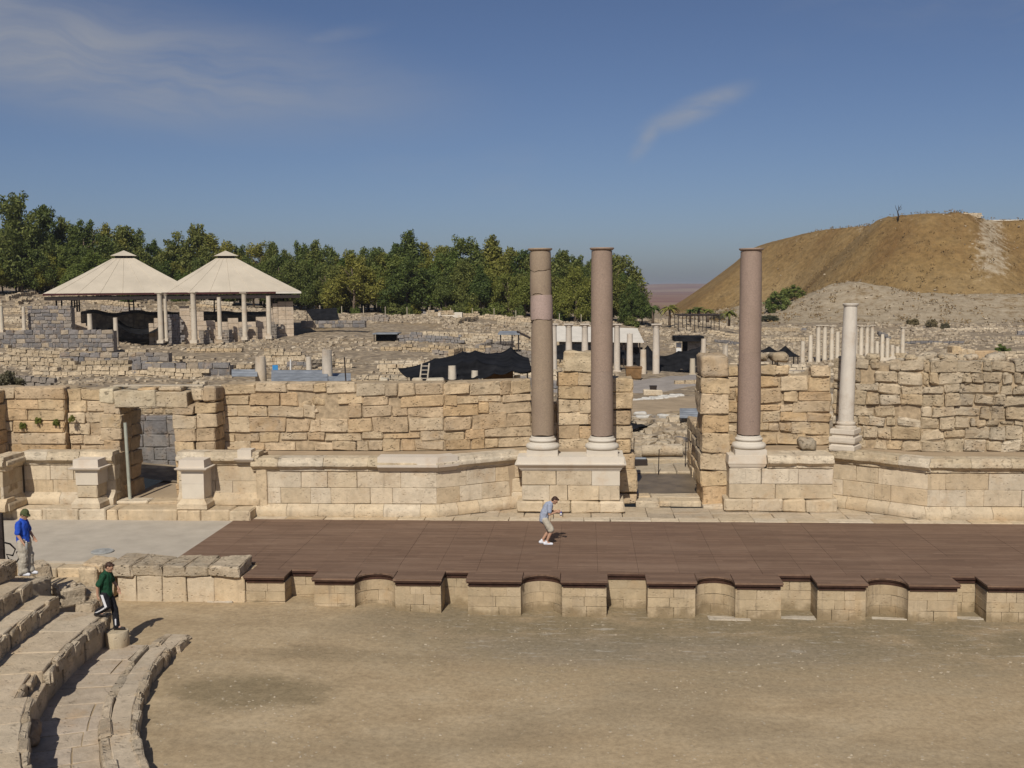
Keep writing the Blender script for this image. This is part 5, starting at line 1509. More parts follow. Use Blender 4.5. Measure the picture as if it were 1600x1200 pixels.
# ------------------------------------------------------------------ ancient columns in the background
def bg_column(px_, yt, yb, Y=None, z=None, wpx=None, cap=True, base=True, label='', group='', col=(0.56, .49, .39)):
    if Y is None: p = ground_hit(px_, yb); Y = p[1]
    b_ = ony(px_, yb, Y); t_ = ony(px_, yt, Y)
    H_ = t_[2]-b_[2]; r = (wpx/2)*Y/FPX
    th = thing('ancient_column', tuple(b_), label, 'column', group)
    z = -.25; hb = .35*r*2 if base else 0; hc = .55*r*2 if cap else 0
    if base:
        v, f = rect_stack(r*2.5, r*2.5, [(z, 0), (hb*.4, 0)])
        mb = MB().add(v, f); v, f = lathe([(r*1.25, hb*.4), (r*1.28, hb*.6), (r*1.05, hb*.8), (r*1.12, hb)], 14); mb.add(v, f)
        link('base', mb.mesh(), M['marble'], tuple(b_), 0, th, col)
    rag = .08*r
    v, f = lathe([(r, hb if base else z), (r*.99, H_*.4), (r*.88, H_-hc-.02), (r*.90, H_-hc)], 16)
    if not cap:
        n_ = 16
        for k in range(n_):
            x, y, zz = v[3*n_+k]; v[3*n_+k] = (x, y, zz-abs(noise.noise(Vector((x*3, y*3, px_))))*r*.9)
    me = mesh(v, f, True); me.set_sharp_from_angle(angle=R(45))
    link('shaft', me, M['marble'], tuple(b_), 0, th, tint([col], random, .06))
    if cap:
        v, f = lathe([(r*.9, H_-hc), (r*1.0, H_-hc*.8), (r*1.05, H_-hc*.55), (r*1.35, H_-hc*.28)], 14)
        mb = MB().add(v, f); v, f = rect_stack(r*2.75, r*2.75, [(H_-hc*.28, -.02), (H_-hc*.2, 0), (H_, 0)]); mb.add(v, f)
        link('capital', mb.mesh(), M['marble'], tuple(b_), 0, th, tint([col], random, .06))
    return th
G1 = 'colonnade behind the paired granite columns'
mc = (0.57, .50, .41)
bg_column(866, 506, 592, 92, wpx=9, label='slender white column half hidden behind the left granite column', group=G1, col=mc)
bg_column(889, 506, 572, 108, wpx=10.5, label='white column with flat capital between the paired granite columns, left one', group=G1, col=mc)
bg_column(914, 506, 572, 108, wpx=10.5, label='white column with flat capital between the paired granite columns, right one', group=G1, col=mc)
bg_column(964, 506, 581, 108, wpx=10, label='white column touching the right edge of the pinkish granite column', group=G1, col=mc)
bg_column(984, 521, 585, 106, wpx=10, cap=False, label='white column without capital behind the rusty container', group=G1, col=mc)
bg_column(1005, 546, 589, 105, wpx=10, cap=False, label='half height column stump right of the rusty container', group=G1, col=(0.54, .46, .35))
bg_column(1025, 506, 588, 106, wpx=11, label='tall white column with flat capital standing beside the black netting', group=G1, col=mc)
bg_column(1082, 560, 586, 104, wpx=9, cap=False, label='short column stump right of the black netting', group=G1, col=(0.50, .43, .32))
bg_column(1099, 529, 580, 108, wpx=8.5, cap=False, label='broken column rising above the right pier of the central doorway', group=G1, col=(0.54, .46, .36))
bg_column(1133, 539, 578, 110, wpx=8.5, cap=False, label='short broken column just left of the lone granite column', group=G1, col=(0.52, .45, .35))
G2 = 'colonnade below the mound'
q = [(1254, 533, 569, 0), (1266, 524, 569, 0), (1278, 508, 569, 1), (1288, 508, 569, 1), (1299, 509, 568, 1), (1308, 518, 567, 0), (1336, 508, 562, 1), (1345, 509, 562, 1), (1354, 509, 561, 1), (1362, 508, 561, 1), (1370, 533, 560, 0), (1378, 522, 560, 0), (1386, 528, 560, 0), (1394, 539, 558, 0), (1402, 541, 557, 0), (1410, 511, 556, 1)]
L2 = ['shortest stump at the left end of the colonnade below the mound', 'second, taller stump of the colonnade below the mound'] 
for i, (px_, yt, yb, cp) in enumerate(q):
    if i < 2: lb = L2[i]
    elif i == 15: lb = 'lone thin column standing apart at the right end of the colonnade'
    elif cp: lb = 'full height pale column in the colonnade below the mound'
    elif yt > 535: lb = 'knee high stump near the right end of the colonnade below the mound'
    else: lb = 'broken column without capital in the colonnade below the mound'
    bg_column(px_, yt, yb, 126 + (i*.5), wpx=7.0 if i < 8 else 6.4, cap=bool(cp), base=True, label=lb, group=G2, col=(0.60, .525, .41))
G3 = 'stumps just behind the stage wall'
for (px_, yt, yb, Y, w, lb, c) in [(512, 546, 604, 62, 17, 'thick pale column stump beside the blue grey roof sheets', (0.52, .45, .36)), (483, 557, 590, 70, 9, 'slim square looking pale stump behind the grey roof sheets', (0.55, .49, .40)),
                               (707, 571, 606, 58, 14, 'taller square stump in front of the black tent', (0.58, .51, .40)), (742, 579, 606, 58, 12, 'shorter square stump in front of the black tent', (0.57, .50, .39)),
                               (808, 586, 610, 60, 12, 'stump under the right corner of the black tent', (0.55, .47, .35)), (408, 556, 598, 64, 18, 'lumpy broken stump left of the blue sign', (0.48, .40, .30)), (1308, 560, 590, 48, 10, 'dark topped stump beside the white marble column', (0.40, .33, .25))]:
    bg_column(px_, yt, yb, Y, wpx=w, cap=False, base=False, label=lb, group=G3, col=c)
for (px_, py_, w, lb) in [(680, 602, 1.0, 'flat pale block lying on the wall top before the tent'), (652, 602, .6, 'small pale block lying left of the ladder'), (600, 602, .5, 'pale block lying on the ground behind the wall')]:
    p = ony(px_, py_, 56)
    tag(put_stone(None, 'loose_block', tuple(p), .1, w, .6, .36, M['ashlar'], (0.52, .45, .33), .06, .04), lb, 'block')

# ------------------------------------------------------------------ shelter with two pyramid roofs over the excavated bath
PY = 137.0
def P3(px_, py_, Y): return ony(px_, py_, Y)
# the shelter is turned so that its long side faces the theatre
SC = P3(268.5, 470, PY); SANG = math.atan2(-SC[0], SC[1]); SDIST = math.hypot(SC[0], SC[1])
sca, ssa = math.cos(SANG), math.sin(SANG)
DPT = 17.0; HW = 16.7
def s_world(lx, ly): return (SC[0]+lx*sca-ly*ssa, PY+lx*ssa+ly*sca)
def on_shelter(px_, py_, ly):
    """point on the vertical plane ly metres behind the shelter's centre line"""
    d = ray(px_, py_); n = np.array([-ssa, sca, 0.0]); p0 = np.array([SC[0], PY, 0.0])+n*ly
    t = ((p0-CAMP)@n)/(d@n); return CAMP+d*t
def on_depth(px_, ly): return on_shelter(px_, 500, ly)[1]
zev = on_shelter(268, 457, -DPT/2)[2]
xl = on_shelter(67, 457, -DPT/2); xr = on_shelter(470, 457, -DPT/2); xmid = on_shelter(270, 457, -DPT/2)
def loc_x(p): return (p[0]-SC[0])*sca+(p[1]-PY)*ssa
LX0, LX1, LXM = loc_x(xl), loc_x(xr), loc_x(xmid)
sh = thing('shelter', (SC[0], PY, 3.0), 'cream twin pyramid roofed shelter with dark red eaves over ruins', 'shelter')
def slink(name, me, mat, z, parent=None, lx=0.0, ly=0.0):
    o = bpy.data.objects.new(name, me); COL.objects.link(o)
    if not me.materials: me.materials.append(mat)
    o.parent = parent or sh
    o.location = (lx, ly, z) if parent else (lx, ly, z-3.0)
    return o
def pyramid(x0, x1, pxa):
    xc = (x0+x1)/2; hw = (x1-x0)/2; hd = DPT/2
    zt = on_shelter(pxa, 404, 0)[2]
    tx, ty = hw*.15, hd*.15
    v = []; f = []; n = 9
    for i in range(n+1):
        t = i/n; k = 1-t
        zz = (zt-zev)*t - .06*math.sin(math.pi*t)
        sx = tx+(hw-tx)*k; sy = ty+(hd-ty)*k
        v += [(-sx, -sy, zz), (sx, -sy, zz), (sx, sy, zz), (-sx, sy, zz)]
    for i in range(n):
        for k in range(4): f.append((i*4+k, i*4+(k+1) % 4, (i+1)*4+(k+1) % 4, (i+1)*4+k))
    f.append((n*4, n*4+1, n*4+2, n*4+3))
    r_ = slink('roof', mesh(v, f), M['roof'], zev, None, xc, 0)
    v, f = rect_stack(tx*2, ty*2, [(0, -.3), (.35, -.3)]); slink('vent', mesh(v, f), M['dark_metal'], zt-zev, r_)
    for k in range(7):      # seams of the front and back skins
        u_ = -1+2*(k+.5)/7
        for sg in (-1, 1):
            a_ = Vector((u_*hw, sg*hd, .0)); b2 = Vector((u_*tx, sg*ty, zt-zev))
            slink('seam', MB().tube([tuple(a_), tuple((a_+b2)/2-Vector((0, 0, .06))), tuple(b2)], .035, 4).mesh(), M['roof'], 0, r_)
    v = [(-tx*1.2, -ty*1.2, 0), (tx*1.2, -ty*1.2, 0), (tx*1.2, ty*1.2, 0), (-tx*1.2, ty*1.2, 0), (0, 0, .75)]
    slink('vent_cap', mesh(v, [(0, 1, 4), (1, 2, 4), (2, 3, 4), (3, 0, 4), (3, 2, 1, 0)]), M['roof'], zt-zev+.32, r_)
pyramid(LX0, loc_x(on_shelter(311, 457, -DPT/2)), 188); pyramid(loc_x(on_shelter(245, 457, -DPT/2)), LX1, 358)
slink('eaves_trim', MB().box(LX0-.05, LX1-3.2, -DPT/2-.08, -DPT/2+.05, -.26, -.01).mesh(), M['red_trim'], zev)
slink('eaves_trim', MB().box(LX1-3.19, LX1+.05, -DPT/2-.08, -DPT/2+.05, -.26, -.01).mesh(), M['shed'], zev)
for y0, y1 in ((-DPT/2+.1, -DPT/2+.4), (-.2, .2), (DPT/2-.4, DPT/2-.1)):
    slink('eaves_beam', MB().box(LX0+.1, LX1-.1, y0, y1, -.85, -.40).mesh(), M['dark_metal'], zev)
slink('ceiling_panel', MB().box(LX0+.05, LX1-.05, -DPT/2+.1, DPT/2-.05, -.10, -.03).mesh(), M['dark_metal'], zev)
for px_, ly in ((92, -6), (116, -6), (338, 7), (205, 7.5), (446, -6), (430, 7), (120, 7)):
    p = on_shelter(px_, 470, ly); lx = loc_x(p)
    mb = MB(); zg = tz(p[0], p[1])-.5
    for dx in (-.3, .3): mb.box(dx-.09, dx+.09, -.1, .1, 0, zev-.4-zg)
    for k in range(5): mb.box(-.21, .21, -.05, .05, zev-zg-.9-k*.8, zev-zg-.8-k*.8)
    slink('post', mb.mesh(), M['dark_metal'], zg, None, lx, ly)
sh.rotation_euler = (0, 0, SANG)
G4 = 'columns under the shelter eaves'
for (px_, yt, yb, Y, w, cp, lb) in [(252, 457, 533, 127, 8.5, 1, 'tall column with capital, left of the close pair under the shelter'), (260, 459, 530, 129, 6.5, 1, 'slimmer column just behind the close pair under the shelter'), (304, 456, 533, 127, 9, 1, 'tall mottled column with capital under the middle of the shelter roof'),
                                (344, 464, 527, 127.5, 7, 0, 'plain column with round base stone before the stepped bath wall'), (383, 457, 528, 127, 8, 1, 'tall pale column with capital right of the plain column'), (421, 462, 526, 127.5, 8, 0, 'plain column near the right end of the shelter'),
                                (182, 496, 542, 120, 7.5, 0, 'column at the right end of the upper basalt terrace wall'), (141, 490, 518, 124, 8, 0, 'short column stump beside the stepped wall edge'), (38, 479, 516, 121, 6, 0, 'small thin column left of the shelter'), (3, 478, 516, 121, 7, 0, 'yellowish column by the leftmost ruins')]:
    bg_column(px_, yt, yb, on_depth(px_, -DPT/2-1.2-(137-Y)*.15) if px_ > 200 else Y, wpx=w, cap=bool(cp), base=True, label=lb, group=G4, col=(0.55, .48, .375))
# stepped light ashlar walls of the bath
def bath_wall(name, label, spec, ly, seed, pal=None):
    """spec: list of (px0, px1, ytop) steps; the wall stands ly metres off the shelter's centre line"""
    a0 = on_shelter(spec[0][0], 520, ly)
    t = thing(name, (a0[0], a0[1], 2.8), label, 'wall')
    rs = random.Random(seed)
    for px0, px1, yt in spec:
        a = on_shelter(px0, yt, ly); b_ = on_shelter(px1, yt, ly); zb = 2.2
        n = max(1, int(round((a[2]-zb)/.62)))
        hh = (a[2]-zb)/n; w = math.hypot(b_[0]-a[0], b_[1]-a[1])
        m_ = max(1, int(round(w/.95)))
        for j in range(n):
            for k in range(m_):
                q = (k+.5)/m_
                put_stone(t, 'block', (a[0]+(b_[0]-a[0])*q, a[1]+(b_[1]-a[1])*q+rs.uniform(-.015, .015), zb+j*hh), SANG, w/m_-.02, .8, hh-.02, M['ashlar'], tint(pal or [(0.53, .43, .32), (0.51, .405, .29)], rs, .05), .015, .006, seg=(2, 1, 2))
bath_wall('bath_wall', 'stepped pale pink ashlar wall with ragged top under the right half of the shelter', [(280, 296, 478), (296, 318, 487), (318, 336, 501), (336, 356, 503), (356, 372, 497), (372, 400, 503), (400, 416, 495), (416, 426, 484), (426, 434, 474), (434, 458, 471)], -DPT/2+1.2, 211)
bath_wall('bath_wall', 'small stepped pale ashlar wall end near the left shelter post', [(112, 119, 481), (119, 126, 487), (126, 134, 505), (134, 141, 509)], -DPT/2+.5, 212)
bath_wall('bath_wall', 'pale stepped masonry climbing beside the close pair of columns', [(232, 240, 505), (240, 248, 497), (248, 254, 478)], -DPT/2+.8, 213)
p = on_shelter(271, 520, -DPT/2+.6)
field_wall(p[0], p[1], 1.6, 4.6, SANG, BAS[:3], 214, 'basalt_stub', 'dark basalt wall stub between the close pair of columns and the bath wall', None, .8, 'basalt')
for i, px_ in enumerate((317, 352, 378, 428)):
    p = on_shelter(px_, 520, -DPT/2+.4)
    o = field_wall(p[0], p[1], 1.1, 2.2, SANG, [(0.27, .235, .195)], 215+i, 'pillar_stub', ['dark stone pillar stub behind the tall mottled column', 'dark stone pillar stub behind the plain column with round base stone', 'dark stone pillar stub behind the tall pale column', 'dark stone pillar stub behind the plain column near the right end'][i], 'pillar stubs under the shelter', .6, 'basalt')
# dark pit behind the wall
a = on_shelter(125, 500, 1.5); b_ = on_shelter(428, 500, 1.5); w_ = math.hypot(b_[0]-a[0], b_[1]-a[1])
v = []; f = []; nn = 60
for i in range(nn+1):
    t_ = i/nn; zt_ = on_shelter(125+303*t_, 492, 1.5)[2]+.5*noise.noise(Vector((t_*9, 1, 0)))
    v += [(w_*t_, .4*noise.noise(Vector((t_*20, 0, 1))), 0), (w_*t_, .2, zt_-2.4), (w_*t_, 3.0, zt_-2.0)]
for i in range(nn): f += [(i*3, i*3+3, i*3+4, i*3+1), (i*3+1, i*3+4, i*3+5, i*3+2)]
tag(link('excavation_face', mesh(v, f), M['earth'], (a[0], a[1], 2.4), SANG), 'shaded earth face at the back of the excavated bath', 'earth bank')
# earth ridge behind, lit
# sagging black net inside the shelter
def cloth(name, pts, nx_, label, cat='shade cloth', group=None, mat='tarp_and_shade', sag=.3, seed=0, thick=.03):
    """sheet spanned by a grid of 3-D control rows (list of rows), smoothly interpolated"""
    rows = [[Vector(p) for p in r_] for r_ in pts]
    def samp(r_, t):
        t *= len(r_)-1; i = min(int(t), len(r_)-2); u = t-i
        return r_[i]*(1-u)+r_[i+1]*u
    NX, NY = nx_, 14
    v = []; f = []
    o0 = rows[0][0]
    for j in range(NY+1):
        tj = j/NY*(len(rows)-1); jj = min(int(tj), len(rows)-2); uj = tj-jj
        for i in range(NX+1):
            a = samp(rows[jj], i/NX); b_ = samp(rows[jj+1], i/NX)
            p = a*(1-uj)+b_*uj
            ti = (i/NX*(len(rows[0])-1)) % 1.0
            s_ = sag*(4*ti*(1-ti))*.5+sag*(4*uj*(1-uj))*.5
            w_ = .06*noise.noise(Vector((p.x*1.1, p.y*.6, p.z*1.6+seed)))*3*sag
            v.append((p.x-o0.x, p.y-o0.y+w_, p.z-o0.z-s_+w_))
    for j in range(NY):
        for i in range(NX):
            a = j*(NX+1)+i; f.append((a, a+1, a+NX+2, a+NX+1))
    o = link(name, mesh(v, f, True), M[mat], o0)
    md = o.modifiers.new('thick', 'SOLIDIFY'); md.thickness = thick
    return tag(o, label, cat, group) if label else o
def pr(lst): return [tuple(ony(*q_)) for q_ in lst]
cloth('shade_cloth', [pr([(150, 512, 131), (168, 514, 131), (185, 500, 131), (215, 514, 131), (247, 505, 131)]), pr([(150, 522, 126), (168, 526, 126), (185, 508, 126), (215, 522, 126), (247, 516, 126)])], 36, 'sagging dark netting hung inside the left half of the shelter', sag=.5)
# black sloping sheet right of shelter
t = thing('lean_to', (P3(500, 495, 150)[0], 150, 4), 'black sloping sheet roof on thin posts right of the shelter', 'lean-to')
v = [ony(478, 484, 152), ony(526, 481, 152), ony(530, 499, 146), ony(490, 502, 146)]
o0 = v[0]; mb = MB(); vv = [tuple(a-o0) for a in v]; vv += [(x, y, z-.06) for x, y, z in vv]
mb.add(vv, [(3, 2, 1, 0), (4, 5, 6, 7), (0, 1, 5, 4), (1, 2, 6, 5), (2, 3, 7, 6), (3, 0, 4, 7)])
link('roof_sheet', mb.mesh(), M['tarp_and_shade'], tuple(o0), 0, t)
for q_ in ((491, 146.2), (529, 146.2), (480, 151.8), (525, 151.8)):
    p = ony(q_[0], 495, q_[1]); zt = 9.6-(499-452)/FPX*146 if q_[1] < 150 else ony(480, 484, 152)[2]
    mb = MB().tube([(0, 0, tz(p[0], q_[1])-.3), (0, 0, zt-.05)], .05, 6); link('post', mb.mesh(), M['dark_metal'], (p[0], q_[1], 0), 0, t)
t = thing('lean_to', (P3(602, 525, 125)[0], 125, 3), 'tiny black fronted hut with flat grey roof in the rubble', 'lean-to')
a, b_ = ony(584, 522, 125), ony(623, 522, 125); zg = tz(a[0], 125)-.2
link('roof_sheet', MB().box(a[0], b_[0], 124.2, 127, 0, .12).mesh(), M['sheet'], (0, 0, a[2]), 0, t)
link('dark_front', MB().box(a[0]+.2, b_[0]-.3, 125.3, 126.8, 0, a[2]-zg).mesh(), M['tarp_and_shade'], (0, 0, zg), 0, t)
for x in (a[0]+.1, b_[0]-.15): link('post', MB().box(x, x+.1, 124.4, 124.5, 0, a[2]-zg).mesh(), M['dark_metal'], (0, 0, zg), 0, t)

# ------------------------------------------------------------------ roof sheets, sign, posts behind the stage wall
def sheet(px0, px1, y0, y1, Ya, Yb, label, ribs=9):
    """ribbed metal roof sheet, far edge y0 at Yb, near edge y1 at Ya"""
    A, B, C, D_ = ony(px0, y1, Ya), ony(px1, y1, Ya), ony(px1, y0, Yb), ony(px0, y0, Yb)
    v = []; f = []; n_ = ribs*4
    for i in range(n_+1):
        t_ = i/n_; dz = .14 if (i % 4) in (1, 2) else 0
        lo = A+(D_-A)*t_; hi = B+(C-B)*t_
        v += [tuple(lo-A+np.array([0, 0, dz])), tuple(hi-A+np.array([0, 0, dz]))]
    for i in range(n_): f.append((i*2, i*2+1, i*2+3, i*2+2))
    o = link('roof_sheet', mesh(v, f), M['sheet'], tuple(A)); md = o.modifiers.new('thick', 'SOLIDIFY'); md.thickness = .02
    return tag(o, label, 'roof sheet', 'grey metal roof sheets behind the stage wall')
sheet(424, 512, 579, 596, 58, 66, 'ribbed blue grey metal sheet roof beside the thick column stump', 3)
sheet(505, 548, 584, 600, 58, 65, 'ribbed blue grey metal sheet right of the thick column stump', 3)
sheet(362, 402, 579, 588, 62, 66, 'narrow blue grey metal sheet left of the broken stump', 3)
sheet(1062, 1100, 640, 653, 58, 63, 'grey metal sheet lying beyond the right side of the central passage', 4)
p = ony(430, 575, 70)
sg = thing('sign', (p[0], 70, 2.8), 'small light blue square sign on a post behind the stage wall', 'sign')
link('post', MB().box(-.04, .04, -.03, .03, 0, p[2]-2.4).mesh(), M['dark_metal'], (p[0], 70.04, 2.4), 0, sg)
link('panel', MB().box(-.19, .19, -.02, .02, -.16, .2).mesh(), M['blue'], (p[0], 70, p[2]), 0, sg)
for (px_, yt, yb, Y, w, mt_, lb) in [(454, 562, 592, 68, .05, 'white', 'thin white post behind the grey roof sheets'), (541, 558, 604, 58, .04, 'dark_metal', 'thin dark leaning rod right of the thick column stump')]:
    a, b_ = ony(px_, yb, Y), ony(px_-(3 if mt_ != 'white' else 0), yt, Y)
    tag(link('post', MB().tube([(0, 0, 0), (b_[0]-a[0], 0, b_[2]-a[2])], w, 6).mesh(), M[mt_], tuple(a)), lb, 'post')
# cable strung across the rubble
a, b_ = ony(520, 566, 72), ony(640, 566, 78)
tag(link('cable', MB().tube([(0, 0, 0), tuple((b_-a)*.5-np.array([0, 0, .15])), tuple(b_-a)], .025, 5).mesh(), M['wood'], tuple(a)), 'pale cable strung across the rubble behind the stage wall', 'cable')

# ------------------------------------------------------------------ the black tent and ladder
tn = cloth('black_tent', [pr([(622, 577, 64), (680, 560, 66), (723, 549, 66), (742, 548, 66), (775, 551, 67), (798, 543, 67), (826, 560, 66)]),
                          pr([(640, 590, 60), (690, 572, 60), (722, 566, 60), (745, 562, 60), (775, 570, 60), (800, 572, 60), (832, 576, 60)]),
                          pr([(645, 600, 57.5), (690, 592, 57.5), (722, 592, 57.5), (745, 590, 57.5), (772, 584, 57.5), (800, 580, 57.5), (830, 578, 57.5)])], 60, 'large black shade cloth tent with peaks behind the stage wall', 'tent', sag=.25, seed=3)
tf_ = thing('tent_frame', (ony(790, 600, 59)[0], 59, 3), 'thin poles holding up the black tent', 'frame')
for (px_, yt, Y) in ((723, 550, 65.8), (798, 545, 66.8), (824, 580, 58), (770, 588, 58), (655, 596, 58)):
    p = ony(px_, yt, Y); zg = tz(p[0], Y)-.3
    link('pole', MB().tube([(0, 0, 0), (0, 0, p[2]-zg-.12)], .04, 6).mesh(), M['dark_metal'], (p[0], Y, zg), 0, tf_)
a, b_ = ony(752, 600, 60.5), ony(800, 600, 60.5)
tag(link('brown_panel', MB().box(a[0], b_[0], 0, .08, 0, 1.0).mesh(), M['rust'], (0, 61.5, a[2]-.3)), 'brown board panel in the shade under the black tent', 'panel')
ld = thing('ladder', tuple(ony(657, 600, 57)), 'pale wooden ladder leaning against the black tent', 'ladder')
a0 = ony(655, 602, 57); b0 = ony(659, 568, 58.2); wv = np.array([.42, 0, 0])
for q_ in (np.zeros(3), wv):
    link('rail', MB().tube([(0, 0, 0), tuple(b0-a0)], .045, 6).mesh(), M['wood'], tuple(a0+q_), 0, ld)
for k in range(5):
    c_ = a0+(b0-a0)*(.12+.19*k); link('rung', MB().tube([(0, 0, 0), tuple(wv)], .03, 6).mesh(), M['wood'], tuple(c_), 0, ld)

# ------------------------------------------------------------------ sheds, nets, container beyond the passage
t = thing('shed', tuple(ony(940, 540, 118)), 'long low shed with pale sloping roof behind the white columns', 'shed')
A, B, C, D_ = ony(868, 532, 116), ony(1006, 534, 116), ony(996, 513, 122), ony(868, 509, 122)
vv = [tuple(q_-A) for q_ in (A, B, C, D_)]; vv += [(x, y, z-.12) for x, y, z in vv]
link('roof', MB().add(vv, [(0, 1, 2, 3), (7, 6, 5, 4), (0, 4, 5, 1), (1, 5, 6, 2), (2, 6, 7, 3), (3, 7, 4, 0)]).mesh(), M['shed'], tuple(A), 0, t)
link('back_wall', MB().box(A[0]+.3, B[0]-.4, 0, .2, 0, A[2]+.6).mesh(), M['core_dark'], (0, 120.5, 0), 0, t)
for k in range(6):
    x = A[0]+.4+(B[0]-A[0]-.9)*k/5; link('post', MB().box(x, x+.14, 116.3, 116.45, 0, A[2]-.15).mesh(), M['dark_metal'], (0, 0, 0), 0, t)
for k in range(4):
    x = A[0]+.8+k*2.4; link('opening_shade_panel', MB().box(x, x+1.8, 120.2, 120.45, 0, 2.0).mesh(), M['tarp_and_shade'], (0, 0, .8), 0, t)  # black panels stand in for the shade of openings in the back wall
t = thing('lean_to', tuple(ony(805, 530, 112)), 'small grey framed roof on dark props, left of the tan granite column', 'lean-to')
A, B, C, D_ = ony(778, 521, 112), ony(812, 521, 112), ony(812, 517, 115), ony(781, 517, 115)
vv = [tuple(q_-A) for q_ in (A, B, C, D_)]; vv += [(x, y, z-.15) for x, y, z in vv]
link('roof_sheet', MB().add(vv, [(0, 1, 2, 3), (7, 6, 5, 4), (0, 4, 5, 1), (1, 5, 6, 2), (2, 6, 7, 3), (3, 7, 4, 0)]).mesh(), M['sheet'], tuple(A), 0, t)
for px_ in (782, 800, 810):
    p = ony(px_, 523, 112.3); link('prop', MB().box(-.07, .07, 0, .12, 0, p[2]-1.5).mesh(), M['dark_metal'], (p[0], 112.3, 1.5), 0, t)
a, b_ = ony(808, 518, 112.5), ony(828, 528, 111); link('beam', MB().tube([(0, 0, 0), tuple(b_-a)], .12, 4).mesh(), M['dark_metal'], tuple(a), 0, t)
link('prop_wall', MB().box(0, 1.2, 0, .4, 0, 1.2).mesh(), M['tarp_and_shade'], (ony(797, 525, 113)[0], 113.3, 1.8), 0, t)
# dark hut with white boards
t = thing('hut', tuple(ony(1075, 556, 118)), 'black roofed hut with open door and stacked white boards', 'hut')
a, b_ = ony(1056, 540, 118), ony(1096, 540, 118); zt = ony(1075, 526, 118)[2]; zg = tz(a[0], 118)-.2
link('roof', MB().box(a[0]-.2, b_[0]+.2, 117.2, 120.5, 0, .55).mesh(), M['tarp_and_shade'], (0, 0, zt-.5), 0, t)
link('wall', MB().box(a[0]+1.35, b_[0], 118.3, 120.2, 0, zt-zg-.5).mesh(), M['core_dark'], (0, 0, zg), 0, t)
link('door', MB().box(a[0]+.75, a[0]+1.32, 118.4, 118.5, 0, zt-zg-.55).mesh(), M['tarp_and_shade'], (0, 0, zg), 0, t)
for k in range(3):
    link('white_board', MB().box(a[0]+.05, a[0]+.62, 118.0, 118.1, 0, .55).mesh(), M['white'], (0, 0, zt-1.2-k*.62), 0, t)
cloth('shade_cloth', [pr([(990, 555, 113), (1012, 540, 113), (1030, 556, 113), (1060, 548, 113), (1095, 541, 113)]), pr([(994, 570, 110.5), (1014, 568, 110.5), (1038, 572, 110.5), (1066, 566, 110.5), (1092, 562, 110.5)]), pr([(1030, 586, 108), (1036, 588, 108), (1046, 582, 108), (1064, 576, 108), (1086, 572, 108)])], 40, 'crumpled black netting draped beside the tall white column', sag=.4, seed=9)
cloth('shade_cloth', [pr([(864, 540, 113), (885, 536, 113), (912, 536, 113), (925, 540, 113)]), pr([(864, 560, 111), (885, 560, 111), (912, 559, 111), (925, 560, 111)])], 16, 'black netting hanging behind the white columns between the granite pair', sag=.2, seed=12)
cloth('shade_cloth', [pr([(958, 540, 112), (975, 548, 112), (992, 552, 112)]), pr([(958, 556, 110), (975, 560, 110), (992, 566, 110)])], 16, 'black netting hanging right of the pinkish granite column', sag=.2, seed=14)
a = ony(978, 604, 96); b_ = ony(1003, 604, 96)
t = thing('container', tuple(a), 'rusty yellow brown skip container at the roadside', 'container')
wv_ = b_[0]-a[0]
v, f = rect_stack(wv_, 1.5, [(0, -.12), (.06, -.05), (.95, 0), (1.02, .05), (1.08, .05)])
link('tub', mesh(v, f), M['rust'], (a[0]+wv_/2, 96.8, tz(a[0], 96)+.02), 0, t)
for k in range(4): link('rib', MB().box(-.04, .04, -.05, 0, 0, .88).mesh(), M['rust'], (a[0]+.15+k*(wv_-.3)/3, 96.03, tz(a[0], 96)+.08), 0, t)
# sandbags in a row
rs = random.Random(66)
bagm = []
for k in range(4):
    me = stone_mesh(.75, .42, .24, .11, .05, 400+k, 5, 4, 4); bagm.append(me)
for k in range(22):
    t_ = k/21; px_ = 984+78*t_; py_ = 630-9*t_ + rs.uniform(-1.5, 1.5)
    p = ground_hit(px_, py_, 60)
    tag(link('sandbag', bagm[k % 4], M['bag'], (p[0], p[1], p[2]-.03), rs.uniform(-.5, .9)), 'white sandbag in the row laid along the dirt track', 'sandbag', 'white sandbags along the track')
for k, (px_, py_) in enumerate([(990, 658), (1004, 656), (1018, 656), (1040, 655), (1000, 650)]):
    p = ground_hit(px_, py_, 50); tag(link('sandbag', bagm[k % 4], M['bag'], (p[0], p[1], p[2]), rs.uniform(-.5, .5)), 'white sandbag lying at the edge of the excavation pit', 'sandbag', 'sandbags at the excavation pit')
p = ground_hit(1021, 618, 60); tag(put_stone(None, 'marker_block', (p[0], p[1], p[2]-.05), 0, 1.5, .8, .45, M['ashlar'], (0.55, .46, .33), .06, .05), 'pale stone block with a dark item on it beside the road', 'block')
bx_ = thing('crate', (p[0], p[1]+.3, p[2]+.4), 'small dark crate sitting on the pale roadside block', 'crate')
v, f = rect_stack(.55, .4, [(0, -.03), (.25, 0), (.30, 0)]); link('crate_body', mesh(v, f), M['dark_metal'], (p[0], p[1]+.35, p[2]+.405), 0, bx_)
v, f = rect_stack(.58, .43, [(0, 0), (.04, 0)]); link('crate_lid', mesh(v, f), M['dark_metal'], (p[0], p[1]+.35, p[2]+.71), 0, bx_)
# pit awning; its black cloth also paints the shade beneath
cloth('pit_awning_shade', [pr([(980, 652, 60), (1005, 655, 60), (1034, 659, 60)]), pr([(980, 672, 56), (998, 668, 56.5), (1020, 662, 58)])], 14, 'dark awning with painted shade sagging over the excavation pit beyond the doorway', 'cover', sag=.1, seed=20)
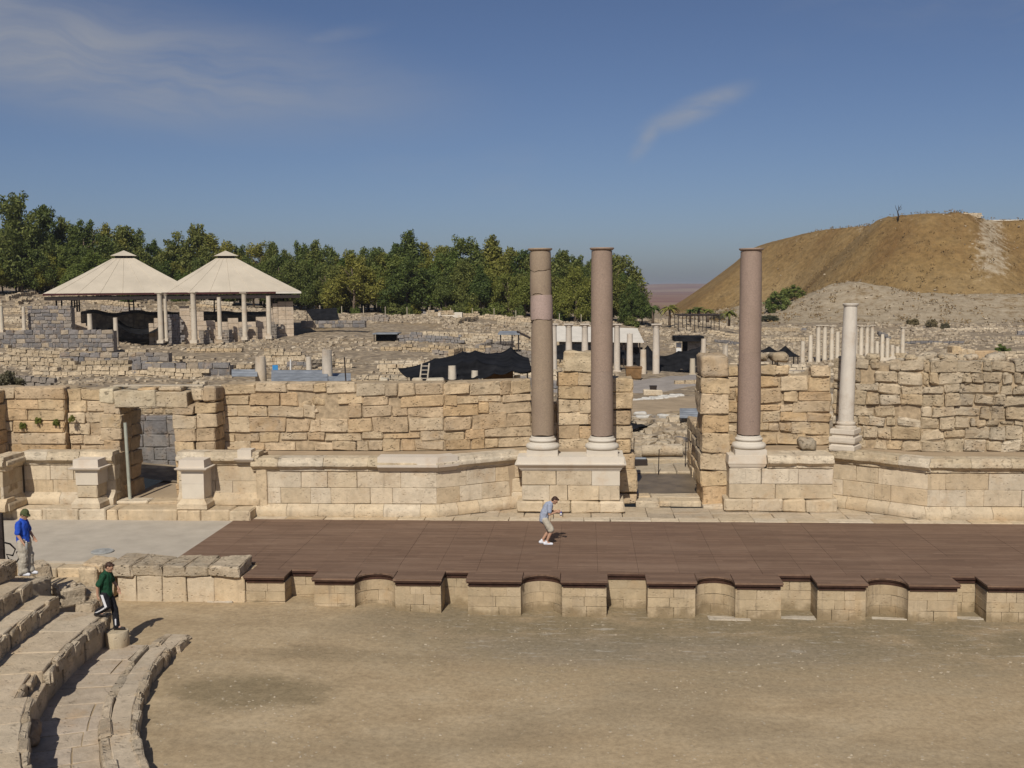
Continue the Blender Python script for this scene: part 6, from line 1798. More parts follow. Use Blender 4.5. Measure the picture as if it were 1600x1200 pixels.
# pyramid parasols
for (px_, yt, yb, hw, Y, lb) in [(1202, 541, 549, 13, 118, 'small dark canopy on posts left of the colonnade'), (1227, 540, 556, 19, 116, 'dark pyramid canopy with low skirts left of the colonnade')]:
    ap = ony(px_, yt, Y); ev = ony(px_, yb, Y); r_ = hw*Y/FPX
    t = thing('canopy', (ap[0], Y, tz(ap[0], Y)), lb, 'canopy')
    n_ = 4; v = [(0, 0, ap[2]-ev[2])]; f = []
    for ring, (k, zz) in enumerate(((.5, .38), (1.0, 0))):
        for (ux, uy) in ((-1, -1), (1, -1), (1, 1), (-1, 1)): v.append((ux*r_*k, uy*r_*k, (ap[2]-ev[2])*zz))
    f = [(0, 1, 2), (0, 2, 3), (0, 3, 4), (0, 4, 1)] + [(1+k, 5+k, 5+(k+1) % 4, 1+(k+1) % 4) for k in range(4)]
    o = link('canopy_cloth', mesh(v, f), M['tarp_and_shade'], (ap[0], Y, ev[2]), 0, t); o.modifiers.new('thick', 'SOLIDIFY').thickness = .04
    for ux, uy in ((-1, -1), (1, -1), (1, 1), (-1, 1)):
        zg = tz(ap[0]+ux*r_*.85, Y+uy*r_*.85)-.2
        link('post', MB().box(-.05, .05, -.05, .05, 0, ev[2]-zg+.1).mesh(), M['dark_metal'], (ap[0]+ux*r_*.85, Y+uy*r_*.85, zg), 0, t)
# pergola frame
t = thing('pergola', tuple(ony(1093, 518, 175)), 'open dark metal pergola frame beside the palms', 'pergola')
a, b_ = ony(1060, 493, 175), ony(1124, 497, 175)
for yy in (0, 3.5, 7):
    link('beam', MB().tube([(a[0], 175+yy, a[2]), (b_[0], 175+yy, a[2])], .09, 4).mesh(), M['dark_metal'], (0, 0, 0), 0, t)
for k in range(6):
    x = a[0]+(b_[0]-a[0])*k/5
    link('cross_beam', MB().tube([(x, 175, a[2]+.1), (x, 182, a[2]+.1)], .06, 4).mesh(), M['dark_metal'], (0, 0, 0), 0, t)
    for yy in (0, 7):
        zg = tz(x, 175+yy)-.2; link('post', MB().tube([(x, 175+yy, zg), (x, 175+yy, a[2])], .07, 5).mesh(), M['dark_metal'], (0, 0, 0), 0, t)
link('floor_rail', MB().tube([(a[0], 175, tz(a[0], 175)+.1), (b_[0], 175, tz(b_[0], 175)+.1)], .09, 4).mesh(), M['dark_metal'], (0, 0, 0), 0, t)
# small arched ruin at right
t = thing('arched_ruin', tuple(ony(1505, 563, 105)), 'small pale masonry block with two dark arched openings', 'ruin')
Y = 105.0
for (px0, px1, yt, yb) in [(1470, 1490, 552, 566), (1501, 1512, 545, 566), (1522, 1560, 549, 566), (1488, 1502, 541, 549), (1511, 1524, 546, 552)]:
    a, b_ = ony(px0, yt, Y), ony(px1, yb, Y)
    put_stone(t, 'block', ((a[0]+b_[0])/2, Y, b_[2]-.3), 0, b_[0]-a[0], 1.5, a[2]-b_[2]+.3, M['lime'], tint(LIME), .08, .05, fine=True)
for pxc in (1495.5, 1516.5):
    a, b_ = ony(pxc-5, 553, Y), ony(pxc+5, 566, Y); r_ = (b_[0]-a[0])/2
    out = [(r_*math.cos(math.pi*k/10), (a[2]-b_[2]-r_)+r_*math.sin(math.pi*k/10)+.3) for k in range(11)]
    # voussoir ring
    for k in range(5):
        a0_, a1_ = math.pi*k/5, math.pi*(k+1)/5
        pts_ = [(r_*math.cos(a0_), r_*math.sin(a0_)), (r_*1.5*math.cos(a0_), r_*1.5*math.sin(a0_)), (r_*1.5*math.cos(a1_), r_*1.5*math.sin(a1_)), (r_*math.cos(a1_), r_*math.sin(a1_))]
        v = [(x, 0, z) for x, z in pts_]+[(x, 1.2, z) for x, z in pts_]
        link('arch_stone', MB().add(v, [(0, 1, 2, 3), (7, 6, 5, 4), (0, 4, 5, 1), (1, 5, 6, 2), (2, 6, 7, 3), (3, 7, 4, 0)]).mesh(), M['lime'], ((a[0]+b_[0])/2, Y-.06, a[2]-r_), 0, t, tint(LIME))
    link('arch_shade_panel', MB().box(a[0], b_[0], 1.0, 1.3, 0, a[2]-b_[2]+.2).mesh(), M['tarp_and_shade'], (0, Y, b_[2]-.3), 0, t)  # black slab paints the shade deep inside the arch
# grey covers low among ruins at right
for (px0, px1, y0, y1, Ya, Yb, lb) in [(1262, 1286, 584, 590, 52, 56, 'narrow grey sheet lying on the wall top right of the granite column'), (1430, 1462, 561, 568, 88, 96, 'grey flat sheet among the ruins right of the colonnade')]:
    sheet(px0, px1, y0, y1, Ya, Yb, lb, 3)
sheet(1464, 1482, 566, 570, 86, 89, 'small bright blue sheet among the ruins right of the colonnade', 3).data.materials[0] = M['blue']
p = ony(1442, 563, 92)
p = ground_hit(1441, 565, 60)
o = link('round_stone', lathe_mesh([(.5, 0), (.55, .05), (.55, .45), (.5, .5)], 20), M['ashlar'], (p[0], p[1], p[2]+.5), color=(0.56, .47, .34)); o.rotation_euler = (R(90), 0, R(10)); tag(o, 'upright round stone disc among the ruins right of the colonnade', 'stone')
# white parapet line on the mound top and a dead tree
a = ony(1535, 352, 309); b_ = ony(1640, 349, 309); a[2] = hill_z(a[0]+6, 311)
tag(link('parapet_wall', MB().box(a[0], b_[0]+30, 0, .6, -1, .45).mesh(), M['shed'], (0, 309, a[2])), 'long white parapet along the top of the mound', 'wall')
o = field_wall(105, 299.5, 7, 1.2, .1, RUGGED, 390, 'rim_ruin', 'grey stone heap on the rim of the mound', None)
if o: o.location.z = hill_z(105, 299.5)-.6
# ------------------------------------------------------------------ trees
def crown_mesh(seed, lobes, leaves, leaf, wid=1.0, tall=1.0, low=.18):
    """unit-height crown: leaf quads over uneven, upright clumps carried on limbs, with gaps between"""
    r_ = np.random.default_rng(seed); rs = random.Random(seed)
    cs = []
    limbs = rs.randint(5, 8)
    for L in range(limbs):
        a = 6.283*L/limbs+rs.uniform(-.5, .5); reach = rs.uniform(.14, .36)*wid; zt = rs.uniform(.55, .95); zl = low+rs.uniform(0, .22)
        m_ = lobes//limbs
        for k in range(m_):
            t = (k+rs.random())/m_
            z = zl+(zt-zl)*t
            rr = reach*(1.05-.45*t*t)*rs.uniform(.55, 1.1)+rs.uniform(-.03, .03)
            aa = a+rs.uniform(-.35, .35)
            cs.append((rr*math.cos(aa), rr*math.sin(aa), z, rs.uniform(.05, .115)*(1.15-.4*t)))
    for k in range(rs.choice([1, 2, 3])):
        a = rs.uniform(0, 6.283); d = rs.uniform(0, .08)
        for q in range(4): cs.append((d*math.cos(a)+rs.uniform(-.04, .04), d*math.sin(a)+rs.uniform(-.04, .04), .78+q*.05, .07-.009*q))
    V = []
    per = leaves//len(cs)
    for (cx, cy, cz, cr) in cs:
        n = max(10, int(per*(cr/.07)**2))
        d = r_.normal(size=(n, 3)); d /= np.linalg.norm(d, axis=1)[:, None]
        rad = cr*(.3+.85*r_.random(n)**.7)
        c = np.array([cx, cy, cz])+d*rad[:, None]*np.array([1.0, 1.0, 1.2])
        u = r_.normal(size=(n, 3))+np.array([0, 0, -.5]); u /= np.linalg.norm(u, axis=1)[:, None]
        w = np.cross(u, d+r_.normal(size=(n, 3))*.5); w /= (np.linalg.norm(w, axis=1)[:, None]+1e-9)
        s = leaf*(.5+.9*r_.random(n))[:, None]
        V.append(np.stack([c-u*s-w*s*.5, c+u*s-w*s*.3, c+u*s*.9+w*s*.3, c-u*s*.8+w*s*.5], 1).reshape(-1, 3))
    V = np.concatenate(V); n = len(V)//4
    return mesh(V.tolist(), np.arange(n*4).reshape(-1, 4).tolist())
def trunk_mesh(seed, h=.75, r=.022):
    rs = random.Random(seed); mb = MB()
    p = [(0, 0, -.05)]; x = y = 0
    for k in range(5):
        x += rs.uniform(-.02, .02); y += rs.uniform(-.02, .02); p.append((x, y, h*(k+1)/5))
    mb.tube(p, [r*1.3, r, r*.85, r*.7, r*.5, r*.25], 7)
    for k in range(5):
        q = p[1+k % 4]; a = rs.uniform(0, 6.28); L = rs.uniform(.12, .24)
        e = (q[0]+L*math.cos(a), q[1]+L*math.sin(a), q[2]+L*.8); m_ = ((q[0]+e[0])/2, (q[1]+e[1])/2, (q[2]+e[2])/2-.02)
        mb.tube([q, m_, e], [r*.5, r*.35, r*.12], 5)
    return mb.mesh(True)
CROWNS = [crown_mesh(500+k, 64, 11000, .0145, wid=[1.0, 1.2, .8, 1.1, 1.35, .65][k], low=[.14, .10, .18, .12, .06, .26][k]) for k in range(6)]
TRUNKS = [trunk_mesh(520+k) for k in range(3)]
def tree(px_, ytop, Y, k, label, group, mat='leaf', wid=1.0, zb=None, hmin=5.0):
    p = ony(px_, ytop, Y); x = p[0]
    zb = tz(x, Y) if zb is None else zb
    h = max(hmin, p[2]-zb)
    t = thing('tree', (x, Y, zb), label, 'tree', group)
    me = CROWNS[k]
    if mat != 'leaf':
        key = 'c%d_%s' % (k, mat)
        me = tree.cache.get(key) or tree.cache.setdefault(key, CROWNS[k].copy())
        me.materials.clear(); me.materials.append(M[mat])
    elif not me.materials: me.materials.append(M['leaf'])
    a = random.uniform(0, 6.28)
    o = link('crown', me, None, (x, Y, zb), a, t); o.scale = (h*wid, h*wid, h)
    o = link('trunk', TRUNKS[k % 3], M['bark'], (x, Y, zb), a, t); o.scale = (h, h, h)
    return t
tree.cache = {}
GT = 'eucalyptus grove along the skyline'
rs = random.Random(88)
# trees that make the skyline: (px, top y, distance, crown type, width)
SK = [(-70, 330, 186, 1, 1.0), (-25, 318, 184, 0, 1.0), (24, 296, 180, 3, .95), (66, 318, 186, 0, 1.05), (98, 336, 190, 1, 1.0), (132, 340, 188, 3, 1.0), (162, 346, 192, 4, .95), (190, 350, 196, 0, 1.0), (214, 354, 200, 2, 1.0),
      (240, 372, 205, 1, 1.0), (270, 372, 205, 3, 1.0), (300, 346, 204, 1, 1.05), (326, 362, 206, 0, 1.0), (350, 374, 206, 1, 1.0), (374, 380, 208, 3, .95), (404, 374, 212, 2, 1.0), (424, 376, 210, 0, .9), (446, 388, 212, 1, 1.0), (467, 374, 212, 2, .9),
      (492, 372, 210, 5, 1.1), (513, 380, 210, 2, 1.0), (540, 388, 208, 1, 1.0), (566, 384, 208, 3, 1.0), (590, 384, 206, 0, 1.0), (616, 378, 206, 1, .95), (641, 356, 204, 5, 1.15), (664, 376, 206, 3, 1.0), (692, 382, 204, 0, 1.0), (721, 364, 202, 2, 1.1),
      (746, 380, 202, 3, 1.0), (771, 364, 202, 5, 1.2), (794, 384, 200, 1, 1.0), (818, 388, 200, 0, 1.0), (846, 390, 198, 3, 1.0), (874, 388, 198, 1, 1.0), (902, 396, 196, 3, 1.0), (926, 402, 196, 0, 1.0), (955, 390, 198, 2, 1.05), (972, 424, 194, 4, 1.0), (990, 438, 190, 1, 1.0), (1003, 456, 194, 0, .9)]
LMK = [(30, 'the leftmost ruins'), (120, 'the left shelter posts'), (188, 'the first roof peak'), (270, 'the dip between the roofs'), (358, 'the second roof peak'), (470, 'the right corner of the shelter'), (540, 'the black sloping sheet'), (603, 'the tiny flat roofed hut'), (660, 'the crest above the tent'), (716, 'the white block on the crest'), (795, 'the small grey framed roof'), (845, 'the tan granite column'), (890, 'the paired white columns'), (940, 'the pinkish granite column'), (985, 'the tall white column'), (1020, 'the short palm')]
USED = {}
def where(px_, adj):
    q, nm = min(LMK, key=lambda t: abs(t[0]-px_))
    rel = 'behind' if abs(q-px_) < 12 else ('on the near side left of' if px_ < q else 'just right of')
    rel = rel.replace('on the near side left of', 'just left of')
    return '%s %s %s' % (adj, rel, nm)
KINDS = ['round crowned tree', 'broad dense tree', 'slender upright tree', 'full crowned tree', 'wide low tree', 'thin leggy tree']
for (px_, yt, Y, k, w) in SK:
    hh = ony(px_, yt, Y)[2]-tz(ony(px_, yt, Y)[0], Y)
    sz = 'very tall' if hh > 16.5 else 'tall' if hh > 14 else 'medium'
    tree(px_, yt, Y, k, where(px_, '%s %s on skyline' % (sz, KINDS[k])), GT, 'leaf', w*.95)
# nearer, lower trees filling the grove's face
for i in range(70):
    px_ = -60+1040*(i+rs.random()*.8)/70; k = rs.choice([0, 1, 2, 3, 4, 5])
    Y = rs.uniform(186, 200)-(14 if px_ < 230 else 0)
    yt = 398+rs.uniform(-8, 34) - (25 if px_ < 200 else 0) + (25 if px_ > 960 else 0)
    b_ = rs.random() < .3
    tree(px_, yt, Y, k, where(px_, 'lower %s %s' % ('yellowish' if b_ else 'dark', KINDS[k])), GT, 'leaf_b' if b_ else 'leaf', rs.uniform(1.0, 1.35))
# undergrowth along the foot of the grove
def bush_mesh(seed):
    r_ = np.random.default_rng(seed); rs2 = random.Random(seed); V = []
    for i in range(34):
        a = rs2.uniform(0, 6.283); d0 = .42*math.sqrt(rs2.random()); z = rs2.uniform(.12, .85)*(1-(d0/.6)**2)
        n = 90; d = r_.normal(size=(n, 3)); d /= np.linalg.norm(d, axis=1)[:, None]
        c = np.array([d0*math.cos(a), d0*math.sin(a), z])+d*(rs2.uniform(.09, .16)*(.4+.7*r_.random(n)))[:, None]
        u = r_.normal(size=(n, 3)); u /= np.linalg.norm(u, axis=1)[:, None]
        w = np.cross(u, d); w /= (np.linalg.norm(w, axis=1)[:, None]+1e-9); s = .03*(.6+.8*r_.random(n))[:, None]
        V.append(np.stack([c-u*s-w*s*.6, c+u*s-w*s*.6, c+u*s*.8+w*s*.6, c-u*s*.8+w*s*.6], 1).reshape(-1, 3))
    V = np.concatenate(V); return mesh(V.tolist(), np.arange(len(V)).reshape(-1, 4).tolist())
BUSHES = [bush_mesh(800+k) for k in range(3)]
def bush(px_, py_, w, h, mat, label, group=None, Y=None, z=None, k=4, name='bush'):
    p = ground_hit(px_, py_) if Y is None else ony(px_, py_, Y)
    zz = p[2] if z is None else z
    k = int(abs(px_)) % 3; key = 'b%d_%s' % (k, mat)
    me = tree.cache.get(key)
    if me is None:
        me = tree.cache.setdefault(key, BUSHES[k].copy()); me.materials.clear(); me.materials.append(M[mat])
    t = thing(name, (p[0], p[1], zz), label, 'bush', group)
    o = link('foliage', me, None, (p[0], p[1], zz-h*.12), rs.uniform(0, 6), t); o.scale = (w, w, h)
    o = link('stem', TRUNKS[0], M['bark'], (p[0], p[1], zz-.1), 0, t); o.scale = (h*.3, h*.3, h*.3)
    return t
for i in range(26):
    px_ = rs.uniform(480, 1000); bush(px_, 0, rs.uniform(2.0, 3.5), rs.uniform(2.0, 4.0), rs.choice(['leaf', 'leaf', 'leaf_b']), where(px_, 'leafy undergrowth bush at the grove foot,'), 'undergrowth bushes', Y=rs.uniform(183, 190), z=tz(ony(px_, 480, 187)[0], 187)-.3)
for (px_, py_, w, h, mt_, lb) in [(1214, 484, 7, 6, 'leaf_b', 'lower of two bright green bushes on the left foot of the mound'), (1238, 466, 7, 4.5, 'leaf_b', 'upper of two bright green bushes on the left foot of the mound'),
    (1425, 509, 3, 2.4, 'dry_leaf', 'dull brown shrub left of the darker shrub on the pale bank'), (1456, 512, 2.6, 2.4, 'dry_leaf', 'darkest round shrub on the pale bank'), (1476, 514, 2.2, 2.0, 'dry_leaf', 'small reddish shrub on the pale bank'),
    (1122, 500, 4, 2.6, 'dry_leaf', 'low olive bush behind the pergola frame'), (1200, 500, 6, 1.8, 'dry_leaf', 'spread of olive scrub left of the bright bushes'), (1170, 502, 5, 1.8, 'dry_leaf', 'olive scrub behind the lone granite column'),
    (975, 497, 4, 4, 'leaf', 'dense bush under the right end of the grove'), (1565, 556, 2.2, 2.0, 'leaf_b', 'small green bush at the right edge beside the arched ruin'), (196, 478, 2.4, 2.6, 'leaf', 'small green bush on the earth ridge under the shelter eaves'), (16, 606, 1.8, 1.4, 'dry_leaf', 'grey dry bush on the wall top at far left')]:
    bush(px_, py_, w, h, mt_, lb, Y=58 if px_ == 16 else None)
# weeds rooted in the left wall
for i, (px_, py_) in enumerate([(36, 668), (60, 660), (88, 664), (112, 658)]):
    p = ony(px_, py_, 39.42)
    t = bush(px_, py_, .28, .34, 'leaf_b', ['leftmost green weed in the joints of the left wall', 'second green weed in the joints of the left wall', 'widest green weed in the joints of the left wall', 'rightmost green weed in the joints of the left wall'][i], 'weeds in the left wall', Y=39.4, name='weed')
# date palms
def palm(px_, ytop, ybase, Y, label):
    b_ = ony(px_, ybase, Y); t_ = ony(px_, ytop, Y); h = t_[2]-b_[2]
    th = thing('palm', tuple(b_), label, 'palm', 'palms beside the pergola')
    link('trunk', MB().tube([(0, 0, -.4), (.05, 0, h*.35), (.02, 0, h*.62)], [.25, .2, .18], 8).mesh(True), M['bark'], tuple(b_), 0, th)
    r2 = random.Random(int(px_)); V = []; F = []
    mb = MB()
    for k in range(26):
        a = r2.uniform(0, 6.28); e = r2.uniform(.1, 1.2); L = h*.55*r2.uniform(.8, 1.1)
        prev = None
        d = Vector((math.cos(a), math.sin(a), 0))
        sdv = Vector((-math.sin(a), math.cos(a), 0))
        for s in range(6):
            t = s/5
            p = d*L*t*math.cos(e*.6) + Vector((0, 0, h*.62+L*(math.sin(e)*t-.75*t*t)))
            wdt = .22*math.sin(math.pi*min(1, t*.85+.12))
            cur = (p-sdv*wdt-Vector((0, 0, wdt*.5)), p, p+sdv*wdt-Vector((0, 0, wdt*.5)))
            if prev: mb.add([prev[0], prev[1], cur[1], cur[0], prev[2], cur[2]], [(0, 1, 2, 3), (1, 4, 5, 2)])
            prev = cur
    link('fronds', mb.mesh(), M['leaf'], tuple(b_), 0, th)
palm(1020, 470, 502, 186, 'short palm left of the taller palm by the grove end'); palm(1046, 467, 505, 184, 'taller palm between the grove end and the pergola')
palm(1078, 478, 500, 192, 'small palm behind the left of the pergola'); palm(1092, 474, 500, 192, 'bushy palm behind the middle of the pergola'); palm(1106, 477, 500, 192, 'small palm behind the right of the pergola')
palm(1139, 478, 506, 190, 'thin dark palm just left of the lone granite column')
# dead tree on the mound
p = ony(1403, 340, 300); zb = hill_z(p[0], 300)-.3
dt = thing('bare_tree', (p[0], 300, zb), 'leafless twisted tree alone on top of the mound', 'tree')
h = ony(1403, 320, 300)[2]-zb
mb = MB().tube([(0, 0, 0), (.15, 0, h*.3), (-.1, 0, h*.55), (.2, 0, h*.75)], [.28, .22, .16, .1], 6); link('trunk', mb.mesh(True), M['dark_metal'], (p[0], 300, zb), 0, dt)
for e in [((-.1, 0, h*.55), (-.6, 0, h*.8), (-.8, .1, h*.98)), ((.2, 0, h*.75), (.7, 0, h*.9), (.85, 0, h*1.02)), ((.2, 0, h*.75), (.1, .2, h*.9), (.25, .3, h)), ((.1, 0, h*.65), (.7, -.1, h*.72), (1.0, 0, h*.85))]:
    link('branch', MB().tube(e, [.1, .07, .03], 5).mesh(True), M['dark_metal'], (p[0], 300, zb), 0, dt)
# fence posts at the grove foot
for i in range(14):
    px_ = 500+i*34; Y = 181; x = ony(px_, 488, Y)[0]
    tag(link('fence_post', MB().box(-.05, .05, -.05, .05, 0, 1.7).mesh(), M['wood'], (x, Y, tz(x, Y)-.2)), 'thin pale fence post at the foot of the grove', 'post', 'fence posts along the grove')
for (px_, py_, w, h, lb) in [(716, 484, 1.3, .9, 'square white block left on the crest below the grove'), (700, 486, 2.4, .3, 'long flat white slab on the crest below the grove'), (686, 484, .5, .8, 'small upright white stone on the crest below the grove')]:
    p = ony(px_, py_, 176); tag(put_stone(None, 'white_block', (p[0], 176, tz(p[0], 176)-.1), 0, w, .8, h+.1, M['new'], (0.6, .54, .44), .05, .03), lb, 'block')

# ------------------------------------------------------------------ iron post and hose by the seats
p = onz(4, 884, 1.9)
ip = thing('iron_post', (p[0], p[1], 1.5), 'dark red brown iron gate post at the left edge beside the seats', 'post')
ztp = ony(4, 802, p[1])[2]
link('upright', MB().box(-.07, .07, -.05, .05, 0, ztp-1.5).mesh(), M['dark_metal'], (p[0], p[1], 1.5), 0, ip)
link('upright', MB().box(-.05, .05, -.05, .05, 0, ztp-1.55).mesh(), M['dark_metal'], (p[0]-.16, p[1]+.02, 1.5), 0, ip)
for k in range(4): link('hinge', MB().box(-.17, .09, -.065, -.052, 0, .06).mesh(), M['dark_metal'], (p[0], p[1], 1.8+k*.3), 0, ip)
hp = [onz(x_, y_, z_) for x_, y_, z_ in ((8, 848, 2.45), (16, 850, 2.45), (24, 858, 2.3), (20, 868, 2.1), (10, 866, 2.1), (14, 874, 2.0), (26, 878, 1.98), (30, 872, 2.1), (26, 862, 2.3))]
c0 = hp[0]; tag(link('hose', MB().tube([tuple(q-c0) for q in hp], .025, 7).mesh(True), M['dark_metal'], tuple(c0)), 'black hose looped beside the iron post', 'hose')

# ------------------------------------------------------------------ people
M['skin'] = plain('skin', (0.44, 0.255, 0.165), .55, .05, 6, .3)
M['hair'] = plain('brown_hair', (0.045, 0.022, 0.013), .6, .25, 30, .3)
M['shirt_grey'] = plain('grey_tshirt', (0.30, 0.33, 0.40), .9, .08, 6)
M['shorts'] = plain('khaki_shorts', (0.43, 0.385, 0.30), .9, .08, 6)
M['shoe_white'] = plain('white_trainers', (0.62, 0.62, 0.64), .6, .1, 10)
M['shirt_blue'] = plain('blue_tshirt', (0.022, 0.075, 0.42), .85, .1, 6)
M['khaki'] = plain('khaki_trousers', (0.40, 0.36, 0.29), .9, .1, 6)
M['hat'] = plain('olive_hat', (0.075, 0.085, 0.035), .9, .1, 8)
M['shirt_green'] = plain('dark_green_tshirt', (0.012, 0.055, 0.026), .85, .12, 6)
M['black_pants'] = plain('black_track_pants', (0.012, 0.012, 0.015), .7, .2, 6)
M['stripe'] = plain('white_stripe', (0.62, 0.62, 0.63), .8, .05, 6)
M['shoe_dark'] = plain('dark_shoes', (0.03, 0.025, 0.022), .6, .2, 6)
M['bottle'] = plain('blue_bottle', (0.05, 0.06, 0.22), .3, .1, 6, .5)
def capsule(mb, a, b_, ra, rb, n=10, flat=1.0):
    a = Vector(a); b_ = Vector(b_); d = b_-a; L = d.length
    d = d/L if L > 1e-6 else Vector((0, 0, 1))
    u = d.cross(Vector((0, 1, 0)) if abs(d.y) < .9 else Vector((1, 0, 0))).normalized(); w = d.cross(u)
    rings = []
    for k in range(5): t = math.pi/2*(1-k/4); rings.append((a-d*ra*math.sin(t), ra*math.cos(t)))
    for k in range(5): t = math.pi/2*(k/4); rings.append((b_+d*rb*math.sin(t), rb*math.cos(t)))
    v = []; f = []
    for c, r_ in rings:
        r_ = max(r_, .0005)
        for i in range(n):
            t = 2*math.pi*i/n
            o_ = u*math.cos(t)+w*math.sin(t)
            v.append(c + Vector((o_.x, o_.y*flat, o_.z))*r_ if flat != 1.0 else c+o_*r_)
    for k in range(len(rings)-1):
        for i in range(n): f.append((k*n+i, (k+1)*n+i, (k+1)*n+(i+1) % n, k*n+(i+1) % n))
    f.append(tuple(range(n))); f.append(tuple((len(rings)-1)*n+i for i in range(n-1, -1, -1)))
    mb.add(v, f)
def ellipsoid(mb, c, rx, ry, rz, ang=0.0, n=14):
    v = []; f = []
    ca, sa = math.cos(ang), math.sin(ang)
    for j in range(n+1):
        p_ = math.pi*j/n
        for i in range(n):
            t = 2*math.pi*i/n
            s = max(math.sin(p_), .001)
            x, y, z = rx*s*math.cos(t), ry*s*math.sin(t), -rz*math.cos(p_)
            v.append((c[0]+x*ca+z*sa, c[1]+y, c[2]-x*sa+z*ca))
    for j in range(n):
        for i in range(n): f.append((j*n+i, j*n+(i+1) % n, (j+1)*n+(i+1) % n, (j+1)*n+i))
    f.append(tuple(range(n-1, -1, -1))); f.append(tuple(n*n+i for i in range(n)))
    mb.add(v, f)
def skinmesh(name, mb, mat, loc, parent, voxel, rz=0.0, it=4):
    o = link(name, mb.mesh(), mat, loc, rz, parent)
    md = o.modifiers.new('merge', 'REMESH'); md.mode = 'VOXEL'; md.voxel_size = voxel; md.use_smooth_shade = True
    sm = o.modifiers.new('soften', 'SMOOTH'); sm.factor = .5; sm.iterations = it
    return o
def hand(mb, wrist, direction, palm_n, curl=.5, s=1.0):
    """palm, four fingers of different lengths and a thumb from the side of the palm"""
    d = Vector(direction).normalized(); nrm = Vector(palm_n).normalized(); side = d.cross(nrm).normalized()
    w0 = Vector(wrist)
    for k in (-1, 0, 1): capsule(mb, w0+d*.02*s+side*.022*k*s, w0+d*.085*s+side*.025*k*s, .017*s, .016*s, 8)
    for k, L in zip((-1.5, -.5, .5, 1.5), (.062, .076, .08, .07)):
        a = w0+d*.09*s+side*.0195*k*s
        d2 = (d*math.cos(curl)+nrm*math.sin(curl)).normalized(); m_ = a+d2*L*.55*s
        d3 = (d*math.cos(curl*2.2)+nrm*math.sin(curl*2.2)).normalized()
        capsule(mb, a, m_, .0095*s, .009*s, 7); capsule(mb, m_, m_+d3*L*.5*s, .009*s, .0075*s, 7)
    a = w0+d*.03*s+side*.036*s; dt_ = (d*.7+side*.6+nrm*.45).normalized()
    b2 = a+dt_*.045*s; capsule(mb, a, b2, .012*s, .0105*s, 7); capsule(mb, b2, b2+(d*.8+nrm*.5).normalized()*.032*s, .0105*s, .009*s, 7)
def head(mb, c, ang, s=1.0):
    """ang = nod forward; face towards +X"""
    ca, sa = math.cos(ang), math.sin(ang)
    def q(x, y, z): return (c[0]+(x*ca+z*sa)*s, c[1]+y*s, c[2]+(-x*sa+z*ca)*s)
    ellipsoid(mb, c, .098*s, .076*s, .118*s, ang)
    ellipsoid(mb, q(-.015, 0, .03), .10*s, .080*s, .092*s, ang)
    capsule(mb, q(.045, 0, -.085), q(.068, 0, -.09), .045*s, .030*s)           # jaw, chin
    capsule(mb, q(.09, 0, .012), q(.112, 0, -.022), .010*s, .016*s, 8)          # nose
    capsule(mb, q(.083, -.016, -.055), q(.083, .016, -.055), .012*s, .012*s, 8) # lips
    capsule(mb, q(.080, -.035, .028), q(.080, .035, .028), .014*s, .014*s, 8)   # brow
    for sd in (-1, 1): capsule(mb, q(-.01, sd*.078, .012), q(-.016, sd*.084, -.022), .018*s, .014*s, 8)   # ears
    return q
def face_parts(q, parent, base, s):
    for sd in (-1, 1):
        p_ = q(.086, sd*.031, .008); mb = MB(); ellipsoid(mb, (0, 0, 0), .009*s, .011*s, .008*s)
        link('eye', mb.mesh(True), M['dark_metal'], tuple(Vector(base)+Vector(p_)), 0, parent)
def mir(v): return (v[0], -v[1], v[2])
def folds(o, size=.11, strength=.03):
    tx_ = bpy.data.textures.new('folds', 'CLOUDS'); tx_.noise_scale = size; tx_.noise_depth = 2
    md = o.modifiers.new('folds', 'DISPLACE'); md.texture = tx_; md.strength = strength; md.mid_level = .5; md.texture_coords = 'LOCAL'
    return o
# --- stage visitor: stooping, looking down at a bottle in the hands, facing right
b = onz(853, 851, ZS); BS = (b[0], b[1], ZS+.004)
pr_ = thing('person', BS, 'stooping person in grey t-shirt, khaki shorts and white trainers on the stage', 'person')
S = .97
hipL, hipR = (-.03, .09, .86), (-.03, -.09, .86); knL, knR = (.12, .10, .46), (.20, -.09, .48); anL, anR = (-.14, .12, .09), (.02, -.08, .09)
pel = (-.05, 0, .90); wst = (-.03, 0, 1.08); chs = (.10, 0, 1.30); nk = (.20, 0, 1.43); hd = (.31, 0, 1.49)
shL, shR = (.14, .19, 1.36), (.14, -.19, 1.36); elL, elR = (.14, .23, 1.08), (.13, -.23, 1.07); wrL, wrR = (.38, .06, 1.13), (.37, -.07, 1.12)
mb = MB()
q = head(mb, hd, R(38), 1.0)
capsule(mb, nk, hd, .055, .05); capsule(mb, pel, wst, .12, .115, flat=1.2); capsule(mb, wst, chs, .115, .13, flat=1.25); capsule(mb, chs, nk, .10, .055)
for a_, e_, w_, s_ in ((shL, elL, wrL, 1), (shR, elR, wrR, -1)):
    capsule(mb, chs, a_, .07, .06); capsule(mb, a_, e_, .055, .043); capsule(mb, e_, w_, .043, .030)
    hand(mb, w_, (.8, -.25*s_, .05), (0, -s_, -.1), .55)
for h_, k_, a_ in ((hipL, knL, anL), (hipR, knR, anR)):
    capsule(mb, h_, k_, .088, .060); capsule(mb, k_, ((k_[0]*.6+a_[0]*.4)-.015, a_[1], k_[2]*.6+a_[2]*.4), .056, .056); capsule(mb, ((k_[0]*.6+a_[0]*.4)-.015, a_[1], k_[2]*.6+a_[2]*.4), a_, .056, .040)
    capsule(mb, a_, (a_[0]+.16, a_[1], .045), .045, .035)
bd = skinmesh('body', mb, M['skin'], BS, pr_, .009)
face_parts(q, bd, BS, 1.0)
mb = MB()
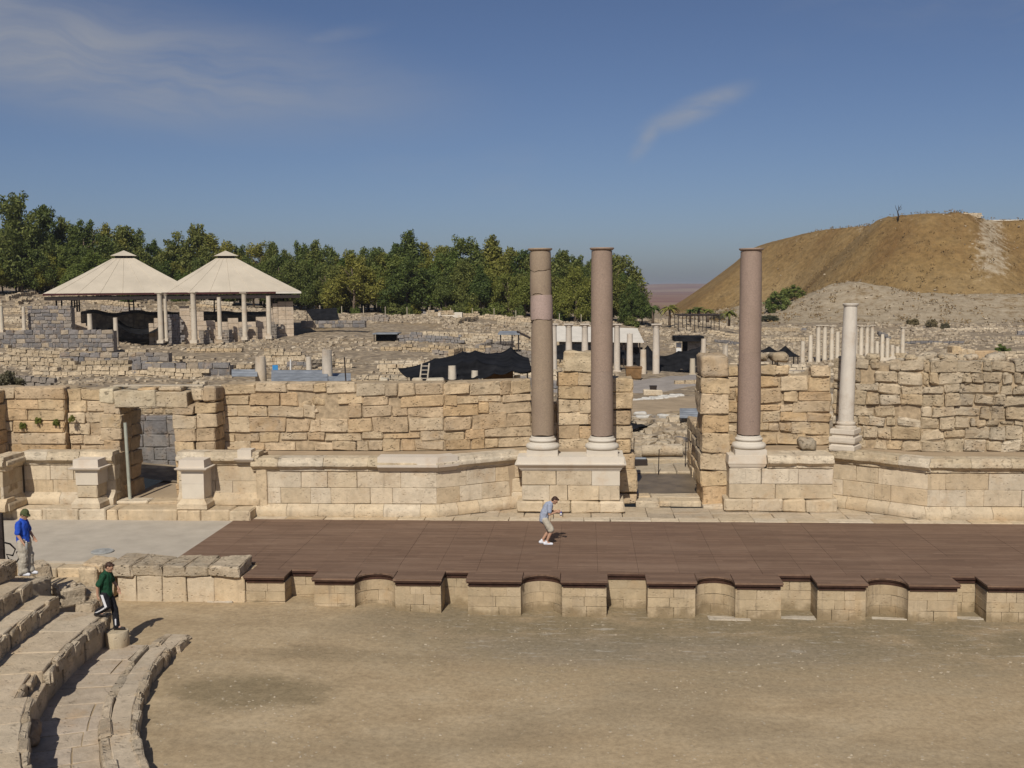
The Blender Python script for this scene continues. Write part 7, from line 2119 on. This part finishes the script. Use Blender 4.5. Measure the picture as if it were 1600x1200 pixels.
ellipsoid(mb, q(-.028, 0, .045), .100, .086, .088, R(38)); ellipsoid(mb, q(-.06, 0, -.01), .07, .078, .075, R(38)); ellipsoid(mb, q(.05, 0, .085), .055, .066, .035, R(38))
skinmesh('hair', mb, M['hair'], BS, pr_, .008, it=2)
mb = MB()
capsule(mb, (-.07, 0, .86), wst, .155, .15, flat=1.15); capsule(mb, wst, chs, .15, .158, flat=1.2); capsule(mb, chs, (.17, 0, 1.40), .13, .075, flat=1.3)
for a_, e_ in ((shL, elL), (shR, elR)):
    m_ = tuple(a_[i]*.35+e_[i]*.65 for i in range(3)); capsule(mb, chs, a_, .10, .085); capsule(mb, a_, m_, .082, .085)
folds(skinmesh('t_shirt', mb, M['shirt_grey'], BS, pr_, .011), .12, .035)
mb = MB()
capsule(mb, (-.05, 0, .84), (-.05, 0, .95), .145, .135, flat=1.1)
for h_, k_ in ((hipL, knL), (hipR, knR)):
    m_ = tuple(h_[i]*.14+k_[i]*.86 for i in range(3)); capsule(mb, h_, m_, .118, .115)
folds(skinmesh('shorts', mb, M['shorts'], BS, pr_, .011), .12, .035)
for a_ in (anL, anR):
    mb = MB(); capsule(mb, (a_[0]-.05, a_[1], .055), (a_[0]+.18, a_[1], .042), .058, .046, flat=.9); capsule(mb, (a_[0], a_[1], .06), (a_[0]+.005, a_[1], .12), .056, .05)
    mb.v = [(x, y, max(z, 0.0)) for x, y, z in mb.v]
    skinmesh('shoe', mb, M['shoe_white'], BS, pr_, .010, it=2)
mb = MB(); mb.tube([(.24, -.12, 1.08), (.27, -.13, .98), (.25, -.12, .90)], .012, 6); link('strap', mb.mesh(True), M['dark_metal'], BS, 0, pr_)
bt = thing('bottle', (BS[0]+.50, BS[1]-.01, BS[2]+1.0), 'small dark blue bottle held in the hands of the stooping person', 'bottle')
link('bottle_body', lathe_mesh([(.03, 0), (.038, .01), (.038, .10), (.03, .13), (.014, .15), (.014, .17)], 16), M['bottle'], (BS[0]+.505, BS[1]-.005, BS[2]+.985), 0, bt)
link('bottle_label', lathe_mesh([(.0385, .03), (.0392, .032), (.0392, .085), (.0385, .087)], 16), M['white'], (BS[0]+.505, BS[1]-.005, BS[2]+.985), 0, bt)
link('bottle_cap', lathe_mesh([(.016, 0), (.017, .004), (.017, .02), (.014, .024)], 12), M['white'], (BS[0]+.505, BS[1]-.005, BS[2]+1.150), 0, bt)

# --- visitor in blue on the third seat row
b = onz(40, 899, 2.02); BB = (b[0], b[1], 2.03)
pb_ = thing('person', BB, 'person in blue t-shirt, olive hat and baggy khaki trousers on the stone seats', 'person')
hipL, hipR = (0, .09, .93), (0, -.09, .93); knL, knR = (.07, .10, .50), (.03, -.10, .50); anL, anR = (.06, .11, .09), (-.04, -.10, .09)
pel = (0, 0, .96); wst = (-.02, 0, 1.12); chs = (-.03, 0, 1.36); nk = (-.01, 0, 1.53); hd = (.055, 0, 1.645)
shL, shR = (-.03, .175, 1.44), (-.03, -.175, 1.44); elL, elR = (.02, .25, 1.17), (-.02, -.26, 1.17); wrL, wrR = (.16, .22, .98), (.12, -.25, .94)
mb = MB(); q = head(mb, hd, R(24))
capsule(mb, nk, hd, .057, .05); capsule(mb, pel, wst, .125, .12, flat=1.25); capsule(mb, wst, chs, .12, .135, flat=1.3); capsule(mb, chs, nk, .11, .057)
for a_, e_, w_, s_ in ((shL, elL, wrL, 1), (shR, elR, wrR, -1)):
    capsule(mb, chs, a_, .07, .06); capsule(mb, a_, e_, .055, .044); capsule(mb, e_, w_, .044, .031); hand(mb, w_, (.45, .02*s_, -.85), (.6, -.6*s_, .1), .6)
for h_, k_, a_ in ((hipL, knL, anL), (hipR, knR, anR)):
    capsule(mb, h_, k_, .085, .06); capsule(mb, k_, a_, .056, .042); capsule(mb, a_, (a_[0]+.16, a_[1], .045), .045, .035)
bd = skinmesh('body', mb, M['skin'], BB, pb_, .009); face_parts(q, bd, BB, 1.0)
mb = MB(); ellipsoid(mb, q(-.055, 0, -.005), .062, .078, .07, R(24)); skinmesh('hair', mb, M['hair'], BB, pb_, .008, it=2)
mb = MB(); ellipsoid(mb, q(-.012, 0, .07), .106, .092, .085, R(24)); capsule(mb, q(-.012, 0, .052), q(-.012, 0, .060), .118, .112, flat=.88)
# brim
ellipsoid(mb, q(.02, 0, .045), .145, .125, .016, R(34)); skinmesh('hat', mb, M['hat'], BB, pb_, .008, it=2)
mb = MB()
capsule(mb, (-.01, 0, .93), wst, .17, .16, flat=1.15); capsule(mb, wst, chs, .16, .165, flat=1.22); capsule(mb, chs, (-.02, 0, 1.49), .14, .08, flat=1.3)
for a_, e_ in ((shL, elL), (shR, elR)):
    m_ = tuple(a_[i]*.15+e_[i]*.85 for i in range(3)); capsule(mb, chs, a_, .10, .08); capsule(mb, a_, m_, .074, .080)
folds(skinmesh('t_shirt', mb, M['shirt_blue'], BB, pb_, .011), .12, .035)
mb = MB(); capsule(mb, (0, 0, .88), (0, 0, .99), .165, .15, flat=1.1)
for h_, k_, a_ in ((hipL, knL, anL), (hipR, knR, anR)):
    capsule(mb, h_, k_, .135, .115); capsule(mb, k_, (a_[0], a_[1], .12), .115, .105)
    for zz in (.60, .38, .19): capsule(mb, (a_[0]*.5+k_[0]*.5-.03, a_[1], zz), (a_[0]*.5+k_[0]*.5+.035, a_[1], zz-.05), .102, .098)
folds(skinmesh('trousers', mb, M['khaki'], BB, pb_, .011, it=3), .13, .045)
for a_ in (anL, anR):
    mb = MB(); capsule(mb, (a_[0]-.05, a_[1], .055), (a_[0]+.19, a_[1], .042), .058, .046, flat=.9); mb.v = [(x, y, max(z, 0.0)) for x, y, z in mb.v]
    skinmesh('shoe', mb, M['shoe_white'], BB, pb_, .010, it=2)
bt = thing('water_bottle', (BB[0]+.2, BB[1]-.26, BB[2]+.80), 'clear pale water bottle held by the person in blue', 'bottle')
link('bottle_body', lathe_mesh([(.028, 0), (.035, .01), (.035, .14), (.028, .17), (.013, .19), (.013, .205)], 16), M['iron'], (BB[0]+.22, BB[1]-.27, BB[2]+.77), 0, bt)
link('bottle_cap', lathe_mesh([(.015, 0), (.016, .003), (.016, .02), (.013, .022)], 12), M['white'], (BB[0]+.22, BB[1]-.27, BB[2]+.976), 0, bt)

# --- walker in green stepping down onto the drum
BG = (DRUM[0]-.04, DRUM[1]-.03, DRUM[2]+.004)
pgm = thing('person', BG, 'person in dark green t-shirt and black track pants stepping down onto a column drum', 'person')
dzb = 1.12-BG[2]                     # rear foot rests on the first row
hipL, hipR = (-.20, .10, 1.00), (-.20, -.10, 1.00); anR = (-.36, -.12, dzb+.10); anL = (.02, .06, .09); knL = (-.02, .08, .54); knR = (-.20, -.12, .74)
knR = (-.10, -.13, .70); anR = (-.40, -.10, dzb+.10)
pel = (-.20, 0, 1.03); wst = (-.20, 0, 1.19); chs = (-.19, 0, 1.43); nk = (-.15, 0, 1.60); hd = (-.075, 0, 1.705)
shL, shR = (-.18, .175, 1.50), (-.18, -.175, 1.50); elL, elR = (-.12, .27, 1.25), (-.30, -.27, 1.25); wrL, wrR = (.03, .25, 1.06), (-.31, -.25, 1.00)
mb = MB(); q = head(mb, hd, R(26))
capsule(mb, nk, hd, .057, .05); capsule(mb, pel, wst, .125, .115, flat=1.25); capsule(mb, wst, chs, .115, .135, flat=1.3); capsule(mb, chs, nk, .11, .057)
for a_, e_, w_, s_ in ((shL, elL, wrL, 1), (shR, elR, wrR, -1)):
    capsule(mb, chs, a_, .07, .06); capsule(mb, a_, e_, .054, .043); capsule(mb, e_, w_, .043, .030); hand(mb, w_, (.15, .0, -.95), (.6, -.6*s_, 0), .5)
for h_, k_, a_ in ((hipL, knL, anL), (hipR, knR, anR)):
    capsule(mb, h_, k_, .085, .06); capsule(mb, k_, a_, .056, .042); capsule(mb, a_, (a_[0]+.16, a_[1], a_[2]-.045), .045, .035)
bd = skinmesh('body', mb, M['skin'], BG, pgm, .009); face_parts(q, bd, BG, 1.0)
mb = MB(); ellipsoid(mb, q(-.026, 0, .045), .102, .086, .088, R(26)); ellipsoid(mb, q(-.055, 0, -.01), .066, .078, .07, R(26)); ellipsoid(mb, q(.055, 0, .088), .05, .064, .03, R(26)); skinmesh('hair', mb, M['hair'], BG, pgm, .008, it=2)
mb = MB(); capsule(mb, (-.20, 0, 1.00), wst, .165, .158, flat=1.15); capsule(mb, wst, chs, .158, .165, flat=1.22); capsule(mb, chs, (-.17, 0, 1.56), .14, .08, flat=1.3)
for a_, e_ in ((shL, elL), (shR, elR)):
    m_ = tuple(a_[i]*.2+e_[i]*.8 for i in range(3)); capsule(mb, chs, a_, .10, .08); capsule(mb, a_, m_, .074, .078)
folds(skinmesh('t_shirt', mb, M['shirt_green'], BG, pgm, .011), .12, .035)
mb = MB(); capsule(mb, (-.20, 0, .97), (-.20, 0, 1.06), .145, .14, flat=1.12)
for h_, k_, a_ in ((hipL, knL, anL), (hipR, knR, anR)):
    capsule(mb, h_, k_, .118, .092); capsule(mb, k_, (a_[0], a_[1], a_[2]+.02), .092, .085)
tp = folds(skinmesh('track_pants', mb, M['black_pants'], BG, pgm, .011, it=3), .12, .035)
# white side stripes
def stripe(h_, k_, a_, off, z1):
    mb = MB(); o_ = Vector((-.02, off, 0))
    P_ = [Vector(h_)+o_*1.02+Vector((0, 0, .02)), (Vector(h_)+Vector(k_))/2+o_*.94, Vector(k_)+o_*.84, (Vector(k_)+Vector(a_))/2+o_*.82, Vector(a_)+o_*.78+Vector((0, 0, .02))]
    v = []; f = []
    for p_ in P_: v += [tuple(p_+Vector((-.034, 0, 0))), tuple(p_+Vector((.034, 0, 0)))]
    n = len(v); v += [(x, y+(.02 if off < 0 else -.02), z) for x, y, z in v]
    for i in range(len(P_)-1): f += [(i*2, i*2+1, i*2+3, i*2+2), (n+i*2, n+i*2+2, n+i*2+3, n+i*2+1), (i*2, i*2+2, n+i*2+2, n+i*2), (i*2+1, n+i*2+1, n+i*2+3, i*2+3)]
    link('stripe', mesh(v, f), M['stripe'], BG, 0, pgm)
stripe(hipR, knR, anR, -.112, 0); stripe(hipL, knL, anL, .112, 0)
mb = MB(); capsule(mb, (.03, -.012, .16), (.03, -.014, .30), .022, .022, 8, 1); link('stripe', mb.mesh(True), M['stripe'], BG, 0, pgm)
for a_, zf in ((anL, 0.0), (anR, dzb)):
    mb = MB(); capsule(mb, (a_[0]-.05, a_[1], zf+.055), (a_[0]+.19, a_[1], zf+.042), .058, .046, flat=.9); mb.v = [(x, y, max(z, zf)) for x, y, z in mb.v]
    skinmesh('shoe', mb, M['shoe_dark'], BG, pgm, .010, it=2)

# ------------------------------------------------------------------ dry haze over the valley
mt = bpy.data.materials.new('haze_air'); mt.use_nodes = True
for n in list(mt.node_tree.nodes): mt.node_tree.nodes.remove(n)
T = NT(mt.node_tree)
pv_ = T.n('ShaderNodeVolumePrincipled'); pv_.inputs['Color'].default_value = (0.93, 0.95, 0.99, 1); pv_.inputs['Density'].default_value = 0.00013
pv_.inputs['Anisotropy'].default_value = 0.2
ov = T.n('ShaderNodeOutputMaterial'); T.l(pv_.outputs[0], ov.inputs['Volume'])
hz = link('haze', MB().box(-9000, 9000, -80, 10800, -9, 46).mesh(), mt); hz['kind'] = 'stuff'
